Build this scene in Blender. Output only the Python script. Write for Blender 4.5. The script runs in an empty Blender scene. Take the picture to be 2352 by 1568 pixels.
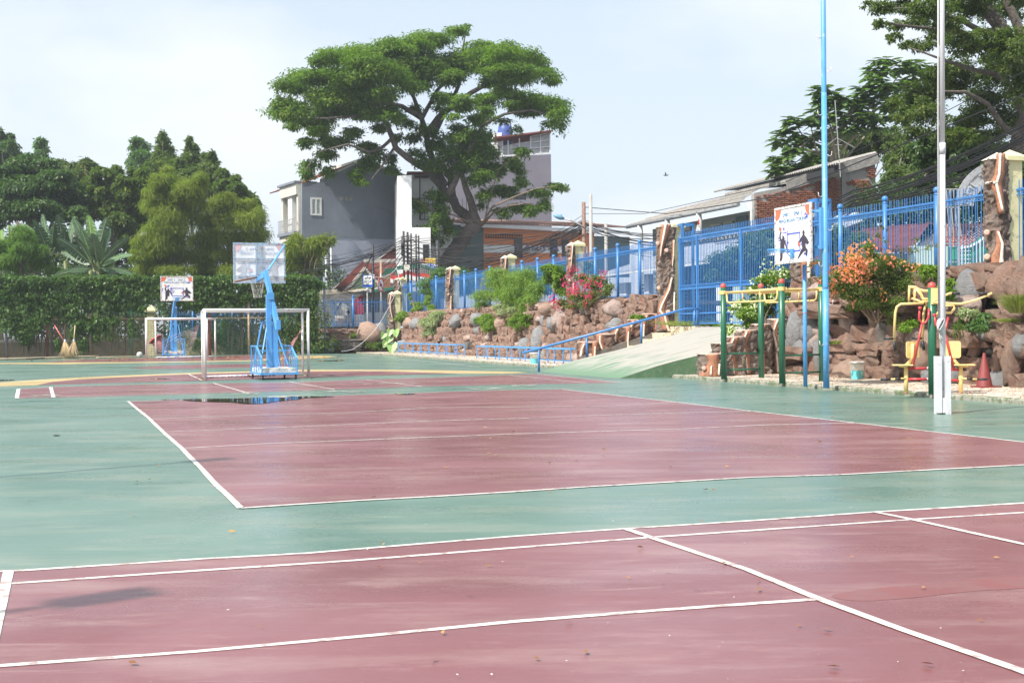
import bpy, math, random
import numpy as np
from mathutils import Vector, Matrix, noise as mnoise

# ------------------------------------------------------------------ camera, world, sun, exposure
sc = bpy.context.scene
CF, CPIT, CROL, CH = 2997.6, -0.0088, 0.0102, 1.344      # focal in 2352-px units, pitch, roll, height
cam = bpy.data.cameras.new('camera')
cam.sensor_width = 36.0
cam.lens = CF / 2352 * 36
cam.clip_start = 0.1
cam.clip_end = 3000
camo = bpy.data.objects.new('camera', cam)
sc.collection.objects.link(camo)
_c, _s = math.cos(CPIT), math.sin(CPIT)
_F = Vector((0, _c, _s)); _U0 = Vector((0, -_s, _c)); _X = Vector((1, 0, 0))
_cr, _sr = math.cos(CROL), math.sin(CROL)
_R = _X * _cr - _U0 * _sr
_U = _X * _sr + _U0 * _cr
m = Matrix((( _R.x, _U.x, -_F.x, 0), (_R.y, _U.y, -_F.y, 0), (_R.z, _U.z, -_F.z, CH), (0, 0, 0, 1)))
camo.matrix_world = m
sc.camera = camo

SUN_DIR = Vector((-0.76, -0.65, 0)).normalized()          # towards the sun, horizontally
SUN_EL = math.radians(52)
world = bpy.data.worlds.new('World'); sc.world = world
world.use_nodes = True
nt = world.node_tree
nt.nodes.clear()
wo = nt.nodes.new('ShaderNodeOutputWorld')
bg = nt.nodes.new('ShaderNodeBackground')
sky = nt.nodes.new('ShaderNodeTexSky')
sky.sky_type = 'NISHITA'; sky.sun_disc = False
sky.sun_elevation = SUN_EL
sky.sun_rotation = math.atan2(SUN_DIR.x, SUN_DIR.y)
sky.air_density = 1.2; sky.dust_density = 3.0; sky.ozone_density = 1.2
bg.inputs['Strength'].default_value = 0.11
# thin tropical haze and soft cloud over the Nishita sky
tc = nt.nodes.new('ShaderNodeTexCoord')
sep = nt.nodes.new('ShaderNodeSeparateXYZ'); nt.links.new(tc.outputs['Generated'], sep.inputs[0])
mp = nt.nodes.new('ShaderNodeMapping'); mp.inputs['Scale'].default_value = (1.3, 1.3, 2.6); mp.inputs['Location'].default_value = (0.35, 0.1, 0.2)
nt.links.new(tc.outputs['Generated'], mp.inputs[0])
nz = nt.nodes.new('ShaderNodeTexNoise'); nz.inputs['Scale'].default_value = 2.2; nz.inputs['Detail'].default_value = 6; nz.inputs['Roughness'].default_value = .5
nt.links.new(mp.outputs[0], nz.inputs['Vector'])
rmp = nt.nodes.new('ShaderNodeMapRange'); rmp.inputs[1].default_value = .46; rmp.inputs[2].default_value = .64; rmp.inputs[3].default_value = 0; rmp.inputs[4].default_value = .6
nt.links.new(nz.outputs['Fac'], rmp.inputs[0])
elv = nt.nodes.new('ShaderNodeMapRange'); elv.inputs[1].default_value = -.02; elv.inputs[2].default_value = .42; elv.inputs[3].default_value = .85; elv.inputs[4].default_value = .5
nt.links.new(sep.outputs['Z'], elv.inputs[0])
mx1 = nt.nodes.new('ShaderNodeMixRGB'); mx1.inputs[2].default_value = (4.95, 5.55, 6.3, 1)
nt.links.new(elv.outputs[0], mx1.inputs[0]); nt.links.new(sky.outputs[0], mx1.inputs[1])
mx2 = nt.nodes.new('ShaderNodeMixRGB'); mx2.inputs[2].default_value = (6.2, 6.3, 6.55, 1)
nt.links.new(rmp.outputs[0], mx2.inputs[0]); nt.links.new(mx1.outputs[0], mx2.inputs[1])
nt.links.new(mx2.outputs[0], bg.inputs[0]); nt.links.new(bg.outputs[0], wo.inputs[0])

sl = bpy.data.lights.new('sun', 'SUN'); sl.energy = 4.2; sl.angle = math.radians(.7); sl.color = (1, .955, .88)
slo = bpy.data.objects.new('sun', sl); sc.collection.objects.link(slo)
sd = (SUN_DIR * math.cos(SUN_EL) + Vector((0, 0, math.sin(SUN_EL))))
slo.rotation_euler = sd.to_track_quat('Z', 'Y').to_euler(); slo.location = sd * 60
sc.view_settings.view_transform = 'Standard'; sc.view_settings.look = 'None'
sc.view_settings.exposure = 0.74; sc.view_settings.gamma = 1; sc.view_settings.use_curve_mapping = False
sc.cycles.max_bounces = 6; sc.cycles.diffuse_bounces = 3; sc.cycles.glossy_bounces = 3
sc.cycles.transmission_bounces = 4; sc.cycles.transparent_max_bounces = 6
sc.cycles.use_denoising = True

# ------------------------------------------------------------------ measuring the photograph (2352-px units)
CAM = Vector((0, 0, CH))
def ray(x, y):
    return (_F * CF + _R * (x - 1176) + _U * (784 - y)).normalized()
def G(x, y, z=0.0):
    d = ray(x, y); k = (z - CH) / d.z
    return CAM + d * k
def D(x, y, Y):
    d = ray(x, y); return CAM + d * (Y / d.y)
P0 = Vector((8.6, 21.9, 0)); ES = Vector((-.298, .9546, 0)).normalized(); ET = Vector((ES.y, -ES.x, 0))
UP = Vector((0, 0, 1))
def W(s, t, z=0.0): return P0 + ES * s + ET * t + UP * z
def on_t(x, y, t):
    """ray meets the plane t=const: gives (s, z)"""
    d = ray(x, y); k = (t - (CAM - P0).dot(ET)) / d.dot(ET); p = CAM + d * k
    return (p - P0).dot(ES), p.z
def on_s(x, y, s):
    d = ray(x, y); k = (s - (CAM - P0).dot(ES)) / d.dot(ES); p = CAM + d * k
    return (p - P0).dot(ET), p.z
YAW = math.atan2(ET.y, ET.x)            # court-frame rotation: local x = ET, local y = ES
PZ = 0.08                               # platform height
rnd = random.Random(7)

# ------------------------------------------------------------------ materials
MATS = {}
def _mat(name):
    m = bpy.data.materials.new(name); m.use_nodes = True
    nt = m.node_tree; b = nt.nodes['Principled BSDF']
    return m, nt, b
def N(nt, t, **kw):
    n = nt.nodes.new(t)
    for k, v in kw.items(): setattr(n, k, v)
    return n
def noise_fac(nt, scale, detail=4, lo=.4, hi=.6, coord='Object', rough=.55, vec=None, sx=None, dist=0.0):
    if vec is None:
        vec = N(nt, 'ShaderNodeTexCoord').outputs[coord]
    if sx:
        mpn = N(nt, 'ShaderNodeMapping'); mpn.inputs['Scale'].default_value = sx
        nt.links.new(vec, mpn.inputs[0]); vec = mpn.outputs[0]
    n = N(nt, 'ShaderNodeTexNoise'); n.inputs['Scale'].default_value = scale; n.inputs['Detail'].default_value = detail
    n.inputs['Roughness'].default_value = rough; n.inputs['Distortion'].default_value = dist
    nt.links.new(vec, n.inputs['Vector'])
    r = N(nt, 'ShaderNodeMapRange'); r.inputs[1].default_value = lo; r.inputs[2].default_value = hi
    nt.links.new(n.outputs['Fac'], r.inputs[0])
    return r.outputs[0]
def mixc(nt, fac, a, b, blend='MIX'):
    m = N(nt, 'ShaderNodeMixRGB', blend_type=blend)
    for i, v in ((0, fac), (1, a), (2, b)):
        if isinstance(v, (int, float)): m.inputs[i].default_value = v
        elif isinstance(v, tuple): m.inputs[i].default_value = (*v[:3], 1)
        else: nt.links.new(v, m.inputs[i])
    return m.outputs[0]
def bump(nt, b, h, strength=.4, dist=.02):
    n = N(nt, 'ShaderNodeBump'); n.inputs['Strength'].default_value = strength; n.inputs['Distance'].default_value = dist
    nt.links.new(h, n.inputs['Height']); nt.links.new(n.outputs[0], b.inputs['Normal'])
def world_vec(nt):
    g = N(nt, 'ShaderNodeNewGeometry'); return g.outputs['Position']
def paint(name, col, rough=.45, wear=None, wear_amt=.35, scale=3.0, bmp=.1, spec=.5, metal=0.0, var=.12, coat=0.0):
    if name in MATS: return MATS[name]
    m, nt, b = _mat(name)
    v = world_vec(nt)
    f1 = noise_fac(nt, scale, 5, .3, .7, vec=v)
    c = mixc(nt, f1, tuple(x * (1 - var) for x in col), tuple(min(1, x * (1 + var)) for x in col))
    if wear:
        f2 = noise_fac(nt, scale * 3.3, 6, .62 - wear_amt * .2, .70 - wear_amt * .16, vec=v, rough=.65)
        c = mixc(nt, f2, c, wear)
    nt.links.new(c, b.inputs['Base Color'])
    b.inputs['Roughness'].default_value = rough; b.inputs['Metallic'].default_value = metal
    b.inputs['Specular IOR Level'].default_value = spec
    if coat: b.inputs['Coat Weight'].default_value = coat
    if bmp: bump(nt, b, noise_fac(nt, scale * 6, 4, .2, .8, vec=v), bmp, .01)
    MATS[name] = m
    return m
def leafmat(name, c1, c2, c3=None, trans=.35, rough=.5, spec=.35):
    """leaves: colour differs from leaf to leaf (face attribute v), some light passes through"""
    if name in MATS: return MATS[name]
    m, nt, b = _mat(name)
    a = N(nt, 'ShaderNodeAttribute', attribute_name='v')
    cr = N(nt, 'ShaderNodeValToRGB')
    cr.color_ramp.elements[0].color = (*c1, 1); cr.color_ramp.elements[1].color = (*c2, 1)
    cr.color_ramp.elements[1].position = .8
    if c3:
        e = cr.color_ramp.elements.new(1.0); e.color = (*c3, 1)
        cr.color_ramp.elements[1].position = .82
    nt.links.new(a.outputs['Fac'], cr.inputs[0])
    c = mixc(nt, .35, cr.outputs[0], mixc(nt, noise_fac(nt, .9, 3, .3, .7, vec=world_vec(nt)), cr.outputs[0], c2))
    nt.links.new(c, b.inputs['Base Color'])
    b.inputs['Roughness'].default_value = rough; b.inputs['Specular IOR Level'].default_value = spec * .45
    t = N(nt, 'ShaderNodeBsdfTranslucent'); nt.links.new(mixc(nt, 1.0, c, (1.2, 1.5, .55), 'MULTIPLY'), t.inputs[0])
    mx = N(nt, 'ShaderNodeMixShader'); mx.inputs[0].default_value = trans
    nt.links.new(b.outputs[0], mx.inputs[1]); nt.links.new(t.outputs[0], mx.inputs[2])
    nt.links.new(mx.outputs[0], nt.nodes['Material Output'].inputs[0])
    MATS[name] = m
    return m

# ------------------------------------------------------------------ mesh builder and object helpers
class MB:
    def __init__(s): s.v = []; s.f = []; s.mi = []; s.sm = []
    def add(s, vs, fs, mi=0, smooth=False):
        o = len(s.v); s.v += [tuple(p) for p in vs]
        for f in fs: s.f.append(tuple(i + o for i in f)); s.mi.append(mi); s.sm.append(smooth)
        return s
    def box(s, lo, hi, M=None, mi=0, cut=0.0):
        x0, y0, z0 = lo; x1, y1, z1 = hi
        vs = [Vector(p) for p in ((x0,y0,z0),(x1,y0,z0),(x1,y1,z0),(x0,y1,z0),(x0,y0,z1),(x1,y0,z1),(x1,y1,z1),(x0,y1,z1))]
        if M: vs = [M @ p for p in vs]
        return s.add(vs, [(0,3,2,1),(4,5,6,7),(0,1,5,4),(1,2,6,5),(2,3,7,6),(3,0,4,7)], mi)
    def bar(s, a, b, w, h=None, up=UP, mi=0):
        a = Vector(a); b = Vector(b); h = h or w; d = b - a
        if d.length < 1e-6: return s
        d.normalize()
        x = d.cross(Vector(up))
        if x.length < 1e-4: x = d.cross(Vector((1, 0, 0)))
        x.normalize(); y = x.cross(d)
        vs = []
        for p in (a, b):
            for sx, sy in ((-1,-1),(1,-1),(1,1),(-1,1)): vs.append(p + x * sx * w / 2 + y * sy * h / 2)
        return s.add(vs, [(0,1,2,3),(7,6,5,4),(0,4,5,1),(1,5,6,2),(2,6,7,3),(3,7,4,0)], mi)
    def tube(s, pts, r, n=10, mi=0, smooth=True, caps=True):
        pts = [Vector(p) for p in pts]; k = len(pts)
        rs = r if isinstance(r, (list, tuple)) else [r] * k
        vs = []; x = None
        for i, p in enumerate(pts):
            d = (pts[min(i + 1, k - 1)] - pts[max(i - 1, 0)])
            d = d.normalized() if d.length > 1e-9 else UP.copy()
            if x is None:
                x = d.cross(UP)
                if x.length < .05: x = d.cross(Vector((0, 1, 0)))
            x = (x - d * x.dot(d)); x.normalize(); y = d.cross(x)
            for j in range(n):
                an = 2 * math.pi * j / n
                vs.append(p + x * math.cos(an) * rs[i] + y * math.sin(an) * rs[i])
        fs = []
        for i in range(k - 1):
            for j in range(n):
                a, b = i * n + j, i * n + (j + 1) % n
                fs.append((a, b, b + n, a + n))
        s.add(vs, fs, mi, smooth)
        if caps:
            o = len(s.v) - n * k
            s.f.append(tuple(o + j for j in reversed(range(n)))); s.mi.append(mi); s.sm.append(False)
            s.f.append(tuple(o + (k - 1) * n + j for j in range(n))); s.mi.append(mi); s.sm.append(False)
        return s
    def lathe(s, prof, c=(0, 0, 0), n=16, mi=0, smooth=True, M=None):
        vs = []; c = Vector(c)
        for r, z in prof:
            for j in range(n):
                an = 2 * math.pi * j / n; p = Vector((r * math.cos(an), r * math.sin(an), z))
                vs.append((M @ p if M else p) + c)
        fs = [(i * n + j, i * n + (j + 1) % n, (i + 1) * n + (j + 1) % n, (i + 1) * n + j) for i in range(len(prof) - 1) for j in range(n)]
        return s.add(vs, fs, mi, smooth)
    def prism(s, poly, vec, mi=0):
        """closed flat polygon (list of points) pushed along vec"""
        poly = [Vector(p) for p in poly]; vec = Vector(vec); n = len(poly)
        vs = poly + [p + vec for p in poly]
        fs = [tuple(range(n)), tuple(reversed(range(n, 2 * n)))]
        fs += [(i, i + n, (i + 1) % n + n, (i + 1) % n) for i in range(n)]
        return s.add(vs, fs, mi)
    def quad(s, a, b, c, d, mi=0): return s.add([a, b, c, d], [(0, 1, 2, 3)], mi)
    def build(s, name, mats, parent=None, kind=None, label=None, loc=None, cat=None, group=None, fix=True):
        me = bpy.data.meshes.new(name); me.from_pydata(s.v, [], s.f)
        if not isinstance(mats, (list, tuple)): mats = [mats]
        for m in mats: me.materials.append(m)
        me.polygons.foreach_set('material_index', s.mi); me.polygons.foreach_set('use_smooth', s.sm)
        me.update()
        return link(name, me, parent, kind, label, cat, group, loc)
def link(name, me=None, parent=None, kind=None, label=None, cat=None, group=None, loc=None):
    o = bpy.data.objects.new(name, me); sc.collection.objects.link(o)
    if parent is not None:
        o.parent = parent
    if loc is not None: o.location = loc
    tag(o, label, cat, group, kind)
    return o
def tag(o, label=None, cat=None, group=None, kind=None):
    if label: o['label'] = label
    if cat: o['category'] = cat
    if group: o['group'] = group
    if kind: o['kind'] = kind
    return o
def thing(name, label, cat, loc=(0, 0, 0), rz=0.0, group=None, scale=None):
    o = bpy.data.objects.new(name, None); sc.collection.objects.link(o)
    o.location = loc; o.rotation_euler = (0, 0, rz); o.empty_display_size = .2
    if scale: o.scale = (scale,) * 3
    return tag(o, label, cat, group)
def wparent(o, par):
    """parts modelled in world coordinates under a thing with a location"""
    o.parent = par
    o.matrix_parent_inverse = (Matrix.LocRotScale(par.location, par.rotation_euler, par.scale)).inverted()
    return o
def instance(name, me, M, parent=None, inv=None):
    o = bpy.data.objects.new(name, me); sc.collection.objects.link(o)
    if parent is not None: o.parent = parent
    o.matrix_basis = M
    return o
def copy_tree(o, parent=None):
    c = o.copy(); sc.collection.objects.link(c)
    if parent is not None: c.parent = parent
    for ch in list(o.children): copy_tree(ch, c)
    return c
def text_obj(name, body, size, mat, M, parent=None, depth=.002, align='CENTER', xs=1.0):
    cu = bpy.data.curves.new(name, 'FONT'); cu.body = body; cu.size = size; cu.extrude = depth
    cu.align_x = align; cu.align_y = 'CENTER'; cu.resolution_u = 2
    t = bpy.data.objects.new(name, cu); sc.collection.objects.link(t)
    dg = bpy.context.evaluated_depsgraph_get()
    me = bpy.data.meshes.new_from_object(t.evaluated_get(dg))
    bpy.data.objects.remove(t); bpy.data.curves.remove(cu)
    me.materials.clear(); me.materials.append(mat)
    me.transform(M @ Matrix.Diagonal((xs, 1, 1, 1)))
    return link(name, me, parent)
def np_mesh(name, V, F, mats, attr=None, smooth=False, midx=None):
    """V (n,3) array, F (m,k) int array of equal-size faces"""
    me = bpy.data.meshes.new(name); V = np.asarray(V, np.float32); F = np.asarray(F, np.int32)
    me.vertices.add(len(V)); me.vertices.foreach_set('co', V.ravel())
    k = F.shape[1]; me.loops.add(F.size); me.loops.foreach_set('vertex_index', F.ravel())
    me.polygons.add(len(F)); me.polygons.foreach_set('loop_start', np.arange(0, F.size, k, dtype=np.int32))
    me.polygons.foreach_set('loop_total', np.full(len(F), k, np.int32))
    if smooth: me.polygons.foreach_set('use_smooth', np.ones(len(F), bool))
    for m in (mats if isinstance(mats, (list, tuple)) else [mats]): me.materials.append(m)
    if midx is not None: me.polygons.foreach_set('material_index', np.asarray(midx, np.int32))
    me.update(calc_edges=True)
    if attr is not None:
        at = me.attributes.new('v', 'FLOAT', 'FACE'); at.data.foreach_set('value', np.asarray(attr, np.float32))
    return me
def leaves_mesh(name, blobs, n, ll, lw, mat, seed=1, clumps=14, spread=.30, shell=.55, droop=.25, flat=.5, mats=None, top=.15, fold=.18, star=0):
    """leaf-sized faces in clumps spread through ellipsoids: blobs = [(centre, (rx,ry,rz)), ...]"""
    rg = np.random.default_rng(seed)
    C = np.array([list(b[0]) for b in blobs]); R = np.array([b[1] for b in blobs], float)
    wt = (R[:, 0] * R[:, 2] + R[:, 0] * R[:, 1]); wt = wt / wt.sum()
    nb = len(blobs); K = clumps
    dirs = rg.normal(size=(nb, K, 3)); dirs[:, :, 2] += top; dirs /= np.linalg.norm(dirs, axis=2, keepdims=True)
    rad = shell + (1 - shell) * rg.random((nb, K, 1))
    cl = C[:, None, :] + dirs * rad * R[:, None, :]
    clv = rg.random((nb, K))
    bi = rg.choice(nb, n, p=wt); ki = rg.integers(0, K, n)
    sp = (R[bi] * spread)
    off = rg.normal(size=(n, 3)); off /= np.maximum(1, np.linalg.norm(off, axis=1, keepdims=True) / 1.6)
    pos = cl[bi, ki] + off * sp
    nrm = dirs[bi, ki] * .6 + rg.normal(size=(n, 3)) * .55 + np.array([0, 0, flat]); nrm /= np.linalg.norm(nrm, axis=1, keepdims=True)
    ax = rg.normal(size=(n, 3)); ax[:, 2] -= droop * 2
    ax -= nrm * (ax * nrm).sum(1, keepdims=True); ax /= np.linalg.norm(ax, axis=1, keepdims=True)
    sd_ = np.cross(nrm, ax)
    L = (ll * (.65 + .7 * rg.random((n, 1)))); Wd = L * (lw / ll)
    mid = pos + ax * L * .45
    v0 = pos; v2 = pos + ax * L - np.array([0, 0, 1.0]) * L * droop * .6
    v1 = mid + sd_ * Wd * .5 + nrm * Wd * fold; v3 = mid - sd_ * Wd * .5 + nrm * Wd * fold
    V = np.stack([v0, v1, v2, v3], 1).reshape(-1, 3)
    F = np.arange(4 * n).reshape(-1, 4)
    att = np.clip(clv[bi, ki] * .5 + rg.random(n) * .5, 0, 1)
    return np_mesh(name, V, F, mat, attr=att)
def displace(me, amt, scale, seed=0.0, axis=None):
    for v in me.vertices:
        p = v.co
        q = Vector((p.x * scale + seed, p.y * scale, p.z * scale))
        d = mnoise.noise_vector(q) * amt + mnoise.noise_vector(q * 2.7) * amt * .4
        v.co = p + (d if axis is None else Vector(axis) * d.x)
# ------------------------------------------------------------------ court paint
def court_mat(name, col, col2, wash, rlo=.20, rhi=.42):
    m, nt, b = _mat(name); v = world_vec(nt)
    f1 = noise_fac(nt, .35, 6, .38, .66, vec=v, rough=.6, dist=.6)
    c = mixc(nt, f1, col, col2)
    f2 = noise_fac(nt, 1.1, 8, .50, .74, vec=v, rough=.68, sx=(.45, 1.6, 1))
    c = mixc(nt, mixc(nt, 1.0, f2, (.7, .7, .7), 'MULTIPLY'), c, wash)
    f3 = noise_fac(nt, 9, 6, .60, .78, vec=v, rough=.7)
    c = mixc(nt, mixc(nt, 1.0, f3, (.5, .5, .5), 'MULTIPLY'), c, tuple(x * .62 for x in col))
    f5 = noise_fac(nt, 2.2, 9, .56, .66, vec=v, rough=.78, sx=(.28, 1.5, 1), dist=1.0)
    c = mixc(nt, mixc(nt, 1.0, f5, (.45, .45, .45), 'MULTIPLY'), c, wash)
    vc = N(nt, 'ShaderNodeTexVoronoi', feature='DISTANCE_TO_EDGE'); vc.inputs['Scale'].default_value = .22
    nd = N(nt, 'ShaderNodeTexNoise'); nd.inputs['Scale'].default_value = 1.4; nd.inputs['Detail'].default_value = 7; nt.links.new(v, nd.inputs['Vector'])
    av = N(nt, 'ShaderNodeVectorMath', operation='MULTIPLY_ADD'); nt.links.new(nd.outputs['Color'], av.inputs[0]); av.inputs[1].default_value = (2.2, 2.2, 0); nt.links.new(v, av.inputs[2]); nt.links.new(av.outputs[0], vc.inputs['Vector'])
    ck = N(nt, 'ShaderNodeMapRange'); ck.inputs[1].default_value = .0; ck.inputs[2].default_value = .0016; ck.inputs[3].default_value = .55; ck.inputs[4].default_value = 0; nt.links.new(vc.outputs['Distance'], ck.inputs[0])
    c = mixc(nt, ck.outputs[0], c, tuple(x * .35 for x in col))
    f4 = noise_fac(nt, 60, 3, .70, .76, vec=v)
    c = mixc(nt, mixc(nt, 1.0, f4, (.55, .55, .55), 'MULTIPLY'), c, (.5, .47, .42))
    nt.links.new(c, b.inputs['Base Color'])
    rr = N(nt, 'ShaderNodeMapRange'); rr.inputs[3].default_value = rlo; rr.inputs[4].default_value = rhi
    nt.links.new(noise_fac(nt, .8, 6, .3, .7, vec=v, rough=.65, sx=(.5, 1.5, 1)), rr.inputs[0]); nt.links.new(rr.outputs[0], b.inputs['Roughness'])
    b.inputs['Specular IOR Level'].default_value = .45
    bump(nt, b, noise_fac(nt, 26, 6, .2, .8, vec=v, rough=.7), .12, .004)
    MATS[name] = m
    return m
GREEN = court_mat('green_court_paint', (.088, .165, .128), (.145, .225, .182), (.26, .28, .22))
RED = court_mat('maroon_court_paint', (.178, .060, .062), (.235, .10, .106), (.35, .225, .205))
YEL = court_mat('yellow_court_paint', (.52, .38, .16), (.60, .47, .24), (.50, .43, .28))
LINE = paint('white_line_paint', (.60, .585, .54), .5, (.36, .27, .25), .5, 2.6, .05)
EARTH = paint('dusty_earth', (.16, .14, .11), .9, (.10, .11, .06), .7, .6, .4)
def sheet(name, pts, z, mat, parent=None, kind='structure'):
    """a painted area traced on the ground plane"""
    mb = MB(); P = [Vector((p.x, p.y, z)) for p in pts]
    mb.add(P, [tuple(range(len(P)))])
    me_o = mb.build(name, mat, parent, kind)
    me = me_o.data
    import bmesh
    bm = bmesh.new(); bm.from_mesh(me); bmesh.ops.triangulate(bm, faces=bm.faces[:])
    for f in bm.faces:
        if f.normal.z < 0: f.normal_flip()
    bm.to_mesh(me); bm.free()
    return me_o
def smooth_poly(P, k=2):
    for _ in range(k):
        Q = []
        for i, a in enumerate(P):
            b = P[(i + 1) % len(P)]; Q += [(a[0]*.75+b[0]*.25, a[1]*.75+b[1]*.25), (a[0]*.25+b[0]*.75, a[1]*.25+b[1]*.75)]
        P = Q
    return P
def img(pts): return [G(x, y) for x, y in pts]
def line(pts, w, z=.0055, name='painted_line', world_pts=False, parent=None):
    P = pts if world_pts else img(pts)
    # resample for hand-painted wobble
    Q = []
    for a, b in zip(P[:-1], P[1:]):
        n = max(1, int((b - a).length / .5))
        for i in range(n): Q.append(a.lerp(b, i / n))
    Q.append(P[-1]); mb = MB(); vs = []
    for i, p in enumerate(Q):
        d = (Q[min(i + 1, len(Q) - 1)] - Q[max(i - 1, 0)]); d.z = 0; d.normalize(); nn = Vector((-d.y, d.x, 0))
        wob = rnd.uniform(-.004, .004); ww = w * rnd.uniform(.9, 1.1)
        for sg in (1, -1): vs.append((p.x + nn.x * (sg * ww / 2 + wob), p.y + nn.y * (sg * ww / 2 + wob), z))
    mb.add(vs, [(2 * i, 2 * i + 1, 2 * i + 3, 2 * i + 2) for i in range(len(Q) - 1)])
    o = mb.build(name, LINE, parent, 'structure')
    return o

g = MB(); g.quad((-300, -40, -.02), (300, -40, -.02), (300, 480, -.02), (-300, 480, -.02)); g.build('ground', EARTH, kind='structure')
court = sheet('court_surface', [W(-30, 0), W(60.8, 0), G(735, 812), G(0, 823), G(-500, 829), Vector((-60, -12, 0)), Vector((12, -12, 0))], 0.0, GREEN)

VL = [(294,921.5),(344,962.5),(375,992.5),(417.5,1030),(452,1066),(500,1116.5),(552.5,1167.5)]
VN = [(552.5,1167.5),(655,1160.5),(820,1150),(1005,1140),(1176,1130),(1356,1118),(1726,1096.5),(1926,1090.5),(2352,1068),(2690,1052)]
VR = [(1290,894),(1556,924),(1728.5,944.5),(1966,971.5),(2352,1015.5),(2690,1053)]
VF = [(294,921.5),(500,917),(800,907.5),(1050,899),(1176,895.5),(1290,894)]
sheet('volleyball_area', img(VL + VN[1:] + VR[::-1][1:] + VF[::-1][1:-1]), .003, RED)
for L, w in ((VL, .055), (VN, .055), (VR, .05), (VF, .04),
             ([(344,962.5),(600,953),(800,947.5),(1000,936.5),(1176,935),(1400,932),(1556,924)], .045),
             ([(375,992.5),(650,981.5),(1000,966.5),(1176,961.5),(1476,950.5),(1728,944.5)], .045),
             ([(417,1030),(615,1019),(900,1008),(1176,997),(1576,985),(1760,976),(1966,971.5)], .045)):
    line(L, w)
BN1 = [(-500,1335),(0,1313),(32,1312),(450,1285.5),(700,1271.5),(1176,1232.5),(1436,1215),(1726,1196.5),(2008,1176.5),(2352,1156),(3000,1115)]
BN2 = [(-500,1368),(0,1343),(28,1341),(450,1311.5),(800,1289),(1176,1259),(1493,1235),(2091,1194),(2352,1177.5),(3000,1137)]
BN3 = [(-700,1576),(0,1530),(450,1498),(875,1459),(1176,1429),(1526,1401.5),(1881,1377)]
a_, b_ = G(-500, 1335), G(3000, 1115)
sheet('badminton_area', img(BN1[::-1]) + [Vector((-6.5, -3, 0)), Vector((12, -3, 0))], .003, RED)
line(BN1, .05); line(BN2, .05); line(BN3, .05)
line([(1436,1215),(1493,1235),(1716,1309),(1881,1376.5),(2076,1449),(2352,1544),(2900,1760)], .055, .0075)
line([(2008,1176.5),(2091,1193),(2352,1251.5),(3100,1420)], .05, .0075)
line([(21,1312),(6,1384),(-12,1456),(-60,1700)], .058, .0075)
sheet('repainted_patch', img(smooth_poly([(1890,1368),(2000,1352),(2100,1345),(2230,1331),(2360,1322),(2700,1290),(2700,1325),(2360,1352),(2230,1358),(2100,1374),(1960,1384)])), .0042, paint('fresher_red_paint', (.21, .066, .062), .4, (.20, .08, .075), .9, 1.5, .05))
# far badminton strip
FT = [(42,893),(135,887.8),(351.6,882.6),(556.7,879.4),(689,877.5),(847,871.5),(1042,865.2),(1233,859)]
FB = [(38.5,915),(205,911),(439.5,904.6),(562.5,901.4),(768,895),(970,888),(1144,884),(1335.7,880.6),(1424.6,878.5)]
sheet('far_badminton_area', img(FT + FB[::-1]), .003, RED)
line(FT, .045); line(FB, .045); line([FT[-1], FB[-1]], .045)
line([(x, y + 2.2) for x, y in FT[:-1]], .035, .0075); line([(x, y - 2.0) for x, y in FB[:-2]], .035, .0075)
line([(48,903),(293,897.3),(454,891.4),(560,889),(939,877.8),(1212,868)], .035, .0075)
line([(42.8,893),(38.8,915)], .085, .009); line([(116.5,889.5),(122.8,913)], .085, .009)
for L in ([(489.3,880),(562.5,901.4)], [(665.8,877.5),(768.3,894.8)], [(840,872),(970,888.4)], [(1171.6,862.5),(1346,880.2)]): line(L, .05, .009)
line([(833,814.6),(1000,832),(1100,843)], .06)
line([(430,858),(463,873)], .05, .0075)
# basketball key and arc
YB = [(-260,893),(-60,881.5),(0,878),(117,870),(264,862.7),(381,858.3),(463,855.4),(574,852.5),(680,848.8),(871,848.8),(1042,850.5),(1192,854),(1213,855.6),(1160,858),(1059,858.4),(980,855.6),(915,853.2),(823,852.2),(680,853.2),(574,855.5),(463,858.5),(381,861.5),(264,867),(176,871.5),(117,877.5),(85,884.7),(0,887.6),(-60,890.5),(-260,899)]
sheet('basketball_arc', img(YB), .003, YEL)
sheet('basketball_area', img([(85,884.7),(117,877.5),(176,871.5),(264,867),(381,861.5),(463,858.5),(574,855.5),(680,853.2),(823,852.2),(915,853.2),(980,855.6),(1050,858),(1007,858.6),(871,861.8),(679,868.3),(463,874.4),(234,880.3)]), .0042, RED)
sheet('far_key_area', img([(296,845.1),(350,841),(439,837.8),(574,835.8),(660,836),(700,838.5),(660,842),(557,844.5),(410,847.2),(330,847)]), .003, RED)
sheet('far_arc', img([(-200,836),(15,833.5),(117,832.5),(337,831),(470,829),(571,827.5),(679,817.5),(740,816.5),(775,818.5),(745,822),(679,825),(571,829.5),(381,832.5),(264,834.3),(147,836.4),(15,835.8),(-200,838)]), .003, YEL)
sheet('far_end_area', img([(100,831.8),(337,829.8),(470,828),(571,826.5),(672,817),(640,815),(571,815.5),(470,819),(337,822),(180,826)]), .003, RED)

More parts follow.
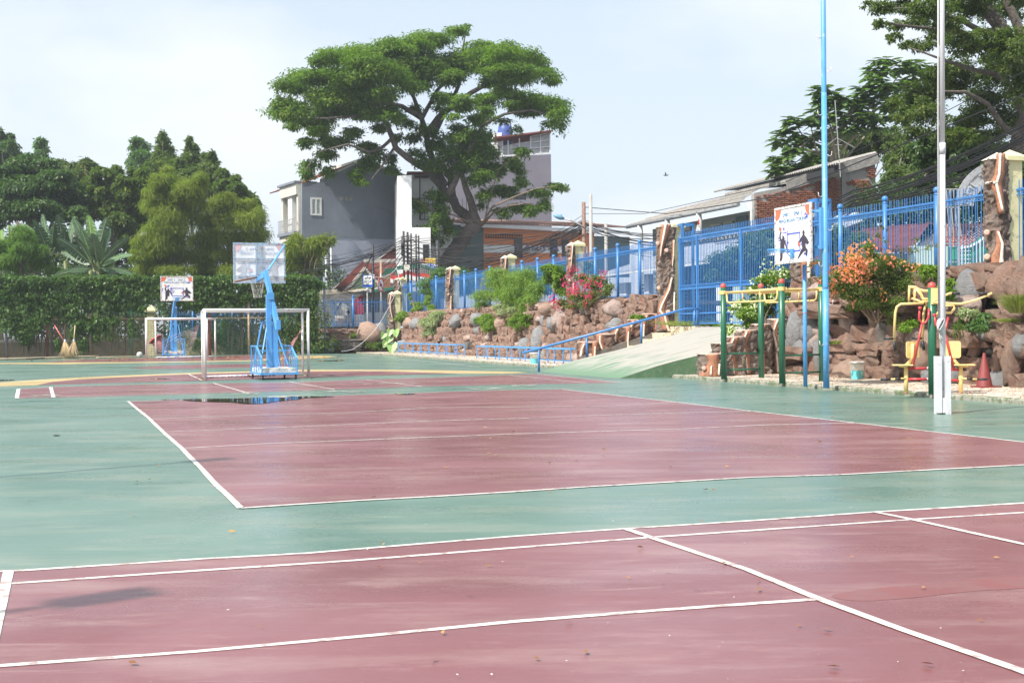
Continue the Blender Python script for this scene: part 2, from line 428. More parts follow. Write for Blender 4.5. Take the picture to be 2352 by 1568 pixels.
# puddles: thin sheets of still, muddy water
def water(name):
    m, nt, b = _mat(name); b.inputs['Base Color'].default_value = (.035, .02, .016, 1); b.inputs['Roughness'].default_value = .03
    b.inputs['IOR'].default_value = 1.33; b.inputs['Specular IOR Level'].default_value = .6
    return m
WATER = water('puddle_water')
PUD = [(415,917.5),(440,916),(520,916.5),(600,913.5),(680,911.5),(740,910),(776,910.8),(740,913.5),(700,914.5),(680,918.5),(640,922),(600,928),(560,928.5),(540,925),(470,923.5),(425,921)]
sheet('puddle', img(smooth_poly(PUD)), .0105, WATER)
for P in ([(903,905.2),(930,903.6),(956,904.4),(950,906.6),(915,907)], [(-60,872),(10,872.2),(42,873),(10,875),(-60,876)], [(336,870),(372,869),(400,870.5),(370,872)],
          [(360,918.5),(400,916.5),(418,917.5),(395,919.5)], [(119,1000.5),(130,999.8),(142,1000.6),(128,1002)], [(715,829.5),(760,827.6),(800,827.3),(770,829.6)]):
    sheet('puddle', img(smooth_poly(P)), .011, WATER)
# worn patches of bare concrete in the paint
BARE = paint('bare_concrete_patch', (.36, .36, .31), .7, (.35, .4, .36), .3, 4, .2)
mb = MB()
for cx_, cy_, w_, h_, n_ in ((640,912,40,3,26),(560,904,30,2.2,14),(780,899.5,60,2,20),(1200,886,40,2,12),(110,909,40,1.2,10),(700,862,60,2,14),(500,868,60,2,10),(1120,893,40,1.5,8),(300,838,90,1.5,10),(860,881,80,2,10)):
    for _ in range(n_):
        x, y = cx_ + rnd.gauss(0, w_ * .5), cy_ + rnd.gauss(0, h_ * .45); r = rnd.uniform(.03, .15)
        c = G(x, y); k = rnd.randint(6, 9)
        vs = [(c.x + math.cos(6.283 * i / k) * r * rnd.uniform(.6, 1.3), c.y + math.sin(6.283 * i / k) * r * .9 * rnd.uniform(.5, 1.3), .010 + .0002 * (_ % 9)) for i in range(k)]
        mb.add(vs, [tuple(range(k))])
mb.build('worn_paint_patches', BARE, kind='stuff')
# fallen leaves
DRY = leafmat('dry_leaf', (.16, .07, .03), (.36, .19, .08), (.55, .36, .10), .1)
def litter(name, n, fn, size, mat, z0, seed):
    rg = np.random.default_rng(seed); V = []; F = []; 
    for i in range(n):
        p = fn(rg); s = size * rg.uniform(.5, 1.4); an = rg.uniform(0, 6.28); ca, sa = math.cos(an), math.sin(an)
        for u, v, h in ((-1, 0, .15), (-.2, .45, .35), (1, .05, .1), (-.1, -.4, .02)):
            V.append((p[0] + (u * ca - v * sa) * s, p[1] + (u * sa + v * ca) * s, z0 + abs(h * s * rg.uniform(.4, 1.6)) + .003))
        F.append((4*i, 4*i+1, 4*i+2, 4*i+3))
    return np_mesh(name, np.array(V), np.array(F), mat, attr=rg.random(n))
def fn_court(rg):
    q = G(rg.uniform(700, 2400), 860 + 220 * rg.random() ** 1.6) if rg.random() < .75 else G(rg.uniform(300, 2352), rg.uniform(1000, 1550))
    return q
link('fallen_leaves', litter('fallen_leaves', 190, fn_court, .022, DRY, .012, 5), kind='stuff')
def fn_near(rg): return G(rg.uniform(900, 2352), rg.uniform(1150, 1568))
PALE = paint('paint_flake', (.5, .48, .43), .6)
link('paint_flakes', litter('paint_flakes', 60, lambda rg: G(rg.uniform(100, 2352), rg.uniform(1100, 1568)), .007, PALE, .012, 15), kind='stuff')
link('leaf_litter', litter('leaf_litter', 2600, lambda rg: W(rg.uniform(-3, 13.5), 3.0 - 3.0 * rg.random() ** 1.3, 0), .022, DRY, PZ + .004, 8), kind='stuff')
link('blown_leaves', litter('blown_leaves', 900, lambda rg: G(rg.uniform(0, 800), 817 + 8 * rg.random() ** 1.5 + (6 - rg.random() * 6)), .06, DRY, .006, 9), kind='stuff')
link('blown_leaves', litter('blown_leaves', 900, lambda rg: W(rg.uniform(23, 60), rg.uniform(-.6, 3)), .04, DRY, PZ, 19), kind='stuff')

# ------------------------------------------------------------------ kerb and tiled platform
CONC = paint('mossy_concrete', (.30, .285, .24), .9, (.12, .15, .08), .8, 2.2, .5)
mb = MB()
for (s0, s1) in ((-30, 14.2), (21.6, 61)):
    s = s0
    while s < s1 - .01:
        e = min(s + 1.6, s1); j = rnd.uniform(-.006, .006)
        mb.prism([W(s + .004, j, -.01), W(s + .004, .16, -.01), W(s + .004, .16, PZ + .012), W(s + .004, .025 + j, PZ + .012), W(s + .004, j, PZ - .015)], ES * (e - s - .008)); s = e
mb.build('kerb', CONC, kind='structure')
plat = MB(); plat.prism([W(-30, .15, -.01), W(61, .15, -.01), W(61, 4.6, -.01), W(-30, 4.6, -.01)], (0, 0, PZ - .012)); 
platform = plat.build('platform', CONC, kind='structure')
# tiles with a printed pebble pattern
def tile_mat():
    m, nt, b = _mat('pebble_print_tile'); v = world_vec(nt)
    mpn = N(nt, 'ShaderNodeMapping'); mpn.inputs['Rotation'].default_value = (0, 0, -YAW); mpn.inputs['Scale'].default_value = (1, 1.0, 1); nt.links.new(v, mpn.inputs[0])
    vo = N(nt, 'ShaderNodeTexVoronoi'); vo.inputs['Scale'].default_value = 11; nt.links.new(mpn.outputs[0], vo.inputs['Vector'])
    cr = N(nt, 'ShaderNodeValToRGB'); cr.color_ramp.interpolation = 'CONSTANT'
    E_ = cr.color_ramp.elements; E_[0].color = (.66, .60, .50, 1); E_[1].position = .52; E_[1].color = (.45, .20, .11, 1)
    for p_, c_ in ((.68, (.60, .50, .38)), (.80, (.24, .18, .14)), (.88, (.58, .42, .30))): e = E_.new(p_); e.color = (*c_, 1)
    sx = N(nt, 'ShaderNodeSeparateXYZ'); nt.links.new(vo.outputs['Color'], sx.inputs[0]); nt.links.new(sx.outputs[0], cr.inputs[0])
    vd = N(nt, 'ShaderNodeTexVoronoi', feature='DISTANCE_TO_EDGE'); vd.inputs['Scale'].default_value = 11; nt.links.new(mpn.outputs[0], vd.inputs['Vector'])
    mr = N(nt, 'ShaderNodeMapRange'); mr.inputs[1].default_value = .03; mr.inputs[2].default_value = .09; nt.links.new(vd.outputs['Distance'], mr.inputs[0])
    c = mixc(nt, mr.outputs[0], (.70, .66, .57), cr.outputs[0])
    oi = N(nt, 'ShaderNodeObjectInfo'); 
    c = mixc(nt, mixc(nt, 1.0, noise_fac(nt, 1.2, 5, .4, .7, vec=v), (.35, .35, .35), 'MULTIPLY'), c, (.25, .22, .15))
    nt.links.new(c, b.inputs['Base Color']); b.inputs['Roughness'].default_value = .45
    return m
TILE = tile_mat()
tm = MB(); tm.box((-.148, -.148, -.012), (.148, .148, 0)); 
tme = bpy.data.meshes.new('tile'); tme.from_pydata(tm.v, [], tm.f); tme.materials.append(TILE); tme.update()
rest = MB(); cnt = 0
for i in range(-4, 62):
    pass
si = 0
ORI = Matrix.Rotation(YAW, 4, 'Z')
for row in range(0, 300):
    s = -5.5 + row * .3
    if s > 60.6: break
    for col in range(10):
        t = .16 + .15 + col * .3
        if 14.1 < s < 22.0 : continue
        if t > 3.1: continue
        p = W(s, t, PZ + rnd.uniform(-.0012, .0012))
        if cnt < 296 and s > -2.9 and s < 7.2:
            instance('floor_tile', tme, Matrix.Translation(p) @ ORI, platform); cnt += 1
        else:
            rest.box((-.148, -.148, -.012), (.148, .148, 0), Matrix.Translation(p) @ ORI)
rest.build('floor_tiles', TILE, platform, 'stuff')
# ------------------------------------------------------------------ rock wall
def rock_mat(name, A, B, dark, pale=(.52, .38, .30), bs=.9):
    m, nt, b = _mat(name); v = world_vec(nt)
    oi = N(nt, 'ShaderNodeObjectInfo')
    c = mixc(nt, oi.outputs['Random'], A, B)
    c = mixc(nt, mixc(nt, 1.0, noise_fac(nt, 2.2, 7, .46, .58, vec=v, rough=.7, sx=(1, 1, .6)), (.8, .8, .8), 'MULTIPLY'), c, dark)
    c = mixc(nt, mixc(nt, 1.0, noise_fac(nt, 7, 6, .5, .75, vec=v, rough=.7), (.55, .55, .55), 'MULTIPLY'), c, tuple(x * 1.5 for x in B))
    nd = N(nt, 'ShaderNodeTexNoise'); nd.inputs['Scale'].default_value = 4; nd.inputs['Detail'].default_value = 6; nt.links.new(v, nd.inputs['Vector'])
    av = N(nt, 'ShaderNodeVectorMath', operation='MULTIPLY_ADD'); nt.links.new(nd.outputs['Color'], av.inputs[0]); av.inputs[1].default_value = (.35, .35, .35); nt.links.new(v, av.inputs[2])
    vc = N(nt, 'ShaderNodeTexVoronoi', feature='DISTANCE_TO_EDGE'); vc.inputs['Scale'].default_value = 3.0; nt.links.new(av.outputs[0], vc.inputs['Vector'])
    ck = N(nt, 'ShaderNodeMapRange'); ck.inputs[1].default_value = .0; ck.inputs[2].default_value = .05; ck.inputs[3].default_value = .7; ck.inputs[4].default_value = 0; nt.links.new(vc.outputs['Distance'], ck.inputs[0])
    ckm = mixc(nt, 1.0, ck.outputs[0], noise_fac(nt, 1.5, 3, .4, .6, vec=v), 'MULTIPLY')
    c = mixc(nt, ckm, c, pale)
    vc2 = N(nt, 'ShaderNodeTexVoronoi'); vc2.inputs['Scale'].default_value = 4.5; nt.links.new(av.outputs[0], vc2.inputs['Vector']); s2 = N(nt, 'ShaderNodeSeparateXYZ'); nt.links.new(vc2.outputs['Color'], s2.inputs[0])
    c = mixc(nt, mixc(nt, 1.0, s2.outputs[0], (.5, .5, .5), 'MULTIPLY'), c, dark)
    g = N(nt, 'ShaderNodeNewGeometry'); r = N(nt, 'ShaderNodeMapRange'); r.inputs[1].default_value = .51; r.inputs[2].default_value = .58; r.inputs[4].default_value = .55
    nt.links.new(g.outputs['Pointiness'], r.inputs[0]); c = mixc(nt, r.outputs[0], c, pale)
    nt.links.new(c, b.inputs['Base Color']); b.inputs['Roughness'].default_value = .85; b.inputs['Specular IOR Level'].default_value = .25
    n2 = noise_fac(nt, 6, 10, .25, .75, vec=v, rough=.8, dist=.6)
    bump(nt, b, n2, 1.0, .10 * bs); MATS[name] = m
    return m
ROCK = rock_mat('red_brown_rock', (.165, .055, .031), (.33, .122, .072), (.04, .026, .021))
GREYROCK = rock_mat('grey_rock', (.075, .078, .082), (.13, .13, .13), (.05, .05, .055), (.5, .5, .5))
TANROCK = rock_mat('tan_rock', (.30, .14, .085), (.38, .21, .14), (.18, .10, .075), (.6, .45, .36), .8)
CORAL = rock_mat('pink_coral_rock', (.36, .20, .16), (.45, .30, .25), (.22, .12, .10), (.75, .62, .55), 1.0)
MORTAR = rock_mat('dark_mortar_rock', (.085, .075, .068), (.14, .12, .105), (.04, .038, .035), (.38, .34, .30), 1.0)
BARK = rock_mat('moulded_bark', (.30, .215, .17), (.40, .30, .24), (.13, .095, .08), (.52, .45, .40), 1.0)
import bmesh
def rock_mesh(name, seed, mat, rounded=False, amt=.16):
    amt = amt * (1.6 if rounded else 1)
    bm = bmesh.new()
    if rounded: bmesh.ops.create_icosphere(bm, subdivisions=2, radius=.56)
    else:
        bmesh.ops.create_cube(bm, size=1); bmesh.ops.subdivide_edges(bm, edges=bm.edges[:], cuts=2, use_grid_fill=True)
        for v in bm.verts:
            k = sum(1 for q in v.co if abs(q) > .49)
            v.co *= (1.0, 1.05, .98, .88)[k]
    me = bpy.data.meshes.new(name); bm.to_mesh(me); bm.free()
    displace(me, amt, 1.9, seed * 3.1); displace(me, amt * .45, 5.5, seed * 1.7)
    if rounded:
        for p in me.polygons: p.use_smooth = True
    me.materials.append(mat); return me
ROCKS = [rock_mesh('rock_block', i, ROCK) for i in range(12)]
GROCKS = [rock_mesh('grey_boulder', 30 + i, GREYROCK, True, .12) for i in range(4)]
TROCKS = [rock_mesh('tan_boulder', 50 + i, TANROCK, True, .10) for i in range(3)]
CORALS = [rock_mesh('coral_rock', 70 + i, CORAL, True, .22) for i in range(3)]
SLABS = [rock_mesh('dark_slab', 90 + i, MORTAR) for i in range(3)]
def backing(name, pts_fn, ns, nz_, parent, amt=.12):
    """rough mortar sheet; pts_fn(u, v) -> point"""
    mb = MB(); vs = []
    for i in range(ns + 1):
        for j in range(nz_ + 1):
            p = pts_fn(i / ns, j / nz_)
            q = mnoise.noise_vector(p * 1.7) * amt + mnoise.noise_vector(p * 4.1) * amt * .5
            vs.append(p + q)
    k = nz_ + 1
    mb.add(vs, [(i * k + j, (i + 1) * k + j, (i + 1) * k + j + 1, i * k + j + 1) for i in range(ns) for j in range(nz_)], smooth=True)
    return mb.build(name, MORTAR, parent)
def face_t(z): return 3.05 + .36 * max(0, z - .1) ** 1.0
def place(me, s, t, z, dt, ds, dz, parent, rz=0.0, rx=0.0, name=None):
    return instance(name or me.name.split('.')[0], me, Matrix.Translation(W(s, t, z)) @ Matrix.Rotation(YAW + rz, 4, 'Z') @ Matrix.Rotation(rx, 4, 'Y') @ Matrix.Diagonal((dt, ds, dz, 1)), parent)
def block_wall(root, s0, s1, ztop, wlo, whi, hlo, hhi, seed, tfn=face_t, limit=290, order=1, skip=None):
    rg = random.Random(seed); n = 0; z = .02; items = []
    rows = []
    while z < ztop:
        h = rg.uniform(hlo, hhi); rows.append((z, h)); z += h
    for (z, h) in rows:
        s = s0 + rg.uniform(-.3, 0)
        while s < s1:
            w = rg.uniform(wlo, whi)
            if rg.random() > .07 and not (skip and skip(s + w / 2, z + h / 2)):
                items.append((s + w / 2, z + h / 2 + rg.uniform(-.05, .05), w, h * rg.uniform(.85, 1.12), rg.uniform(-.05, .13), rg.random()))
            s += w
    items.sort(key=lambda q: q[0] * order)
    rest = MB()
    for (s, z, w, h, pr, kind) in items:
        me = rg.choice(ROCKS)
        if kind > .965: me = rg.choice(GROCKS); w *= .9; h *= 1.3
        elif kind > .958: me = rg.choice(TROCKS); h *= 1.1
        elif kind > .91: me = rg.choice(CORALS)
        elif kind > .88: me = rg.choice(SLABS)
        rz, rx = rg.uniform(-.14, .14), rg.uniform(-.12, .12)
        M = Matrix.Translation(W(s, tfn(z) + .05 - pr, z)) @ Matrix.Rotation(YAW + rz, 4, 'Z') @ Matrix.Rotation(rx, 4, 'Y') @ Matrix.Rotation(rg.uniform(-.08, .08), 4, 'X') @ Matrix.Diagonal((.5, w * 1.04, h * 1.08, 1))
        if n < limit: instance(me.name.split('.')[0], me, M, root); n += 1
        else:
            rest.add([M @ v.co for v in me.vertices], [tuple(p.vertices) for p in me.polygons])
    if rest.v: rest.build('far_rock_blocks', ROCK, root, 'stuff')
wl = thing('rock_wall', 'long red-brown rock retaining wall left of the steps, blue fence on top', 'rock wall')
backing('mortar_bed', lambda u, v: W(24.3 + u * 38.5, face_t(v * 2.45) + .12, v * 2.45), 90, 10, wl)
block_wall(wl, 24.6, 62.3, 2.38, .42, .86, .30, .46, 3, order=1)
capm = MB(); capm.prism([W(24.2, 3.9, 2.2), W(62.6, 3.9, 2.2), W(62.6, 8, 2.2), W(24.2, 8, 2.2)], (0, 0, .12)); capm.build('earth_bed', EARTH, wl)
# boulders set proud of the wall (seen along the top and at its foot)
def boulder(par, me, x, y, t, dt, ds, dz, rz=0., rx=0.):
    s, z = on_t(x, y, t); place(me, s, t, z, dt, ds, dz, par, rz, rx)
for me, x, y, ds, dz in ((TROCKS[0], 939, 742, 1.5, .66), (GROCKS[0], 957, 745, 1.5, .75), (GROCKS[1], 1050, 739, 1.2, .72), (GROCKS[2], 1098, 733, 1.0, .6),
                         (TROCKS[1], 1256, 712, .5, .5), (GROCKS[3], 1278, 741, .6, .6), (GROCKS[1], 1240, 785, .6, 1.1), (GROCKS[0], 1420, 748, .7, .6),
                         (TROCKS[1], 1153, 745, .6, .6), (GROCKS[2], 1208, 795, .9, .7), (GROCKS[3], 930, 790, 1.0, .6), (CORALS[0], 1290, 742, .6, .9), (CORALS[1], 1415, 712, .5, .6)):
    boulder(wl, me, x, y, 3.45 if y < 760 else 3.1, .75, ds, dz, rnd.uniform(-.4, .4))
for x, y, ds in ((1225, 703, .5), (1375, 700, .7), (1395, 698, .6), (1480, 697, .6), (1500, 700, .6), (985, 732, 1.2), (1012, 735, 1.0), (1075, 727, 1.2)):
    boulder(wl, rnd.choice(ROCKS), x, y + 6, 3.9, .5, ds * 1.2, .55, rnd.uniform(-.3, .3))
# right-hand wall: bigger moulded strata
wr = thing('rock_wall', 'high moulded rock wall behind the exercise machine, cone and monkey bars', 'rock wall')
def face_r(z): return 3.05 + .30 * max(0, z) + .12 * math.sin(z * 5)
backing('mortar_bed', lambda u, v: W(-4 + u * 17.6, face_r(v * 2.6) + .10, v * 2.6), 70, 16, wr, .2)
block_wall(wr, -3.5, 13.6, 2.5, .5, 1.15, .24, .46, 9, face_r, 285)
bed = MB(); bed.prism([W(-4, 3.9, 2.3), W(14, 3.9, 2.3), W(14, 9, 2.3), W(-4, 9, 2.3)], (0, 0, .12)); bed.build('earth_bed', EARTH, wr)
def rib(par, pts, r, mat=ROCK, name='rock_rib', t0=3.0, n=8):
    P = []
    for i, (x, y) in enumerate(pts):
        s, z = on_t(x, y, t0 + .1); P.append(W(s, face_r(z) - .13, z))
    Q = [];
    for a, b in zip(P[:-1], P[1:]): Q += [a, a.lerp(b, .5)]
    Q.append(P[-1]); mb = MB(); k = len(Q)
    rr = [r * (.55 + .45 * math.sin(math.pi * (i + .6) / (k + .2))) * rnd.uniform(.8, 1.2) for i in range(k)]
    rr = [q * 1.25 for q in rr]; mb.tube(Q, rr, n); o = mb.build(name, mat, par); displace(o.data, .12, 3.4, rnd.random() * 9); return o
for pts, r in (([(1935, 700), (1945, 745), (1950, 775), (1955, 812)], .13), ([(1995, 705), (1998, 760), (2000, 835)], .15), ([(2020, 680), (2035, 740), (2040, 800), (2045, 850)], .14),
               ([(1960, 690), (1985, 692), (1998, 712), (1990, 745)], .10), ([(1915, 790), (1940, 785), (1975, 760)], .10), ([(2120, 770), (2110, 800), (2135, 850)], .12),
               ([(2215, 655), (2205, 700), (2240, 760), (2230, 820)], .16), ([(2270, 610), (2262, 660), (2275, 700)], .20), ([(2305, 605), (2300, 650), (2310, 720)], .20), ([(2335, 600), (2330, 660), (2345, 730)], .2),
               ([(2290, 770), (2300, 810), (2290, 870)], .14), ([(2330, 780), (2325, 830), (2330, 880)], .18), ([(2240, 780), (2262, 765), (2300, 770)], .12), ([(1860, 700), (1868, 760), (1855, 820)], .13), ([(2075, 700), (2062, 760), (2070, 830)], .12), ([(2170, 760), (2180, 810), (2165, 860)], .11)):
    rib(wr, pts, r)
for me, x, y, t, dt, ds, dz in ((GROCKS[0], 2232, 672, 3.5, .7, .75, .95), (GROCKS[1], 1868, 758, 3.2, .6, .55, .8), (GROCKS[2], 1835, 762, 3.3, .7, .7, 1.1), (GROCKS[3], 1893, 812, 3.0, .6, .4, 1.0), (GROCKS[1], 1745, 832, 2.9, .8, 1.3, .75),
                                (TROCKS[0], 1950, 858, 2.9, .7, .95, .62), (GROCKS[2], 2150, 862, 2.9, .7, .6, .5), (GROCKS[0], 2350, 795, 3.1, .5, .35, .5), (TROCKS[1], 2125, 808, 2.9, .8, 1.25, 1.0), (CORALS[0], 1900, 745, 3.2, .4, .5, .6), (CORALS[1], 1950, 735, 3.2, .4, .5, .7), (CORALS[2], 2185, 790, 3.1, .35, .4, .45),
                                (CORALS[1], 1880, 790, 3.1, .35, .4, .4), (CORALS[0], 2225, 705, 3.2, .4, .6, .4), (GROCKS[3], 2180, 868, 2.9, .5, .5, .4), (GROCKS[1], 2255, 770, 3.2, .5, .5, .4)):
    boulder(wr, me, x, y, t, dt, ds, dz, rnd.uniform(-.5, .5))
# ledges that form planting boxes
for x0, x1, y, dz in ((1790, 1850, 795, .34), (2100, 2140, 745, .4), (2160, 2235, 755, .42), (1945, 2000, 680, .3), (2010, 2090, 690, .3), (1850, 1935, 700, .35)):
    s0, z = on_t(x0, y, 2.9); s1, _ = on_t(x1, y, 2.9)
    place(rnd.choice(ROCKS), (s0 + s1) / 2, 3.2, z - dz / 2, .9, abs(s0 - s1) * 1.15, dz, wr)
# cross wall at the far end
we = thing('rock_wall', 'low rock wall under the see-through fence at the far corner of the court', 'rock wall')
tA, tB = on_s(722, 760, 64)[0], on_s(915, 760, 64)[0]
backing('mortar_bed', lambda u, v: W(64.2, tA + u * (tB - tA), v * 1.62), 24, 6, we)
rg = random.Random(4)
z = 0
while z < 1.5:
    h = rg.uniform(.3, .45); t = tA
    while t < tB:
        w = rg.uniform(.5, 1.1); M = Matrix.Translation(W(64.05 + rg.uniform(-.1, .1), t + w / 2, z + h / 2)) @ Matrix.Rotation(YAW + rg.uniform(-.1, .1), 4, 'Z') @ Matrix.Diagonal((w * .96, .5, h * .95, 1))
        me = rg.choice(ROCKS if rg.random() > .15 else GROCKS); instance(me.name.split('.')[0], me, M, we); t += w
    z += h
def bpt(x, y, s): t, z = on_s(x, y, s); return W(s, t, z)
instance('tan_boulder', TROCKS[0], Matrix.Translation(bpt(846, 767, 63.4)) @ Matrix.Diagonal((1.5, 1.0, 1.35, 1)), we)
instance('grey_boulder', GROCKS[0], Matrix.Translation(bpt(872, 768, 63.6)) @ Matrix.Diagonal((1.0, .8, 1.4, 1)), we)
for i in range(5):
    instance('dark_slab', SLABS[i % 3], Matrix.Translation(bpt(806, 782 + i * 5, 63.2)) @ Matrix.Rotation(YAW, 4, 'Z') @ Matrix.Diagonal((1.35, .8, .17, 1)), we)
for x, y, L in ((896, 806, 1.5), (928, 808.5, 1.6)):
    p = G(x, y, PZ); kb = MB(); kb.box((-L / 2, -.16, 0), (L / 2, .16, .24), Matrix.Translation(p) @ Matrix.Rotation(YAW * .6, 4, 'Z'))
    o = kb.build('kerb_block', paint('grey_weathered_concrete', (.30, .28, .24), .9, (.16, .15, .12), .5, 3, .5)); displace(o.data, .01, 4)
    tag(o, 'loose grey concrete block lying on the tiles, the %s of the two near the taro' % ('left' if x < 900 else 'right'), 'concrete block', 'loose concrete blocks')
p = G(1065, 811, PZ); kb = MB(); kb.box((-.5, -.35, .05), (.5, .35, .19), Matrix.Translation(p) @ Matrix.Rotation(YAW, 4, 'Z') @ Matrix.Rotation(-.6, 4, 'Y'))
tag(kb.build('stone_slab', MORTAR), 'flat dark stone slab leaning on the wall behind the first bench frame', 'stone slab')

# ------------------------------------------------------------------ ramp, steps, landing
def ramp_mat():
    m, nt, b = _mat('worn_green_ramp'); v = world_vec(nt)
    mpn = N(nt, 'ShaderNodeMapping'); mpn.inputs['Rotation'].default_value = (0, 0, -YAW); nt.links.new(v, mpn.inputs[0])
    n1 = noise_fac(nt, 1.3, 9, .42, .50, vec=mpn.outputs[0], rough=.66, sx=(.55, 3.2, 1))
    sp = N(nt, 'ShaderNodeSeparateXYZ'); nt.links.new(v, sp.inputs[0])
    hz = N(nt, 'ShaderNodeMapRange'); hz.inputs[1].default_value = .25; hz.inputs[2].default_value = .55; nt.links.new(sp.outputs['Z'], hz.inputs[0])
    ad = N(nt, 'ShaderNodeMath', operation='MULTIPLY'); nt.links.new(n1, ad.inputs[0]); 
    h2 = N(nt, 'ShaderNodeMapRange'); h2.inputs[1].default_value = .05; h2.inputs[2].default_value = .32; nt.links.new(sp.outputs['Z'], h2.inputs[0]); nt.links.new(h2.outputs[0], ad.inputs[1])
    mxm = N(nt, 'ShaderNodeMath', operation='MAXIMUM'); nt.links.new(ad.outputs[0], mxm.inputs[0])
    h3 = N(nt, 'ShaderNodeMapRange'); h3.inputs[1].default_value = .42; h3.inputs[2].default_value = .60; nt.links.new(sp.outputs['Z'], h3.inputs[0]); nt.links.new(h3.outputs[0], mxm.inputs[1])
    c = mixc(nt, mxm.outputs[0], (.12, .21, .13), (.35, .335, .29))
    c = mixc(nt, mixc(nt, 1.0, noise_fac(nt, 1.1, 8, .52, .66, vec=mpn.outputs[0], rough=.7, sx=(.6, 2.6, 1)), h3.outputs[0], 'MULTIPLY'), c, (.26, .245, .21))
    nt.links.new(c, b.inputs['Base Color']); b.inputs['Roughness'].default_value = .75
    bump(nt, b, noise_fac(nt, 7, 7, .2, .8, vec=v, rough=.7), .5, .02); MATS['ramp'] = m
    return m
RAMP = ramp_mat(); SIDE = paint('green_wall_paint', (.10, .19, .095), .7, (.16, .22, .14), .5, 2.2, .6)
prof = [(-1.4, .002), (-.9, .14), (-.3, .31), (.3, .45), (1.2, .64), (2.18, .87), (3.2, 1.12), (4.1, 1.36), (4.5, 1.38)]
mb = MB(); vs = []
for t, z in prof:
    for k in range(9):
        u = k / 8; s = 14.6 + (21.35 - 14.6) * u; zz = z + mnoise.noise(Vector((s, t, 0))) * .015 * (1 if t > -1.3 else 0)
        vs.append(W(s, t - (.12 if t < -1.3 else 0) * math.sin(u * 3), max(zz, .002)))
mb.add(vs, [(i * 9 + j, i * 9 + j + 1, (i + 1) * 9 + j + 1, (i + 1) * 9 + j) for i in range(len(prof) - 1) for j in range(8)], 0, True)
ramp = mb.build('ramp', RAMP, kind='structure')
mb = MB()
for s in (14.6, 21.35):
    P = [W(s, t, z) for t, z in prof]; Q = [W(s, t, -.01) for t, z in prof]; o = len(P)
    mb.add(P + Q, [(i, i + 1, i + 1 + o, i + o) for i in range(o - 1)])
mb.build('ramp_side', SIDE, ramp)
def steptile():
    m, nt, b = _mat('step_riser_tile'); v = world_vec(nt)
    mpn = N(nt, 'ShaderNodeMapping'); mpn.inputs['Rotation'].default_value = (0, 0, -YAW); mpn.inputs['Scale'].default_value = (1, 1.25, .72); nt.links.new(v, mpn.inputs[0])
    vo = N(nt, 'ShaderNodeTexVoronoi'); vo.inputs['Scale'].default_value = 10; nt.links.new(mpn.outputs[0], vo.inputs['Vector'])
    cr = N(nt, 'ShaderNodeValToRGB'); cr.color_ramp.interpolation = 'CONSTANT'
    E_ = cr.color_ramp.elements; E_[0].color = (.66, .56, .38, 1); E_[1].position = .4; E_[1].color = (.42, .21, .09, 1)
    for p_, c_ in ((.6, (.60, .46, .28)), (.8, (.15, .13, .10))): e = E_.new(p_); e.color = (*c_, 1)
    sx = N(nt, 'ShaderNodeSeparateXYZ'); nt.links.new(vo.outputs['Color'], sx.inputs[0]); nt.links.new(sx.outputs[0], cr.inputs[0])
    vd = N(nt, 'ShaderNodeTexVoronoi', feature='DISTANCE_TO_EDGE'); vd.inputs['Scale'].default_value = 10; nt.links.new(mpn.outputs[0], vd.inputs['Vector'])
    mr = N(nt, 'ShaderNodeMapRange'); mr.inputs[1].default_value = .05; mr.inputs[2].default_value = .12; nt.links.new(vd.outputs['Distance'], mr.inputs[0])
    nt.links.new(mixc(nt, mr.outputs[0], (.74, .68, .54), cr.outputs[0]), b.inputs['Base Color']); b.inputs['Roughness'].default_value = .35
    return m
RISER = steptile(); TREAD = paint('step_tread', (.60, .55, .44), .6, (.35, .33, .25), .5, 3, .2)
st = tag(thing('steps', 'flight of tiled steps beside the blue handrail, up to the gate', 'steps'))
for i, (t, z) in enumerate(((1.7, .30), (2.2, .52), (2.65, .76), (3.11, .98), (3.54, 1.20), (4.05, 1.41))):
    mb = MB(); mb.prism([W(21.38, t + .012, .0), W(23.9, t + .012, .0), W(23.9, 4.6, .0), W(21.38, 4.6, .0)], (0, 0, z)); mb.build('step', TREAD, st)
    for k in range(8):
        s = 21.42 + k * .305; mb = MB(); mb.prism([W(s, t, z - .23), W(s + .295, t, z - .23), W(s + .295, t, z - .005), W(s, t, z - .005)], ET * .01); mb.build('riser_tile', RISER, st)
land = MB(); land.prism([W(13.6, 4.45, 0), W(24.2, 4.45, 0), W(24.2, 30, 0), W(13.6, 30, 0)], (0, 0, 1.375)); land.build('landing', paint('landing_concrete', (.45, .43, .38), .8, (.3, .3, .25), .5, 2, .3), kind='structure')
for (s0, s1) in ((-60, 13.58), (24.22, 90)):
    tr = MB(); tr.prism([W(s0, 8.9 if s0 < 0 else 7.9, 0), W(s1, 8.9 if s0 < 0 else 7.9, 0), W(s1, 60, 0), W(s0, 60, 0)], (0, 0, 1.375)); tr.build('terrace', paint('asphalt_yard', (.12, .12, .12), .9, (.2, .2, .19), .4, 1, .3), kind='structure')

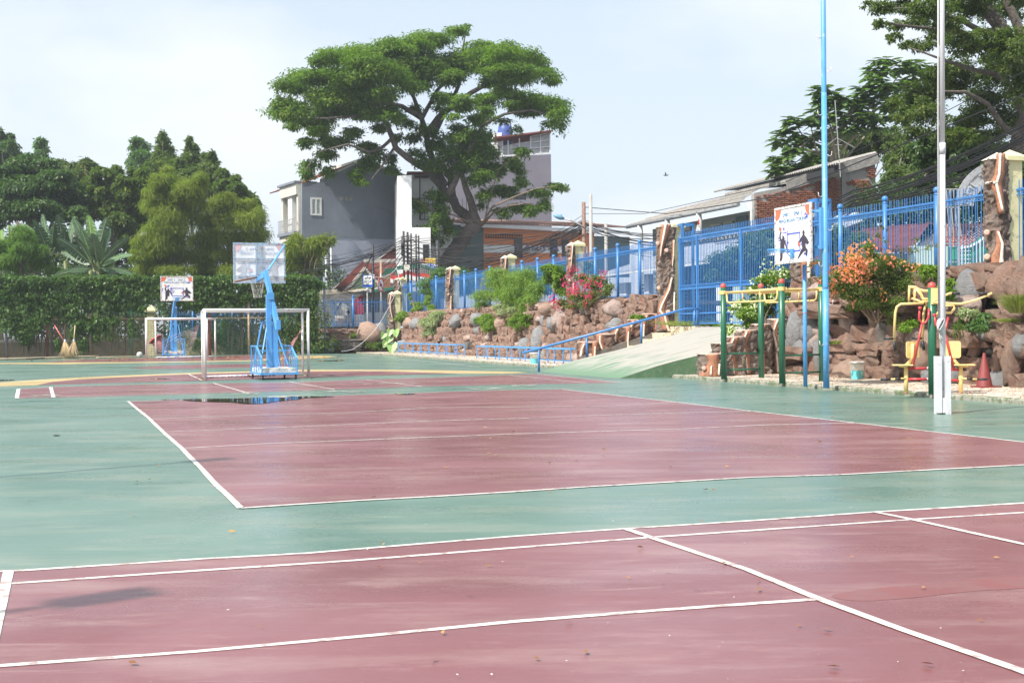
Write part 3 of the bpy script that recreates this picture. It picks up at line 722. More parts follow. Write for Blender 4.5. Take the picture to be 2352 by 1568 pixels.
# ------------------------------------------------------------------ carved pillars and stumps of moulded concrete
ORANGE = paint('orange_carved_wood', (.38, .17, .095), .7, (.24, .11, .07), .6, 5, .5)
WHITEW = paint('cream_carved_wood', (.74, .66, .56), .6, (.50, .42, .34), .4, 6, .3)
CREAM = paint('cream_yellow_paint', (.66, .62, .36), .7, (.45, .42, .28), .35, 2, .2)
CAPM = paint('pale_cap_plaster', (.66, .60, .50), .75, (.40, .33, .26), .45, 4, .4)
CUT = paint('sawn_branch_end', (.60, .42, .33), .6, (.42, .24, .17), .5, 30, .3)
def bark_column(c, z0, z1, rx, ry, name, parent, seed, n=28, m=None, flare=.1, top=True, mat=None, rough=.08):
    m = m or max(8, int((z1 - z0) / .06)); vs = []
    for i in range(m + 1):
        z = z0 + (z1 - z0) * i / m; fl = 1 + flare * max(0, 1 - (z - z0) / .35) ** 2
        for j in range(n):
            an = 2 * math.pi * j / n; ca, sa = math.cos(an), math.sin(an)
            k = (abs(ca) ** 3 + abs(sa) ** 3) ** (-1 / 3)          # rounded square
            p = Vector((c.x + rx * ca * k * fl, c.y + ry * sa * k * fl, z))
            q = mnoise.noise(Vector((p.x * 13 + seed, p.y * 13, p.z * 11))) * rough + mnoise.noise(Vector((p.x * 3 + seed, p.y * 3, p.z * 2.2))) * rough * .9
            dd = Vector((ca, sa, 0)); vs.append(p + dd * q)
    mb = MB(); mb.add(vs, [(i * n + j, i * n + (j + 1) % n, (i + 1) * n + (j + 1) % n, (i + 1) * n + j) for i in range(m) for j in range(n)], 0, False)
    if top:
        mb.v.append((c.x, c.y, z1 + .015)); q = len(mb.v) - 1
        for j in range(n): mb.f.append((m * n + j, m * n + (j + 1) % n, q)); mb.mi.append(0); mb.sm.append(False)
    return mb.build(name, mat or BARK, parent)
def inlay(c, r, pts, mat, parent, name='carved_inlay', lift=.05, thick=.05):
    """ribbon laid on the column: pts = (angle offset in metres across, z, width)"""
    vs = []; fwd = Vector((CAM.x - c.x, CAM.y - c.y, 0)).normalized(); side = Vector((-fwd.y, fwd.x, 0)) * -1
    P = []; pts = [(a, b, w * .95) for a, b, w in pts]
    for i in range(len(pts) - 1):
        for k in range(4):
            u = k / 4; P.append(tuple(pts[i][q] * (1 - u) + pts[i + 1][q] * u for q in range(3)))
    P.append(pts[-1])
    for (u, z, w) in P:
        for sg in (-1, -.5, .5, 1):
            x = u + sg * w / 2; x2 = max(-r * .97, min(r * .97, x)); dpt = math.sqrt(max(0, (r) ** 2 - x2 ** 2)) * .35 + r * .65
            l = lift * (1 if abs(sg) < .9 else -.6)
            vs.append(Vector((c.x, c.y, z)) + side * x2 * (1 + l) + fwd * (dpt + l))
    mb = MB(); mb.add(vs, [(4 * i + j, 4 * i + j + 1, 4 * i + j + 5, 4 * i + j + 4) for i in range(len(P) - 1) for j in range(3)], 0, True)
    o = mb.build(name, mat, parent)
    sol = o.modifiers.new('thickness', 'SOLIDIFY'); sol.thickness = .03; sol.offset = -1
    return o
def knot(c, r, u, z, rad, parent):
    fwd = Vector((CAM.x - c.x, CAM.y - c.y, 0)).normalized(); side = Vector((-fwd.y, fwd.x, 0)) * -1
    p = Vector((c.x, c.y, z)) + side * u + fwd * (r * .9)
    mb = MB(); mb.tube([p, p + fwd * .09 + side * .02, p + fwd * .10 + side * .02], [rad * 1.2, rad, rad * .7], 10); mb.build('sawn_knot', CUT, parent)
def pillar(s, t, z0, z1, w, label, seed, strips, knots, cw=.36):
    c = W(s, t, 0); o = thing('carved_pillar', label, 'pillar', group='bark and carved wood fence pillars')
    bark_column(c, z0, z1 - .12, w / 2, w / 2 * .8, 'bark_facing', o, seed)
    for mat, pts in strips: inlay(c, w / 2, pts, mat, o, lift=.045 if mat is ORANGE else .075)
    for u, z, r in knots: knot(c, w / 2, u, z, r, o)
    # cream column and cap behind
    cc = W(s + .02, t + w * .5 + cw * .32, 0); M = Matrix.Translation(cc) @ Matrix.Rotation(YAW, 4, 'Z')
    mb = MB(); mb.box((-cw / 2, -cw / 2, z0 - .1), (cw / 2, cw / 2, z1 - .16), M); mb.build('cream_column', CREAM, o)
    mb = MB(); k = cw / 2 + .07; mb.box((-k, -k, z1 - .16), (k, k, z1 - .06), M)
    mb.add([M @ Vector(p) for p in ((-k, -k, z1 - .06), (k, -k, z1 - .06), (k, k, z1 - .06), (-k, k, z1 - .06), (0, 0, z1 + .1))], [(0, 1, 4), (1, 2, 4), (2, 3, 4), (3, 0, 4)]); mb.build('pillar_cap', CREAM, o)
    mb = MB(); k2 = w / 2; M2 = Matrix.Translation(c) @ Matrix.Rotation(YAW, 4, 'Z')
    mb.add([M2 @ Vector(p) for p in ((-k2, -k2 * .8, z1 - .14), (k2, -k2 * .8, z1 - .14), (k2, k2 * .8, z1 - .14), (-k2, k2 * .8, z1 - .14), (.02, 0, z1 + .03))], [(0, 1, 4), (1, 2, 4), (2, 3, 4), (3, 0, 4), (0, 3, 2, 1)]); mb.build('top_crust', CAPM, o)
    return o
def sx(x, t=4.1): return on_t(x, 700, t)[0]
O_, W_ = ORANGE, WHITEW
pillar(sx(1533), 4.05, 1.25, 5.02, .62, 'tall bark pillar at the head of the steps, left of the gate', 1,
       [(O_, [(-.02, 4.95, .42), (.05, 4.6, .3), (.16, 4.15, .16), (.18, 3.75, .08)]), (W_, [(-.02, 5.0, .14), (.05, 4.6, .12), (.14, 4.15, .07), (.17, 3.85, .05)]),
        (O_, [(-.2, 3.1, .08), (-.12, 2.7, .2), (.12, 2.2, .3), (.18, 1.95, .3), (.05, 1.6, .42), (-.02, 1.28, .3)]), (W_, [(-.2, 3.1, .07), (-.12, 2.7, .1), (.14, 2.15, .12), (.2, 1.95, .14), (.04, 1.75, .1), (-.04, 1.4, .12), (-.1, 1.25, .14)]),
        (O_, [(-.27, 4.4, .06), (-.26, 4.0, .1), (-.22, 3.5, .06)]), (W_, [(-.28, 4.4, .04), (-.27, 4.0, .05), (-.22, 3.5, .03)]), (W_, [(-.29, 2.6, .05), (-.28, 2.2, .07), (-.27, 1.9, .05)])],
       [(-.04, 4.05, .07), (.26, 4.3, .065), (.24, 2.75, .065), (-.08, 1.9, .08)])
for x, lab, sd, zt in ((1313, 'slim bark pillar behind the pink bougainvillea', 2, 5.0), (1160, 'bark pillar rising behind the feathery green shrub', 3, 5.0), (1033, 'slim bark pillar standing right of the pale variegated bush', 4, 4.95)):
    w = .40 if x != 1033 else .46
    pillar(sx(x), 4.1, 2.25, zt, w, lab, sd, [(O_, [(-.04, 4.9, .12), (0, 4.4, .1), (.06, 4.0, .16), (.05, 3.75, .1)]), (W_, [(-.08, 4.95, .08), (-.03, 4.4, .05), (.02, 3.9, .06)]),
             (O_, [(-.06, 3.3, .06), (-.04, 2.9, .12), (.02, 2.5, .26), (.04, 2.3, .34)]), (W_, [(-.08, 3.3, .05), (-.07, 2.9, .07), (-.05, 2.5, .14), (-.08, 2.3, .2)])],
           [(.05, 4.3, .06), (.06, 3.4, .06)])
pillar(on_t(913, 700, 4.0)[0], 4.0, 2.0, 4.9, .5, 'tallest bark pillar at the far corner where the two blue fences meet', 5, [(O_, [(-.02, 4.7, .2), (0, 4.2, .24), (.02, 3.9, .1)]), (W_, [(-.06, 4.7, .1), (-.04, 4.2, .1), (0, 3.95, .05)])], [(.08, 3.1, .08), (.05, 2.4, .08)])
pillar(63.7, on_s(900, 700, 63.7)[0], 1.5, 3.85, .46, 'short bark pillar at the end of the see-through corner fence', 6, [(O_, [(.0, 3.7, .2), (.1, 3.2, .18), (.05, 2.6, .16), (-.05, 2.1, .12)]), (W_, [(.02, 3.75, .1), (.12, 3.2, .09), (.07, 2.6, .08), (-.04, 2.1, .07)])], [(-.1, 3.6, .06), (0, 2.0, .08)])
pillar(sx(1838), 4.2, 2.1, 4.6, .62, 'bark pillar right of the gate, hidden behind the basketball board', 7, [(O_, [(-.1, 4.3, .3), (-.05, 3.4, .3), (-.1, 2.9, .34), (-.05, 2.3, .3)]), (W_, [(-.18, 4.3, .14), (-.15, 3.4, .14), (-.16, 2.9, .16), (-.15, 2.4, .1)])], [(.2, 2.5, .07)])
pillar(on_t(2290, 600, 3.9)[0], 3.9, 2.55, 5.08, .5, 'tall grey-bark pillar with bone-shaped white carving, far right', 8,
       [(O_, [(-.10, 5.05, .2), (-.06, 4.6, .24), (.02, 4.4, .3), (-.06, 4.1, .2), (-.1, 3.75, .16)]), (W_, [(-.08, 5.05, .08), (-.06, 4.6, .09), (0, 4.4, .1), (-.06, 4.1, .09), (-.12, 3.8, .08)]), (W_, [(.0, 4.42, .09), (.14, 4.42, .08), (.19, 4.43, .1)]),
        (O_, [(-.02, 3.38, .1), (-.05, 3.1, .18), (.02, 2.85, .28), (.05, 2.55, .34)]), (W_, [(-.03, 3.36, .06), (-.11, 3.1, .09), (-.09, 2.8, .1), (-.09, 2.55, .22)])], [(.19, 3.35, .06), (.19, 2.82, .065)])
PINKB = rock_mat('pinkish_bark', (.28, .15, .11), (.36, .21, .16), (.13, .075, .055), (.5, .4, .34), 1.0)
TOPW = paint('pinkish_stump_top', (.55, .40, .33), .7, (.38, .27, .22), .5, 7, .3)
def stump(s, t, r, z0, z1, label, seed, strips, knots, mat):
    c = W(s, t, 0); o = thing('stump_planter', label, 'stump', group='moulded concrete tree stumps')
    bark_column(c, z0, z1, r, r * .9, 'bark', o, seed, n=22, flare=.12, mat=mat, rough=.075, top=False)
    mb = MB(); mb.lathe([(r * .98, z1 - .03), (r * 1.02, z1 + .01), (r * .8, z1 + .025), (.001, z1 + .02)], c, 18); mb.build('sawn_top', TOPW, o)
    for mt, pts in strips: inlay(c, r, pts, mt, o, lift=.04 if mt is ORANGE else .07)
    for u, z, rr in knots: knot(c, r, u, z, rr, o)
Lst = [(24.1, 1.27, .37, .9), (24.15, 1.92, .38, 1.17), (24.2, 2.56, .36, 1.40), (24.25, 3.18, .37, 1.65), (24.3, 3.72, .33, 1.85)]
names = ['lowest', 'second', 'middle', 'fourth', 'highest']
for i, (s, t, r, z1) in enumerate(Lst):
    stump(s, t, r, .05, z1, '%s pinkish stump planter climbing beside the tiled steps' % names[i], 20 + i,
          [(O_, [(-.25, z1, .2), (-.22, z1 - .4, .14), (-.22, z1 - .9, .16)]), (W_, [(-.24, z1 - .15, .05), (-.22, z1 - .5, .08), (-.22, z1 - .9, .09)]), (O_, [(.1, z1, .22), (.2, z1 - .2, .2), (.22, z1 - .45, .2)]), (W_, [(.12, z1 - .06, .1), (.2, z1 - .25, .1), (.24, z1 - .5, .15)])] if i != 1 else
          [(O_, [(.18, z1, .3), (.16, z1 - .3, .26), (.08, z1 - .6, .2)]), (W_, [(.16, z1 - .05, .08), (.16, z1 - .3, .1), (.08, z1 - .55, .08)])], [(.32 if i else -.1, z1 - .45, .055)], PINKB)
cb = MB(); cb.prism([W(23.75, .9, .0), W(23.75, 4.3, .0), W(23.75, 4.3, 1.38), W(23.75, .9, .42)], ES * .2)
o = cb.build('stair_kerb', MORTAR, kind='structure'); 
Rst = [(12.75, .42, .33, .66), (13.05, .9, .27, .93), (13.2, 1.3, .31, 1.09), (13.4, 1.8, .29, 1.26), (13.6, 2.35, .27, 1.42), (13.8, 2.95, .28, 1.56)]
nm2 = ['smallest front stump planter with orange root shape, at the foot of the ramp', 'short dark stump planter just behind the front one by the ramp', 'third stump planter with a bent orange strip, right of the ramp', 'fourth stump planter with a long orange wavy strip, behind the green posts', 'fifth stump planter, tall and dark, behind the white-flowered shrub', 'tallest stump planter against the rock wall behind the green posts']
for i, (s, t, r, z1) in enumerate(Rst):
    if i == 0: stp = [(O_, [(-.05, z1, .36), (-.07, z1 - .2, .3), (.0, z1 - .42, .44), (.05, .08, .58)]), (W_, [(-.22, z1 - .25, .04), (-.2, .12, .07)]), (W_, [(-.02, z1 - .3, .05), (.0, .12, .1)])]
    elif i == 1: stp = [(O_, [(-.06, z1 - .08, .12), (0, z1 - .3, .22), (.12, z1 - .55, .14)]), (W_, [(-.04, z1 - .1, .05), (.02, z1 - .3, .12), (.12, z1 - .52, .07)])]
    else: stp = [(O_, [(-.05, z1, .26), (.08, z1 - .35, .2), (0, z1 - .7, .22), (-.02, .1, .24)]), (W_, [(-.02, z1 - .02, .08), (.1, z1 - .35, .09), (.02, z1 - .7, .09), (-.02, .12, .1)])]
    stump(s, t, r, .05, z1, nm2[i], 40 + i, stp, [(.16, max(.3, z1 - .55), .055)], BARK)
# ------------------------------------------------------------------ blue fences
BLUE = paint('blue_gloss_paint', (.045, .185, .46), .38, (.09, .23, .46), .2, 2, .05, var=.08)
LBLUE = paint('sky_blue_paint', (.09, .32, .66), .38, (.30, .42, .50), .12, 3, .08)
FT4 = 4.3
def picket_mesh(z0, z1, w=.015):
    mb = MB(); mb.box((-w / 2, -w / 2, z0), (w / 2, w / 2, z1 - .04)); k = w / 2
    mb.add([(-k, -k, z1 - .04), (k, -k, z1 - .04), (k, k, z1 - .04), (-k, k, z1 - .04), (0, 0, z1)], [(0, 1, 4), (1, 2, 4), (2, 3, 4), (3, 0, 4)])
    me = bpy.data.meshes.new('picket'); me.from_pydata(mb.v, [], mb.f); me.materials.append(BLUE); me.update(); return me
def post_mesh(z0, z1, r=.055):
    mb = MB(); mb.tube([(0, 0, z0), (0, 0, z1 - .17)], r, 14)
    mb.lathe([(r * 1.15, z1 - .19), (r * 1.15, z1 - .165), (.04, z1 - .15), (.06, z1 - .145)] + [(.085 * math.sin(a), z1 - .085 - .085 * math.cos(a)) for a in [.5 + i * .33 for i in range(9)]], n=14)
    me = bpy.data.meshes.new('post'); me.from_pydata(mb.v, [], mb.f); me.polygons.foreach_set('use_smooth', mb.sm); me.materials.append(BLUE); me.update(); return me
PICK = picket_mesh(2.30, 4.52); POST = post_mesh(2.3, 4.66)
def ring_row(mb, s0, s1, z, t, step, r=.042):
    s = s0 + step / 2
    while s < s1:
        vs = []
        for j in range(8):
            a = 6.283 * j / 8
            for rr, tt in ((r, -.008), (r * .72, -.008), (r * .72, .008), (r, .008)): vs.append(W(s + rr * math.cos(a), t + tt, z + rr * math.sin(a)))
        mb.add(vs, [(4 * j + q, 4 * j + (q + 1) % 4, 4 * ((j + 1) % 8) + (q + 1) % 4, 4 * ((j + 1) % 8) + q) for j in range(8) for q in range(4)])
        s += step
def fence_run(xa, xb, posts, label, t=FT4, step=.11, rings=True, sa=None, sb=None, w=1.0):
    sa = sx(xa, t) if sa is None else sa; sb = sx(xb, t) if sb is None else sb
    if sa > sb: sa, sb = sb, sa
    o = thing('blue_fence', label, 'fence', group='blue picket fence sections')
    for z in (4.29, 2.50):
        mb = MB(); mb.bar(W(sa, t, z), W(sb, t, z), .04, .045); mb.build('rail', BLUE, o)
        z2 = z - .115 if z > 3 else z + .115
        mb = MB(); mb.bar(W(sa, t, z2), W(sb, t, z2), .03, .02); mb.build('rail', BLUE, o)
    if rings:
        mb = MB(); ring_row(mb, sa, sb, 4.232, t - .0, step); ring_row(mb, sa, sb, 2.557, t - .0, step); mb.build('ring_ornaments', BLUE, o, 'stuff')
    s = sa + step * .4
    while s < sb:
        instance('picket', PICK, Matrix.Translation(W(s, t, rnd.uniform(-.01, .01))) @ Matrix.Rotation(YAW, 4, 'Z') @ Matrix.Rotation(rnd.uniform(-.006, .006), 4, 'X'), o); s += step
    for x in posts: instance('post', POST, Matrix.Translation(W(sx(x, t), t - .02, 0)), o)
    return o
fence_run(2265, 1850, (1933, 2036, 2155), 'right-hand blue picket fence with ring ornaments above the exercise machine')
fence_run(2352, 2310, (), 'short blue fence piece right of the last bark pillar', sa=.5, sb=sx(2310))
fence_run(1520, 1324, (1472, 1421, 1369), 'blue picket fence between the tall gate pillar and the bougainvillea pillar')
fence_run(1303, 1170, (1273.6, 1236.5, 1200.5), 'blue picket fence behind the feathery shrub')
fence_run(1150, 1044, (1126.4, 1094.6, 1068), 'blue picket fence section left of the feathery shrub', step=.12)
fence_run(1024, 923, (1003, 971, 944), 'farthest blue picket fence section on the rock wall', step=.13)
# gate
gt = thing('gate', 'wide double blue metal gate at the top of the ramp', 'gate')
sG0, sG1 = sx(1547), sx(1822); GP = picket_mesh(1.50, 4.66, .017)
for z, h in ((4.44, .05), (4.30, .02), (2.80, .03), (2.68, .05), (1.84, .05), (1.50, .04)):
    mb = MB(); mb.bar(W(sG0, FT4, z), W(sG1, FT4, z), .045, h); mb.build('rail', BLUE, gt)
mb = MB(); ring_row(mb, sG1, sG0, 4.36, FT4, .115, .045); ring_row(mb, sG1, sG0, 2.745, FT4, .115, .045); mb.build('ring_ornaments', BLUE, gt, 'stuff')
for x in (1551, 1590, 1690, 1775, 1820):
    s = sx(x); mb = MB(); mb.box((-.035, -.045, 1.42), (.035, .045, 4.46), Matrix.Translation(W(s, FT4, 0)) @ Matrix.Rotation(YAW, 4, 'Z')); mb.build('stile', BLUE, gt)
s = sG1 + .06
while s < sG0:
    instance('picket', GP, Matrix.Translation(W(s, FT4 + .005, 0)) @ Matrix.Rotation(YAW, 4, 'Z'), gt); s += .115
for x0, x1 in ((1548, 1572), (1866, 1882)):
    a, b = sx(x0, 4.5), sx(x1, 4.5); mb = MB(); zt = 4.98 if x0 < 1600 else 4.95
    for s_ in (a, b):
        mb.bar(W(s_, 4.45, 1.4), W(s_, 4.45, zt), .09, .09, ET); mb.bar(W(s_, 4.85, 1.4), W(s_, 4.85, zt), .07, .07, ET)
    for tt in (4.45, 4.85): mb.bar(W(a, tt, zt - .04), W(b, tt, zt - .04), .09, .09)
    for s_ in (a, b): mb.bar(W(s_, 4.45, zt - .04), W(s_, 4.85, zt - .04), .09, .09)
    mb.build('gate_box_post', BLUE, gt)
# cross fence at the far corner, see-through
cf = thing('blue_fence', 'see-through blue fence on the low wall, bus shelter behind it', 'fence', group='blue picket fence sections')
tA, tB = on_s(728, 700, 64)[0], on_s(896, 700, 64)[0]
for z in (3.2, 1.8, 2.98, 2.0):
    mb = MB(); mb.bar(W(64, tA, z), W(64, tB, z), .05 if z in (3.2, 1.8) else .02, .05 if z in (3.2, 1.8) else .02); mb.build('rail', BLUE, cf)
PK2 = picket_mesh(1.62, 3.46, .022); t = tA
while t < tB: instance('picket', PK2, Matrix.Translation(W(64, t, 0)), cf); t += .175
instance('post', post_mesh(1.6, 3.66, .07), Matrix.Translation(W(63.95, on_s(810.5, 700, 64)[0], 0)), cf)

# ------------------------------------------------------------------ handrail beside the ramp
hr = thing('handrail', 'blue tubular handrail sloping up beside the ramp', 'handrail')
tp = [W(21.5, -1.95, .60), W(21.5, 3.75, 1.98), W(21.5, 4.35, 1.99)]
mb = MB(); mb.tube([tp[0], tp[1], tp[1].lerp(tp[2], .2), tp[2]], .04, 12); mb.build('top_rail', BLUE, hr)
for t, z0 in ((-1.4, 0), (.25, .43), (2.18, .86), (4.1, 1.35)):
    zt = .60 + (t + 1.95) / 5.7 * 1.38 if t < 3.75 else 1.98
    mb = MB(); mb.tube([W(21.5, t, z0 - .03), W(21.5, t, zt)], .036, 12); mb.build('upright', BLUE, hr)
# low bench frames
def bench(sa, sb, label, n, t0=1.25, t1=1.6, h=.56):
    o = thing('bench_frame', label, 'bench frame', group='low blue bench frames by the wall')
    for t in (t0, t1):
        mb = MB(); mb.bar(W(sa, t, PZ + h), W(sb, t, PZ + h), .05, .05); mb.build('top_rail', LBLUE, o)
        mb = MB(); mb.bar(W(sa, t, PZ + .12), W(sb, t, PZ + .12), .022, .022); mb.build('foot_rail', LBLUE, o)
    for i in range(n):
        s = sa + (sb - sa) * i / (n - 1)
        for t in (t0, t1):
            mb = MB(); mb.bar(W(s, t, PZ), W(s, t, PZ + h), .035, .035, ET); mb.build('leg', LBLUE, o)
        mb = MB(); mb.bar(W(s, t0, PZ + h), W(s, t1, PZ + h), .03, .03); mb.build('crossbar', LBLUE, o)
bench(25.4, 37.7, 'long low blue bench frame nearer the handrail', 8, 1.1, 1.45)
bench(43.4, 58.5, 'long low blue bench frame farther along, under the pale bush', 9, 1.7, 2.1)

# ------------------------------------------------------------------ printed basketball boards
PRW = paint('white_board_print', (.80, .80, .78), .35, (.62, .62, .60), .2, 3, .03)
INKB = paint('board_blue_ink', (.07, .10, .52), .4); INKT = paint('board_teal_ink', (.04, .20, .42), .4); INKO = paint('board_orange_ink', (.70, .16, .08), .45)
INKK = paint('board_dark_ink', (.045, .035, .055), .4); INKP = paint('board_purple_ink', (.18, .12, .55), .4)
FRW = paint('rusty_white_frame', (.66, .68, .68), .5, (.32, .15, .07), .6, 5, .2)
FRB = paint('rusty_pale_blue_frame', (.30, .46, .60), .5, (.34, .17, .08), .55, 4, .2)
RUST = paint('rusty_steel', (.30, .14, .07), .8, (.45, .30, .2), .5, 8, .3)
GHOSTW = paint('acrylic_back', (.78, .79, .80), .15, None, .1, 2, .02)
G1 = paint('ghost_grey', (.48, .51, .56), .3); G2 = paint('ghost_pink', (.66, .46, .48), .3); G3 = paint('ghost_blue', (.44, .54, .70), .3)
PLAYER1 = [(.02,0),(.10,.02),(.13,.12),(.135,.28),(.20,.27),(.205,.45),(.20,.60),(.25,.48),(.30,.30),(.335,.26),(.32,.33),(.28,.50),(.235,.68),(.20,.72),(.195,.80),(.17,.85),(.135,.83),(.13,.76),(.10,.72),(.07,.80),(.075,.92),(.11,.99),(.07,1.0),(.03,.92),(.02,.78),(.06,.66),(.05,.50),(.045,.28),(.05,.14)]
PLAYER2 = [(0,0),(.05,.02),(.12,.12),(.20,.22),(.28,.25),(.27,.13),(.30,.08),(.33,.14),(.34,.27),(.28,.36),(.27,.50),(.33,.44),(.39,.50),(.34,.62),(.27,.74),(.235,.78),(.25,.86),(.23,.93),(.19,.93),(.175,.86),(.185,.78),(.13,.70),(.10,.62),(.02,.58),(.04,.54),(.12,.56),(.155,.60),(.15,.48),(.17,.34),(.10,.22)]
def blob_poly(rg, cx, cy, r, k=14):
    return [(cx + math.cos(6.283 * i / k) * r * rg.uniform(.45, 1.3), cy + math.sin(6.283 * i / k) * r * rg.uniform(.45, 1.3)) for i in range(k)]
def board(parent, w, h, M, seed=1, ghost=False, name='backboard'):
    """board in local x (width) / z (height), printed face towards -y; parts under parent"""
    inks = dict(W=PRW, B=INKB, T=INKT, O=INKO, K=INKK, P=INKP)
    mb = MB(); mb.box((-w/2 + .02, -.006, .02), (w/2 - .02, .006, h - .02), M); bd = mb.build(name, PRW if not ghost else GHOSTW, parent)
    mb = MB(); f = .045
    for lo, hi in (((-w/2, -.022, 0), (w/2, .022, f)), ((-w/2, -.022, h - f), (w/2, .022, h)), ((-w/2, -.0215, f), (-w/2 + f, .0215, h - f)), ((w/2 - f, -.0215, f), (w/2, .0215, h - f))): mb.box(lo, hi, M)
    mb.build('board_frame', FRW if not ghost else FRB, parent)
    def pp(poly, y, mt, nm, back=False):
        mb = MB(); P = [Vector((x, y, z)) for x, z in poly]
        mb.prism([M @ p for p in P], (M.to_3x3() @ Vector((0, .002 if back else -.002, 0)))); o = mb.build(nm, mt, bd)
        bm = bmesh.new(); bm.from_mesh(o.data); bmesh.ops.triangulate(bm, faces=bm.faces[:]); bmesh.ops.recalc_face_normals(bm, faces=bm.faces[:]); bm.to_mesh(o.data); bm.free()
    def side(y0, back):
        q = .004 if back else -.004; c = dict(inks) if not back else dict(W=GHOSTW, B=G3, T=G3, O=G2, K=G1, P=G3)
        iw, ih = w - .08, h - .08; X = lambda u: (-iw/2 + u * iw); Z = lambda v: .04 + v * ih
        a = [(X(0), Z(1)), (X(.16), Z(1))] + [(X(.16 * math.cos(i * .262)), Z(1 - .17 * math.sin(i * .262) * 1.25)) for i in range(1, 6)] + [(X(0), Z(.79))]
        pp(a, y0 + q, c['O'], 'printed_ball', back)
        a = [(X(1), Z(1)), (X(.86), Z(1))] + [(X(1 - .14 * math.cos(i * .262)), Z(1 - .17 * math.sin(i * .262) * 1.2)) for i in range(1, 6)] + [(X(1), Z(.80))]
        pp(a, y0 + q, c['O'], 'printed_ball', back)
        rg = random.Random(seed)
        sm = MB()
        for cx, cz, sp, n in ((.26, .50, .06, 30), (.24, .60, .035, 12), (.90, .80, .035, 18), (.80, .33, .06, 26), (.86, .12, .03, 10), (.10, .42, .03, 10), (.36, .35, .035, 10)):
            for _ in range(n):
                k = (rg.gauss(cx, sp), rg.gauss(cz, sp * 1.2)); r = rg.uniform(.003, .017) * (1.8 if _ < 4 else 1)
                P = [(X(min(max(x, .01), .99)), Z(min(max(z_, .01), .99))) for x, z_ in blob_poly(rg, k[0], k[1], r, 9)]
                sm.prism([M @ Vector((x, y0 + q * .6 + (-.0003 * (_ % 7) if not back else .0003 * (_ % 7)), z_)) for x, z_ in P], M.to_3x3() @ Vector((0, .001 if back else -.001, 0)), 0 if _ % 3 else 1)
        sm.build('paint_splashes', [c['P'], c['B']], bd, 'stuff')
        # square
        for (u0, u1, v0, v1) in ((.33, .72, .50, .525), (.33, .72, .17, .195), (.33, .35, .195, .50), (.70, .72, .195, .50)):
            pp([(X(u0), Z(v0)), (X(u1), Z(v0)), (X(u1), Z(v1)), (X(u0), Z(v1))], y0 + q * 1.5, c['B'], 'aiming_square', back)
        pp([(X(.09 + u * .82), Z(.02 + v * .56)) for u, v in PLAYER1], y0 + q * 1.7, c['K'], 'printed_player', back)
        pp([(X(.63 + u * .88), Z(.03 + v * .55)) for u, v in PLAYER2], y0 + q * 1.7, c['K'], 'printed_player', back)
        for u, v in ((.13, .63), (.68, .30)):
            pp([(X(u + .035 * math.cos(i * .524)), Z(v + .042 * math.sin(i * .524))) for i in range(12)], y0 + q * 1.9, c['O'], 'printed_ball', back)
        R = Matrix.Rotation(math.pi / 2, 4, 'X')
        for txt, v, sz in (('SMK 3 - SMA 2', .87, .10), ('PERGURUAN "CIKINI"', .76, .092)):
            text_obj('lettering', txt, sz * h, c['T'], M @ Matrix.Translation((X(.49) if txt[0] == 'S' else X(.50), y0 + q * 1.8, Z(v))) @ R, bd, .0012, xs=1.12 * w / (h * 1.28))
    side(-.006, False)
    if ghost: side(.006, True)
    return bd
def hoop(parent, M, r=.23, mat=None, z=.3, arm=.15):
    mat = mat or LBLUE; mb = MB(); mb.tube([M @ Vector((r * math.cos(a), -arm - r + r * math.sin(a), z)) for a in [i * .3142 for i in range(21)]], .010, 6, caps=False)
    mb.tube([M @ Vector((r * .96 * math.cos(a), -arm - r + r * .96 * math.sin(a), z - .05)) for a in [i * .3142 for i in range(21)]], .006, 5, caps=False)
    for i in range(0, 20, 2):
        a = i * .3142; mb.tube([M @ Vector((r * math.cos(a), -arm - r + r * math.sin(a), z)), M @ Vector((r * .96 * math.cos(a), -arm - r + r * .96 * math.sin(a), z - .05))], .004, 4)
    for sg in (-1, 1):
        mb.tube([M @ Vector((sg * .07, -.01, z - .16)), M @ Vector((sg * .09, -arm, z - .01))], .01, 6); mb.tube([M @ Vector((sg * .07, -.01, z)), M @ Vector((sg * .07, -arm - .03, z))], .009, 6)
    mb.box((-.075, -.03, z - .17), (.075, -.012, z + .02), M); return mb.build('rim', mat, parent)

# right-hand board on two tall poles
bp = thing('basketball_board', 'white printed basketball board on two tall sky-blue poles by the kerb', 'basketball board')
tall = G(1898, 889, PZ); short = G(1850, 885.6, PZ)
mb = MB(); mb.tube([tall - UP * .02, tall + UP * 2.05], .066, 16); mb.tube([tall + UP * 2.02, tall + UP * 2.12, tall + UP * 6.15], [.066, .060, .056], 16); mb.tube([tall + UP * 6.1, tall + UP * 6.15, tall + UP * 10.8], [.056, .052, .050], 16); mb.build('tall_pole', LBLUE, bp)
mb = MB(); mb.tube([short - UP * .02, short + UP * 2.6], .045, 14); mb.tube([short + UP * 1.55, short + UP * 1.57], .046, 14, mi=1); mb.build('short_pole', [LBLUE, RUST], bp)
# hooks on the pole
for i, z in enumerate((.9, 1.75, 2.55, 3.3, 4.0, 4.85, 5.7, 6.6, 7.3, 8.1)):
    sg = 1 if i % 2 else -1; q = tall + Vector((sg * .055, -.03, z)); mb = MB(); mb.tube([q, q + Vector((sg * .04, -.01, -.03)), q + Vector((sg * .08, -.01, -.01)), q + Vector((sg * .09, -.01, .07))], .007, 6); mb.build('rope_hook', FRW, bp)
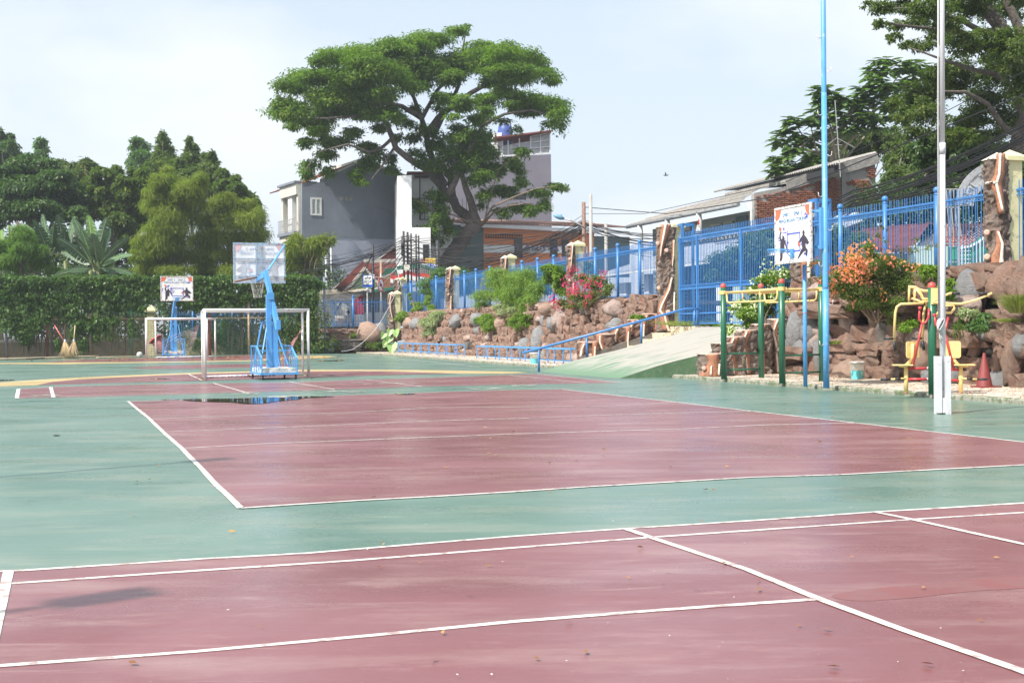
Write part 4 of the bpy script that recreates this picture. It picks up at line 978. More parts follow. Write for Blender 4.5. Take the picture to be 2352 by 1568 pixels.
# board plane: local x along -ES ... printed face looks towards -ET
pL = D(1781, 609, 27.4); 
cL = (on_t(1781, 540, -.62)); cR = on_t(1864, 540, -.62)
zt0 = on_t(1781, 608, -.62)[1]; zt1 = on_t(1781, 479, -.62)[1]
bw, bh = abs(cL[0] - cR[0]), zt1 - zt0
Mb = Matrix.Translation(W((cL[0] + cR[0]) / 2, -.62, zt0)) @ Matrix(((-ES.x, ET.x, 0, 0), (-ES.y, ET.y, 0, 0), (0, 0, 1, 0), (0, 0, 0, 1)))
board(bp, bw, bh, Mb, 3)
hoop(bp, Mb, .22, z=.28)
mb = MB()
for z in (zt0 + .30, zt0 + bh - .18):
    for ds in (-.28, .28): mb.bar(Mb @ Vector((ds * .7, .02, z - zt0)), tall + Vector((-.02, .0, z - tall.z)), .06, .06)
mb.bar(tall + Vector((-.08, -.02, zt0 + .25 - tall.z)), tall + Vector((-.08, -.02, zt0 + bh - .12 - tall.z)), .07, .07, ET)
for x in (-.3, .3): mb.bar(Mb @ Vector((x * .7, .04, .03)), Mb @ Vector((x * .7, .04, bh - .03)), .04, .04, ET)
mb.build('bracket', LBLUE, bp)

# wheeled basketball stand
WHEEL = paint('black_rubber', (.03, .03, .03), .6)
SLAB = paint('rough_white_slab', (.62, .60, .55), .9, (.38, .36, .32), .5, 5, .6)
def net(parent, M, r, z0, z1, n=10):
    mb = MB()
    for i in range(n):
        a = 6.283 * i / n
        for sg in (1, -1):
            P = [M @ Vector((r * (1 - .45 * u) * math.cos(a + sg * u * 1.1) , -.38 + r * (1 - .45 * u) * math.sin(a + sg * u * 1.1), z0 + (z1 - z0) * u)) for u in (0, .25, .5, .75, 1)]
            mb.tube(P, .005, 3, caps=False)
    return mb.build('net', FRW, parent, 'stuff')
def stand(loc, rz, sc_, label, ghost, k=1):
    o = thing('basketball_stand', label, 'basketball stand', loc, rz, 'wheeled basketball stands', sc_)
    # base x -.5...5, y 0..1.8 (y away from the weight end)
    mb = MB()
    for z in (.17,):
        for a, b in (((-.52, 0, z), (.52, 0, z)), ((-.52, 1.8, z), (.52, 1.8, z)), ((-.52, -.03, z), (-.52, 1.83, z)), ((.52, -.03, z), (.52, 1.83, z)), ((0, .03, z), (0, 1.77, z))): mb.bar(a, b, .05, .06)
    mb.build('base_frame', LBLUE, o)
    mb = MB(); mb.box((-.49, .05, .2), (.49, 1.72, .32)); sl_ = mb.build('concrete_weight', SLAB, o)
    bm = bmesh.new(); bm.from_mesh(sl_.data); bmesh.ops.subdivide_edges(bm, edges=bm.edges[:], cuts=5, use_grid_fill=True); bm.to_mesh(sl_.data); bm.free(); displace(sl_.data, .03, 5)
    for x in (-.47, .47):
        for y in (.05, 1.75):
            mb = MB(); mb.tube([(x - .02, y, .065), (x + .02, y, .065)], .065, 14); w_ = mb.build('wheel', WHEEL, o)
            mb = MB(); mb.bar((x, y, .065), (x, y, .15), .05, .02); mb.build('castor_fork', RUST, w_)
    mb = MB()
    for x in (-.5, .5):
        mb.bar((x, 0, .2), (x, 0, .60), .035); mb.bar((x, 1.75, .2), (x, 1.75, .95), .035); mb.bar((x, 0, .60), (x, .85, .95), .04); mb.bar((x, .85, .95), (x, 1.77, .95), .04)
        for y, zt in ((.3, .72), (.6, .84), (.95, .95), (1.3, .95)): mb.bar((x, y, .2), (x, y, zt), .028)
    mb.bar((-.5, 1.75, .95), (.5, 1.75, .95), .04); mb.bar((-.5, .62, .82), (.5, .62, .82), .035)
    mb.build('cage', LBLUE, o)
    mb = MB(); mb.box((-.17, 1.0, .2), (-.03, 1.14, 2.45)); mb.box((.03, 1.0, .2), (.15, 1.14, 1.55)); mb.box((-.03, 1.02, .2), (.03, 1.12, 1.5)); mb.build('column', LBLUE, o)
    mb = MB()
    for sg in (-1, 1):
        mb.bar((sg * .16 - .05, 1.6, 1.65), (sg * .42 - .05, 1.75, .2), .04); mb.bar((sg * .12 - .03, 1.1, 1.5), (sg * .45, .7, .22), .035)
    mb.bar((-.26, 1.6, 1.65), (.16, 1.6, 1.65), .04); mb.build('brace', LBLUE, o)
    # lever arm: tail low towards the weight end, head high in front
    mb = MB(); mb.bar((.10, .70, 1.45), (-.10, 1.55, 3.15), .10, .16); mb.build('lever_arm', LBLUE, o)
    mb = MB(); mb.box((.04, .60, 1.42), (.16, .78, 1.70)); mb.build('pivot_plate', LBLUE, o); mb = MB(); mb.box((-.13, .98, 2.30), (.05, 1.16, 2.5)); mb.build('pivot_plate', LBLUE, o)
    mb = MB(); mb.bar((-.12, 1.5, 3.02), (-.22, 2.3, 2.92), .09, .12); mb.bar((-.12, 1.52, 3.12), (-.10, 2.3, 3.10), .06, .06); mb.bar((-.02, 1.5, 3.18), (.62, 2.38, 3.95), .05, .03); mb.bar((-.22, 2.2, 3.0), (-1.05, 1.2, 2.82), .05, .05, mi=1)
    mb.build('board_arm', [LBLUE, RUST], o)
    w, h = (1.56, 1.22); Mx = Matrix.Translation((-.12, 2.42, 2.82)) @ Matrix.Rotation(math.pi, 4, 'Z')
    board(o, w, h, Mx, 4 + k, ghost)
    if ghost:
        mb = MB()
        for x in (-.09, .05): mb.bar((-.12 + x, 2.385, 2.83), (-.12 + x, 2.385, 4.03), .05, .025, (0, 1, 0))
        for z in (3.03, 3.56): mb.bar((-.12 - .75, 2.385, z), (-.12 + .75, 2.385, z), .03, .03)
        mb.build('board_ribs', FRB, o)
        hoop(o, Mx, .22, RUST, z=.12); net(o, Mx, .21, .08, -.42)
    else:
        hoop(o, Mx, .22, z=.15)
    return o
nl = G(602, 872.5); 
stand(nl + Vector((.47, .15, 0)) + Vector((-ES.y, ES.x, 0)) * 0, .36, 1.0, 'wheeled basketball stand with the board seen from behind, in front of the near goal', True)
stand(G(397, 820.5) + Vector((0, 0, 0)), .30 + math.pi, 1.10, 'farther wheeled basketball stand with its printed board facing us', False, 2)

# ------------------------------------------------------------------ goals
WP = paint('white_goal_paint', (.76, .75, .72), .45, (.42, .36, .30), .12, 4, .1)
NET = paint('faded_net_cord', (.50, .40, .38), .8); NETR = paint('reddish_net_cord', (.42, .20, .20), .8)
def goal(A, B, dvec, h, r, label, sag):
    o = thing('goal', label, 'goal', group='white futsal goals')
    for p in (A, B):
        mb = MB(); mb.tube([p - UP * .01, p + UP * h], r, 14); mb.build('post', WP, o)
    mb = MB(); e = (B - A).normalized(); mb.tube([A + UP * h - e * r, B + UP * h + e * r], r, 14); mb.build('crossbar', WP, o)
    C, Dd = A + dvec, B + dvec
    for p in (C, Dd):
        mb = MB(); mb.tube([p - UP * .01, p + UP * (h - .02)], r * .85, 12); mb.build('rear_post', WP, o)
    mb = MB(); mb.tube([C + UP * (h - .02), Dd + UP * (h - .02)], r * .8, 12); mb.build('rear_bar', WP, o)
    for p, q in ((A, C), (B, Dd)):
        mb = MB(); mb.tube([p + UP * h, q + UP * (h - .02)], r * .8, 12); mb.build('side_bar', WP, o)
        mb = MB(); mb.box((-.12, -.12, -.01), (.12, .12, .04), Matrix.Translation(q)); mb.build('foot', CONC, o)
    mb = MB(); mb.tube([C + UP * .05, Dd + UP * .05], r * .9, 10); mb.build('ground_bar', paint('chipped_blue_white_bar', (.62, .62, .60), .7, (.16, .30, .50), .6, 3, .3), o)
    return o
A, B = G(471.5, 873), G(710, 864.5)
e = (B - A).normalized(); nn = Vector((-e.y, e.x, 0))
B = A + e * 3.18
B = G(709, 866.2)
go = goal(A, B, (G(466, 869.3) - A), 2.0, .042, 'nearer white goal frame around the rear-view basketball stand', 0)
mb = MB()
for i in range(26):
    a = A.lerp(B, .02 + .03 * i) + nn * .6 + Vector((0, 0, .03)); mb.tube([a + Vector((rnd.uniform(-.1, .1), rnd.uniform(-.1, .1), rnd.uniform(0, .06))) for _ in range(5)], .008, 3)
for i in range(16):
    u = i / 15; top = B + Vector((-.25 - .03 * i, .9, 1.55 - .05 * i)); bot = G(612 + 30 * u + rnd.uniform(-6, 6), 862)
    mid = top.lerp(bot, .5) + Vector((0, 0, -.15 * u)); mb.tube([top, mid, bot + UP * .02], .008, 3)
for i in range(9):
    u = (i + 1) / 10; mb.tube([(B + Vector((-.25, .9, 1.55))).lerp(G(612, 862), u), (B + Vector((-.7, .9, .8))).lerp(G(642, 862), u)], .007, 3)
mb.build('collapsed_net', NETR, go, 'stuff')
A2, B2 = G(336.5, 824), G(476, 821.8)
g2 = goal(A2, B2, Vector((.15, 1.3, 0)), 2.13, .055, 'farther white goal frame in front of the creeper fence', 0)
mb = MB(); apex = B2 + Vector((-.65, 1.0, 1.85)); lowp = G(392, 812) + Vector((0, 0, .1))
for i in range(15):
    u = i / 14; end = G(340 + u * 82, 822 - 3 * u) + UP * (.7 * (1 - u) ** 2 + .02); mid = apex.lerp(end, .5) + Vector((.1, 0, -.5 * math.sin(u * 2.6))); q1 = apex.lerp(mid, .5) - UP * .12; q2 = mid.lerp(end, .5) - UP * .18
    mb.tube([apex, q1, mid, q2, end], .009, 3)
for k in (.3, .45, .6, .75, .88):
    P = []
    for i in range(8):
        u = i / 7; end = G(340 + u * 82, 822 - 3 * u) + UP * (.7 * (1 - u) ** 2 + .02); mid = apex.lerp(end, .5) + Vector((.1, 0, -.5 * math.sin(u * 2.6)))
        P.append(apex.lerp(mid, k * 2) if k < .5 else mid.lerp(end, k * 2 - 1))
    mb.tube(P, .009, 3)
mb.tube([B2 + UP * 2.1, apex], .009, 3); mb.build('torn_net', NET, g2, 'stuff')

# ------------------------------------------------------------------ monkey bars
GRN = paint('dark_green_gloss', (.015, .115, .062), .35, None, .1, 3, .03, var=.06); REDC = paint('red_plastic_cap', (.46, .075, .055), .4); YELP = paint('yellow_gloss_paint', (.80, .56, .22), .35, (.6, .42, .15), .1, 3, .04, var=.06)
mk = thing('monkey_bars', 'green-posted monkey bars with yellow overhead bars', 'monkey bars')
pA, pB, pC, pD = G(1663, 869.5, PZ), G(1749, 867, PZ), G(1797, 879, PZ), G(1888, 875.5, PZ)
for p in (pA, pB, pC, pD):
    mb = MB(); mb.tube([p - UP * .01, p + UP * 2.26], .074, 18); po = mb.build('post', GRN, mk)
    mb = MB(); mb.lathe([(.077, 2.26), (.077, 2.30), (.06, 2.345), (.03, 2.365), (.001, 2.37)], p, 16); mb.build('post_cap', REDC, po)
    mb = MB(); mb.lathe([(.082, 2.09), (.082, 2.18)], p, 18); mb.box((-.12, -.02, 2.10), (-.07, .02, 2.17), Matrix.Translation(p)); mb.box((.07, -.02, 2.10), (.12, .02, 2.17), Matrix.Translation(p)); mb.build('clamp', YELP, po)
for a, b in ((pA, pC), (pB, pD)):
    mb = MB(); mb.tube([a + UP * 2.13, b + UP * 2.13], .03, 12); mb.build('side_beam', YELP, mk)
for a, b in ((pA, pC), (pB, pD)):
    d = (b - a).normalized(); L = (b - a).length; P = [a + d * .18 + UP * 2.13, a + d * .2 + UP * 1.92, a + d * .3 + UP * 1.88, b - d * .3 + UP * 1.88, b - d * .2 + UP * 1.92, b - d * .18 + UP * 2.13]
    mb = MB(); mb.tube(P, .022, 10)
    for k in (.35, .65): mb.tube([a.lerp(b, k) + UP * 1.88, a.lerp(b, k) + UP * 2.13], .018, 8)
    mb.build('hand_loop', YELP, mk)
for k in (.0, .16, .33, .5, .67, .84, 1.0):
    mb = MB(); mb.tube([pA.lerp(pC, k) + UP * 2.13, pB.lerp(pD, k) + UP * 2.13], .02, 10); mb.build('rung', YELP, mk)
for a, b in ((pA, pB), (pC, pD)):
    for z in (.22, .62):
        mb = MB(); mb.tube([a + UP * z, b + UP * z], .022, 10); mb.build('foot_bar', GRN, mk)

# ------------------------------------------------------------------ seated chest-press machine
ex = thing('exercise_machine', 'yellow and red two-seat outdoor exercise machine with green post', 'exercise machine')
RED1 = paint('red_gloss_tube', (.48, .045, .05), .35, None, .1, 3, .03, var=.06); BLK = paint('black_grip', (.02, .02, .022), .5); STEEL = paint('steel_bolt', (.5, .5, .5), .3, metal=.8)
eP = G(2142, 904, PZ); eL = G(2086.6, 900.7, PZ); eR = G(2201.7, 908, PZ)
ax = (eR - eL); ax.z = 0; ax.normalize(); nn = Vector((-ax.y, ax.x, 0))
def E(u, v, z): return Vector((eP.x, eP.y, PZ)) + ax * u + nn * v + UP * z
# real machine axis runs mostly across the view: use an axis in the picture plane
ax = Vector((.97, -.24, 0)).normalized(); nn = Vector((-ax.y, ax.x, 0))
mb = MB(); mb.tube([E(0, 0, -.01), E(0, 0, 1.97)], .075, 18); po = mb.build('post', GRN, ex)
mb = MB(); mb.lathe([(.078, 1.97), (.078, 2.01), (.06, 2.055), (.001, 2.08)], E(0, 0, 0) - UP * 0 + Vector((0, 0, 0)), 16); mb.build('post_cap', REDC, po)
mb = MB(); mb.box((-.02, -.09, 1.66), (.12, .09, 1.96), Matrix.Translation(E(0, 0, 0)) @ Matrix.Rotation(math.atan2(ax.y, ax.x), 4, 'Z')); mb.build('yellow_plate', YELP, po)
for sg in (-1, 1):
    u = lambda a: a * sg
    seat_u = .47 if sg < 0 else .50
    mb = MB(); mb.tube([E(u(seat_u), 0, 0), E(u(seat_u), 0, .52)], .04, 12); mb.build('seat_post', YELP, ex)
    mb = MB(); mb.tube([E(u(seat_u), 0, .0), E(u(seat_u), 0, .03)], .043, 12); mb.build('foot_collar', RUST, ex)
    # seat plate
    M = Matrix.Translation(E(u(seat_u + .06), 0, .535)) @ Matrix.Rotation(math.atan2(ax.y, ax.x), 4, 'Z')
    mb = MB(); mb.box((-.185, -.16, -.012), (.185, .16, .012), M); mb.bar(E(u(seat_u - .02), 0, .50), E(u(seat_u + .13), 0, .51), .08, .03); so = mb.build('seat', YELP, ex)
    bv = so.modifiers.new('b', 'BEVEL'); bv.width = .01; bv.segments = 2
    # back rest facing us
    bx = u(.35) if sg < 0 else u(.37)
    lean = .03
    mb = MB(); cz = .82; wv = .14; hv = .155
    c0 = E(bx, -.02, cz); e1 = (ax * .85 - nn * .35).normalized() if sg > 0 else (ax * .75 + nn * .5).normalized(); e2 = UP
    P = []
    for cx_, cz_ in ((wv - .045, -hv + .045), (wv - .045, hv - .045), (-wv + .045, hv - .045), (-wv + .045, -hv + .045)):
        a0 = {(1, -1): -90, (1, 1): 0, (-1, 1): 90, (-1, -1): 180}[(1 if cx_ > 0 else -1, 1 if cz_ > 0 else -1)]
        for k in range(5):
            an = math.radians(a0 + k * 22.5); P.append(c0 + e1 * (cx_ + .045 * math.cos(an)) + e2 * (cz_ + .045 * math.sin(an)))
    nrm = e1.cross(e2); mb.prism([p + nrm * .012 for p in P], -nrm * .024); br = mb.build('backrest', YELP, ex)
    hb = MB()
    for hx, hz in ((-.07, .085), (.07, .085), (0, 0), (-.07, -.085), (.07, -.085)):
        for k in range(8):
            an = k * .785; p = c0 + e1 * (hx + .024 * math.cos(an)) + e2 * (hz + .024 * math.sin(an))
            hb.tube([p - nrm * .0135, p + nrm * .0135], .0048, 6)
    hb.build('drilled_holes', paint('hole_shadow_brown', (.22, .13, .04), .8), br, 'stuff')
    mb = MB(); mb.tube([E(bx, -.05 if sg < 0 else .03, .94 if sg < 0 else .75), E(bx, -.04 if sg < 0 else .03, .70), E(u(.40), .0, .60), E(u(.48), 0, .52)], .03, 12); mb.build('back_tube', YELP, ex)
    # red linkage at the foot
    for z in (.27, .47):
        mb = MB(); mb.tube([E(u(.05), .0, z), E(u(seat_u), .0, z - (.03 if sg > 0 else 0))], .026, 10); mb.tube([E(u(.07), 0, z), E(u(.1), 0, z)], .035, 10, mi=1); mb.build('red_link', [RED1, STEEL], ex)
    # foot pegs
    mb = MB(); mb.tube([E(u(seat_u), -.03, .29), E(u(seat_u + .28), -.05, .27)], .018, 10); mb.tube([E(u(seat_u + .28), -.05, .27), E(u(seat_u + .46), -.06, .27)], .022, 10, mi=1); mb.tube([E(u(seat_u + .10), -.04, .285), E(u(seat_u + .2), -.045, .28)], .023, 10, mi=1); mb.build('foot_peg', [YELP, BLK], ex)
# left side: hanging press arms
mb = MB(); mb.tube([E(0, 0, 1.90), E(-.14, 0, 1.91), E(-.22, 0, 1.93), E(-.30, 0, 1.98), E(-.42, 0, 1.99)], .028, 12); mb.tube([E(-.40, 0, 1.99), E(-.41, 0, 1.70)], .022, 10); mb.tube([E(-.30, 0, 1.97), E(-.31, 0, 1.70)], .022, 10); mb.tube([E(-.28, 0, 1.96), E(-.2, 0, 1.86), E(-.16, 0, 1.76), E(-.02, 0, 1.75)], .030, 12); mb.tube([E(-.36, -.01, 1.78), E(-.2, -.04, 1.71), E(-.05, -.02, 1.71)], .020, 10); mb.build('upper_frame', YELP, ex)
for v, u0 in ((-.12, -.66), (.10, -.14)):
    P = [E(-.15 if v < 0 else -.1, v * .5, 1.68), E(u0 + .10, v, 1.67), E(u0 + .03, v, 1.62), E(u0, v, 1.50), E(u0 - .03, v, .98)]
    mb = MB(); mb.tube(P, .024, 12); mb.tube([P[-1], P[-1] + Vector((0, 0, -.17)) + ax * .03], .028, 10, mi=1); mb.tube([P[-1] + UP * .05 - ax * .18, P[-1] + UP * .05 + ax * .02], .024, 10, mi=1); mb.build('press_arm', [YELP, BLK], ex)
mb = MB(); mb.tube([E(-.22, -.12, 1.60), E(-.24, -.12, 1.40), E(-.19, -.12, 1.31), E(-.12, -.12, 1.32), E(-.07, -.12, 1.42), E(-.06, -.1, 1.58)], .022, 10); mb.tube([E(-.18, -.12, 1.32), E(-.36, -.04, .46)], .022, 10); mb.tube([E(-.22, -.13, 1.56), E(-.22, -.13, 1.62)], .035, 10); mb.build('red_lever', RED1, ex)
# right side: raised handles
mb = MB(); mb.tube([E(.06, -.08, 1.76), E(.03, -.1, 1.70), E(.1, -.12, 1.68), E(.5, -.12, 1.66), E(.75, -.14, 1.72), E(.98, -.16, 1.82), E(1.04, -.16, 1.85)], .022, 12); mb.tube([E(.80, -.17, 1.84), E(.95, -.17, 1.84)], .027, 10, mi=1); mb.build('press_arm', [YELP, BLK], ex)
mb = MB(); mb.tube([E(.04, .05, 1.72), E(.10, .05, 1.76), E(.32, .08, 1.86), E(.36, .08, 1.86)], .022, 12); mb.tube([E(.36, .08, 1.86), E(.50, .08, 1.85)], .027, 10, mi=1); mb.build('press_arm', [YELP, BLK], ex)
mb = MB(); mb.tube([E(.1, 0, 1.62), E(.38, 0, 1.64), E(.40, 0, 1.58), E(.34, 0, 1.50), E(.10, 0, 1.50), E(.06, 0, 1.44)], .024, 12); mb.tube([E(.0, 0, 1.92), E(.14, 0, 1.91), E(.2, 0, 1.84), E(.16, 0, 1.74)], .028, 12); mb.build('upper_frame', YELP, ex)
mb = MB(); mb.tube([E(.04, -.05, 1.45), E(.06, -.06, 1.28), E(.12, -.06, 1.18), E(.24, -.05, 1.20), E(.28, -.05, 1.42)], .022, 10); mb.tube([E(.2, -.05, 1.18), E(.38, -.02, .46)], .022, 10); mb.tube([E(.0, -.05, 1.46), E(.07, -.05, 1.46)], .03, 10); mb.build('red_lever', RED1, ex)

# ------------------------------------------------------------------ flagpole
fp = thing('flagpole', 'white flagpole held by two tall white angle irons, rope tied to it', 'flagpole')
FPW = paint('white_pole_paint', (.60, .60, .63), .4, (.40, .38, .36), .1, 3, .05, var=.06)
b0 = G(2164, 950, 0)
mb = MB(); mb.tube([b0 + Vector((.01, .0, 0)), b0 + Vector((.03, 0, 4.0))], .045, 16); mb.tube([b0 + Vector((.03, 0, 3.95)), b0 + Vector((.03, 0, 4.12))], .052, 16); mb.tube([b0 + Vector((.03, 0, 4.1)), b0 + Vector((.06, 0, 8.5))], [.04, .036], 16); mb.build('pole', FPW, fp)
M = Matrix.Translation(b0)
mb = MB(); mb.box((-.10, -.10, .02), (-.03, -.03, .88), M); mb.box((-.10, -.03, .0), (-.085, .08, .88), M); mb.build('angle_iron', FPW, fp)
mb = MB(); mb.box((.02, -.115, .0), (.10, -.045, .88), M); mb.box((.085, -.045, .0), (.1, .08, .88), M); mb.box((-.02, -.10, .02), (.02, -.06, .25), M); mb.build('angle_iron', FPW, fp)
mb = MB(); mb.tube([b0 + Vector((.12, -.08, .25)), b0 + Vector((.07, -.08, .25))], .014, 8); mb.tube([b0 + Vector((.12, -.08, .72)), b0 + Vector((.07, -.08, .72))], .014, 8); mb.build('bolt', STEEL, fp)
mb = MB(); mb.tube([b0 + Vector((-.045, -.03, 1.2)), b0 + Vector((-.035, -.03, 4.5)), b0 + Vector((.0, -.02, 8.4))], .007, 5); mb.tube([b0 + Vector((-.06, -.03, 1.25)), b0 + Vector((-.045, -.03, 4.5)), b0 + Vector((-.01, -.02, 8.4))], .007, 5)
for k in range(6): mb.tube([b0 + Vector((-.03 - .05 * math.sin(a) - .01, -.06 - .01 * k, 1.36 + .09 * math.cos(a + k * .2))) for a in [i * .7 for i in range(10)]], .008, 5)
mb.tube([b0 + Vector((-.05, -.07, 1.28)), b0 + Vector((-.055, -.07, 1.15)), b0 + Vector((-.03, -.07, 1.08)), b0 + Vector((-.01, -.07, 1.14)), b0 + Vector((-.04, -.07, 1.2))], .008, 5)
mb.build('rope', paint('grey_rope', (.5, .5, .5), .8), fp)

# cone, buckets, brooms, ball, poles on the ground
cn = thing('traffic_cone', 'faded dark red traffic cone at the foot of the rock wall', 'traffic cone')
p = G(2261, 889, PZ); CONE = paint('faded_red_rubber', (.21, .035, .033), .55, (.16, .05, .045), .5, 5, .2)
mb = MB(); mb.lathe([(.165, .02), (.155, .05), (.03, .68), (.022, .70), (.001, .70)], p, 20); mb.build('cone', CONE, cn)
mb = MB(); mb.box((-.2, -.2, 0), (.27, .2, .025), Matrix.Translation(p) @ Matrix.Rotation(.2, 4, 'Z')); mb.build('cone_base', CONE, cn)
def bucket(p, label, r, h, txt, grp='paint buckets used as bins'):
    o = thing('paint_bucket', label, 'bucket', group=grp)
    TEAL = paint('turquoise_bucket_print', (.12, .52, .55), .4, (.3, .6, .6), .3, 4, .02); DK = paint('dark_green_bucket_band', (.02, .10, .10), .4); WH = paint('white_bucket_rim', (.72, .70, .64), .5)
    mb = MB(); mb.lathe([(r * .86, 0), (r * .93, h * .55)], p, 22); mb.lathe([(r * .93, h * .55), (r * .98, h * .86)], p, 22, mi=1); mb.lathe([(r * .98, h * .86), (r * 1.0, h * .9)], p, 22, mi=1); mb.build('bucket_body', [TEAL, DK], o)
    mb = MB(); mb.lathe([(r * 1.0, h * .9), (r * 1.07, h * .9), (r * 1.07, h), (r * .99, h), (r * .97, h * .5), (.001, h * .45)], p, 22); mb.build('bucket_rim', WH, o)
    if txt:
        d = Vector((CAM.x - p.x, CAM.y - p.y, 0)).normalized(); sdv = Vector((-d.y, d.x, 0))
        Mt = Matrix(((sdv.x, 0, d.x, p.x + d.x * r * .985), (sdv.y, 0, d.y, p.y + d.y * r * .985), (0, 1, 0, p.z + h * .7), (0, 0, 0, 1)))
        text_obj('lettering', txt, h * .16, WH, Mt, o, .004, xs=.85)
        mb = MB(); mb.box((-.02, 0, 0), (.03, .05, .004), Mt @ Matrix.Translation((-.04, -h * .52, -.03))); mb.box((.05, .02, 0), (.12, .10, .004), Mt @ Matrix.Translation((0, -h * .5, -.05))); mb.build('printed_patch', paint('bucket_patch', (.45, .55, .30), .5), o)
    return o
bucket(G(1969, 870, PZ), 'turquoise paint bucket with a dark band reading CENDANA beside a tan boulder', .165, .42, 'CENDANA')
bucket(G(1227.5, 834.5, PZ), 'plain turquoise bucket under the blue bench frame and handrail', .17, .40, '')
STRAW = paint('broom_bristle', (.48, .36, .20), .9, (.3, .2, .1), .4, 6, .5)
def broom(x, y, tx, hx, lab, col):
    o = thing('broom', lab, 'broom', group='brooms leaning on the fence'); p = G(x, y); tp_ = p + Vector((tx, .35, .95)); top_ = p + Vector((hx, .6, 1.85))
    mb = MB()
    for k in range(46):
        a, b = rnd.gauss(0, .2), rnd.gauss(0, .08); mb.tube([tp_ + Vector((a * .12, b * .2, 0)), p + Vector((a * .6, b, .4)), p + Vector((a, b, .02))], [.012, .014, .006], 4)
    mb.build('bristles', STRAW, o); mb = MB(); mb.tube([tp_ - UP * .05, top_], .03, 10); mb.build('handle', col, o); mb = MB(); mb.tube([tp_ - UP * .06, tp_ + UP * .12], [.06, .04], 10); mb.build('binding', paint('white_binding', (.6, .6, .58), .7), o)
broom(153, 824, -.2, -.85, 'straw broom with a red handle leaning left against the fence', paint('red_broom_handle', (.50, .10, .08), .5, (.6, .5, .4), .5, 6))
broom(165, 824, .0, .0, 'straw broom with a bare stick handle standing upright by the fence', paint('bamboo_stick', (.50, .40, .24), .6))
bl = MB(); bl.lathe([(.17 * math.sin(a), .17 - .17 * math.cos(a)) for a in [i * .2244 for i in range(15)]], G(321, 821.5), 20)
tag(bl.build('ball', paint('worn_white_ball', (.55, .54, .50), .7, (.3, .28, .25), .5, 6)), 'worn white ball on the ground beside the far goal post', 'ball')
BAM = paint('dry_bamboo', (.50, .42, .28), .6, (.3, .25, .15), .3, 3, .2)
for (a, b, r, lab) in (((-30, 826), (226, 818), .055, 'long dry bamboo pole on the ground, under the brooms'), ((222, 821), (335, 818), .035, 'thin bamboo pole on the ground left of the far goal'), ((60, 824), (130, 820.5), .03, 'dark stick lying along the foot of the creeper fence')):
    P = [G(*a, .05).lerp(G(*b, .05), i / 14) for i in range(15)]; mb = MB(); mb.tube([q for q in P], [r * (1.0 if i % 2 else 1.15) for i in range(15)], 8)
    tag(mb.build('bamboo_pole', BAM if lab[0] != 'd' else WHEEL), lab, 'pole')
# maroon cone-like bin leaning in the far stand
p = G(393, 820) + Vector((0, -.5, 0)); q = p + Vector((-.75, .1, 1.0)); cb = MB(); cb.tube([p + UP * .02, q], [.08, .34], 14); cb.tube([q, q + (q - p).normalized() * .08], [.46, .38], 6, mi=1)
tag(cb.build('upturned_cone', [paint('dusty_maroon_rubber', (.20, .06, .06), .7), paint('red_cone_foot', (.48, .05, .05), .6)]), 'maroon rubber cone lying upside down against the far basketball stand', 'traffic cone')
for (x, y) in ((2226, 906.8), (2346, 915)):
    c = G(x, y, PZ - .02) + Vector((-.02, -.1, 0)); mb = MB(); mb.tube([c + Vector((.035 * math.cos(a), 0, .03 + .035 * math.sin(a))) for a in [i * .6283 for i in range(11)]], .006, 6)
    tag(mb.build('ring_bolt', RUST), 'small rusty ring bolt in the kerb, the %s of two' % ('left' if x < 2300 else 'right'), 'ring bolt', 'kerb ring bolts')
# ------------------------------------------------------------------ buildings
class BF:
    """a building frame: origin on the ground, ex along the wall seen, ey into depth"""
    def __init__(s, x, Y, ang, z0=0.0):
        p = D(x, 700, Y); s.o = Vector((p.x, p.y, 0)); s.ex = Vector((math.cos(ang), math.sin(ang), 0)); s.ey = Vector((-math.sin(ang), math.cos(ang), 0)); s.ang = ang
    def P(s, u, v, z): return s.o + s.ex * u + s.ey * v + UP * z
    def hit(s, x, y, v=0.0):
        d = ray(x, y); k = (v - (CAM - s.o).dot(s.ey)) / d.dot(s.ey); p = CAM + d * k
        return (p - s.o).dot(s.ex), p.z
    def hit_side(s, x, y, u=0.0):
        d = ray(x, y); k = (u - (CAM - s.o).dot(s.ex)) / d.dot(s.ex); p = CAM + d * k
        return (p - s.o).dot(s.ey), p.z
    def box(s, name, mat, par, u0, u1, v0, v1, z0, z1, **k):
        mb = MB(); a = s.P(u0, v0, z0); mb.prism([s.P(u0, v0, z0), s.P(u1, v0, z0), s.P(u1, v1, z0), s.P(u0, v1, z0)], (0, 0, z1 - z0)); return mb.build(name, mat, par, **k)
    def wall(s, name, mat, par, pts, v0, th):
        """outline traced on plane v=v0, given real thickness"""
        P = []
        for x, y in pts:
            u, z = s.hit(x, y, v0); P.append(s.P(u, v0, z))
        mb = MB(); mb.prism(P, s.ey * th); return mb.build(name, mat, par)
def plaster(name, col, stain, amt=.5, sc_=.5, bmp=.25):
    if name in MATS: return MATS[name]
    m, nt, b = _mat(name); v = world_vec(nt)
    c = mixc(nt, noise_fac(nt, sc_, 7, .35, .7, vec=v, rough=.6), tuple(x * .88 for x in col), tuple(min(1, x * 1.1) for x in col))
    st_ = noise_fac(nt, sc_ * 1.2, 8, .55, .75, vec=v, rough=.65, sx=(1, 1, .35))
    c = mixc(nt, mixc(nt, 1.0, st_, (amt,) * 3, 'MULTIPLY'), c, stain)
    nt.links.new(c, b.inputs['Base Color']); b.inputs['Roughness'].default_value = .8; b.inputs['Specular IOR Level'].default_value = .25
    bump(nt, b, noise_fac(nt, 5, 6, .2, .8, vec=v), bmp, .03); MATS[name] = m; return m
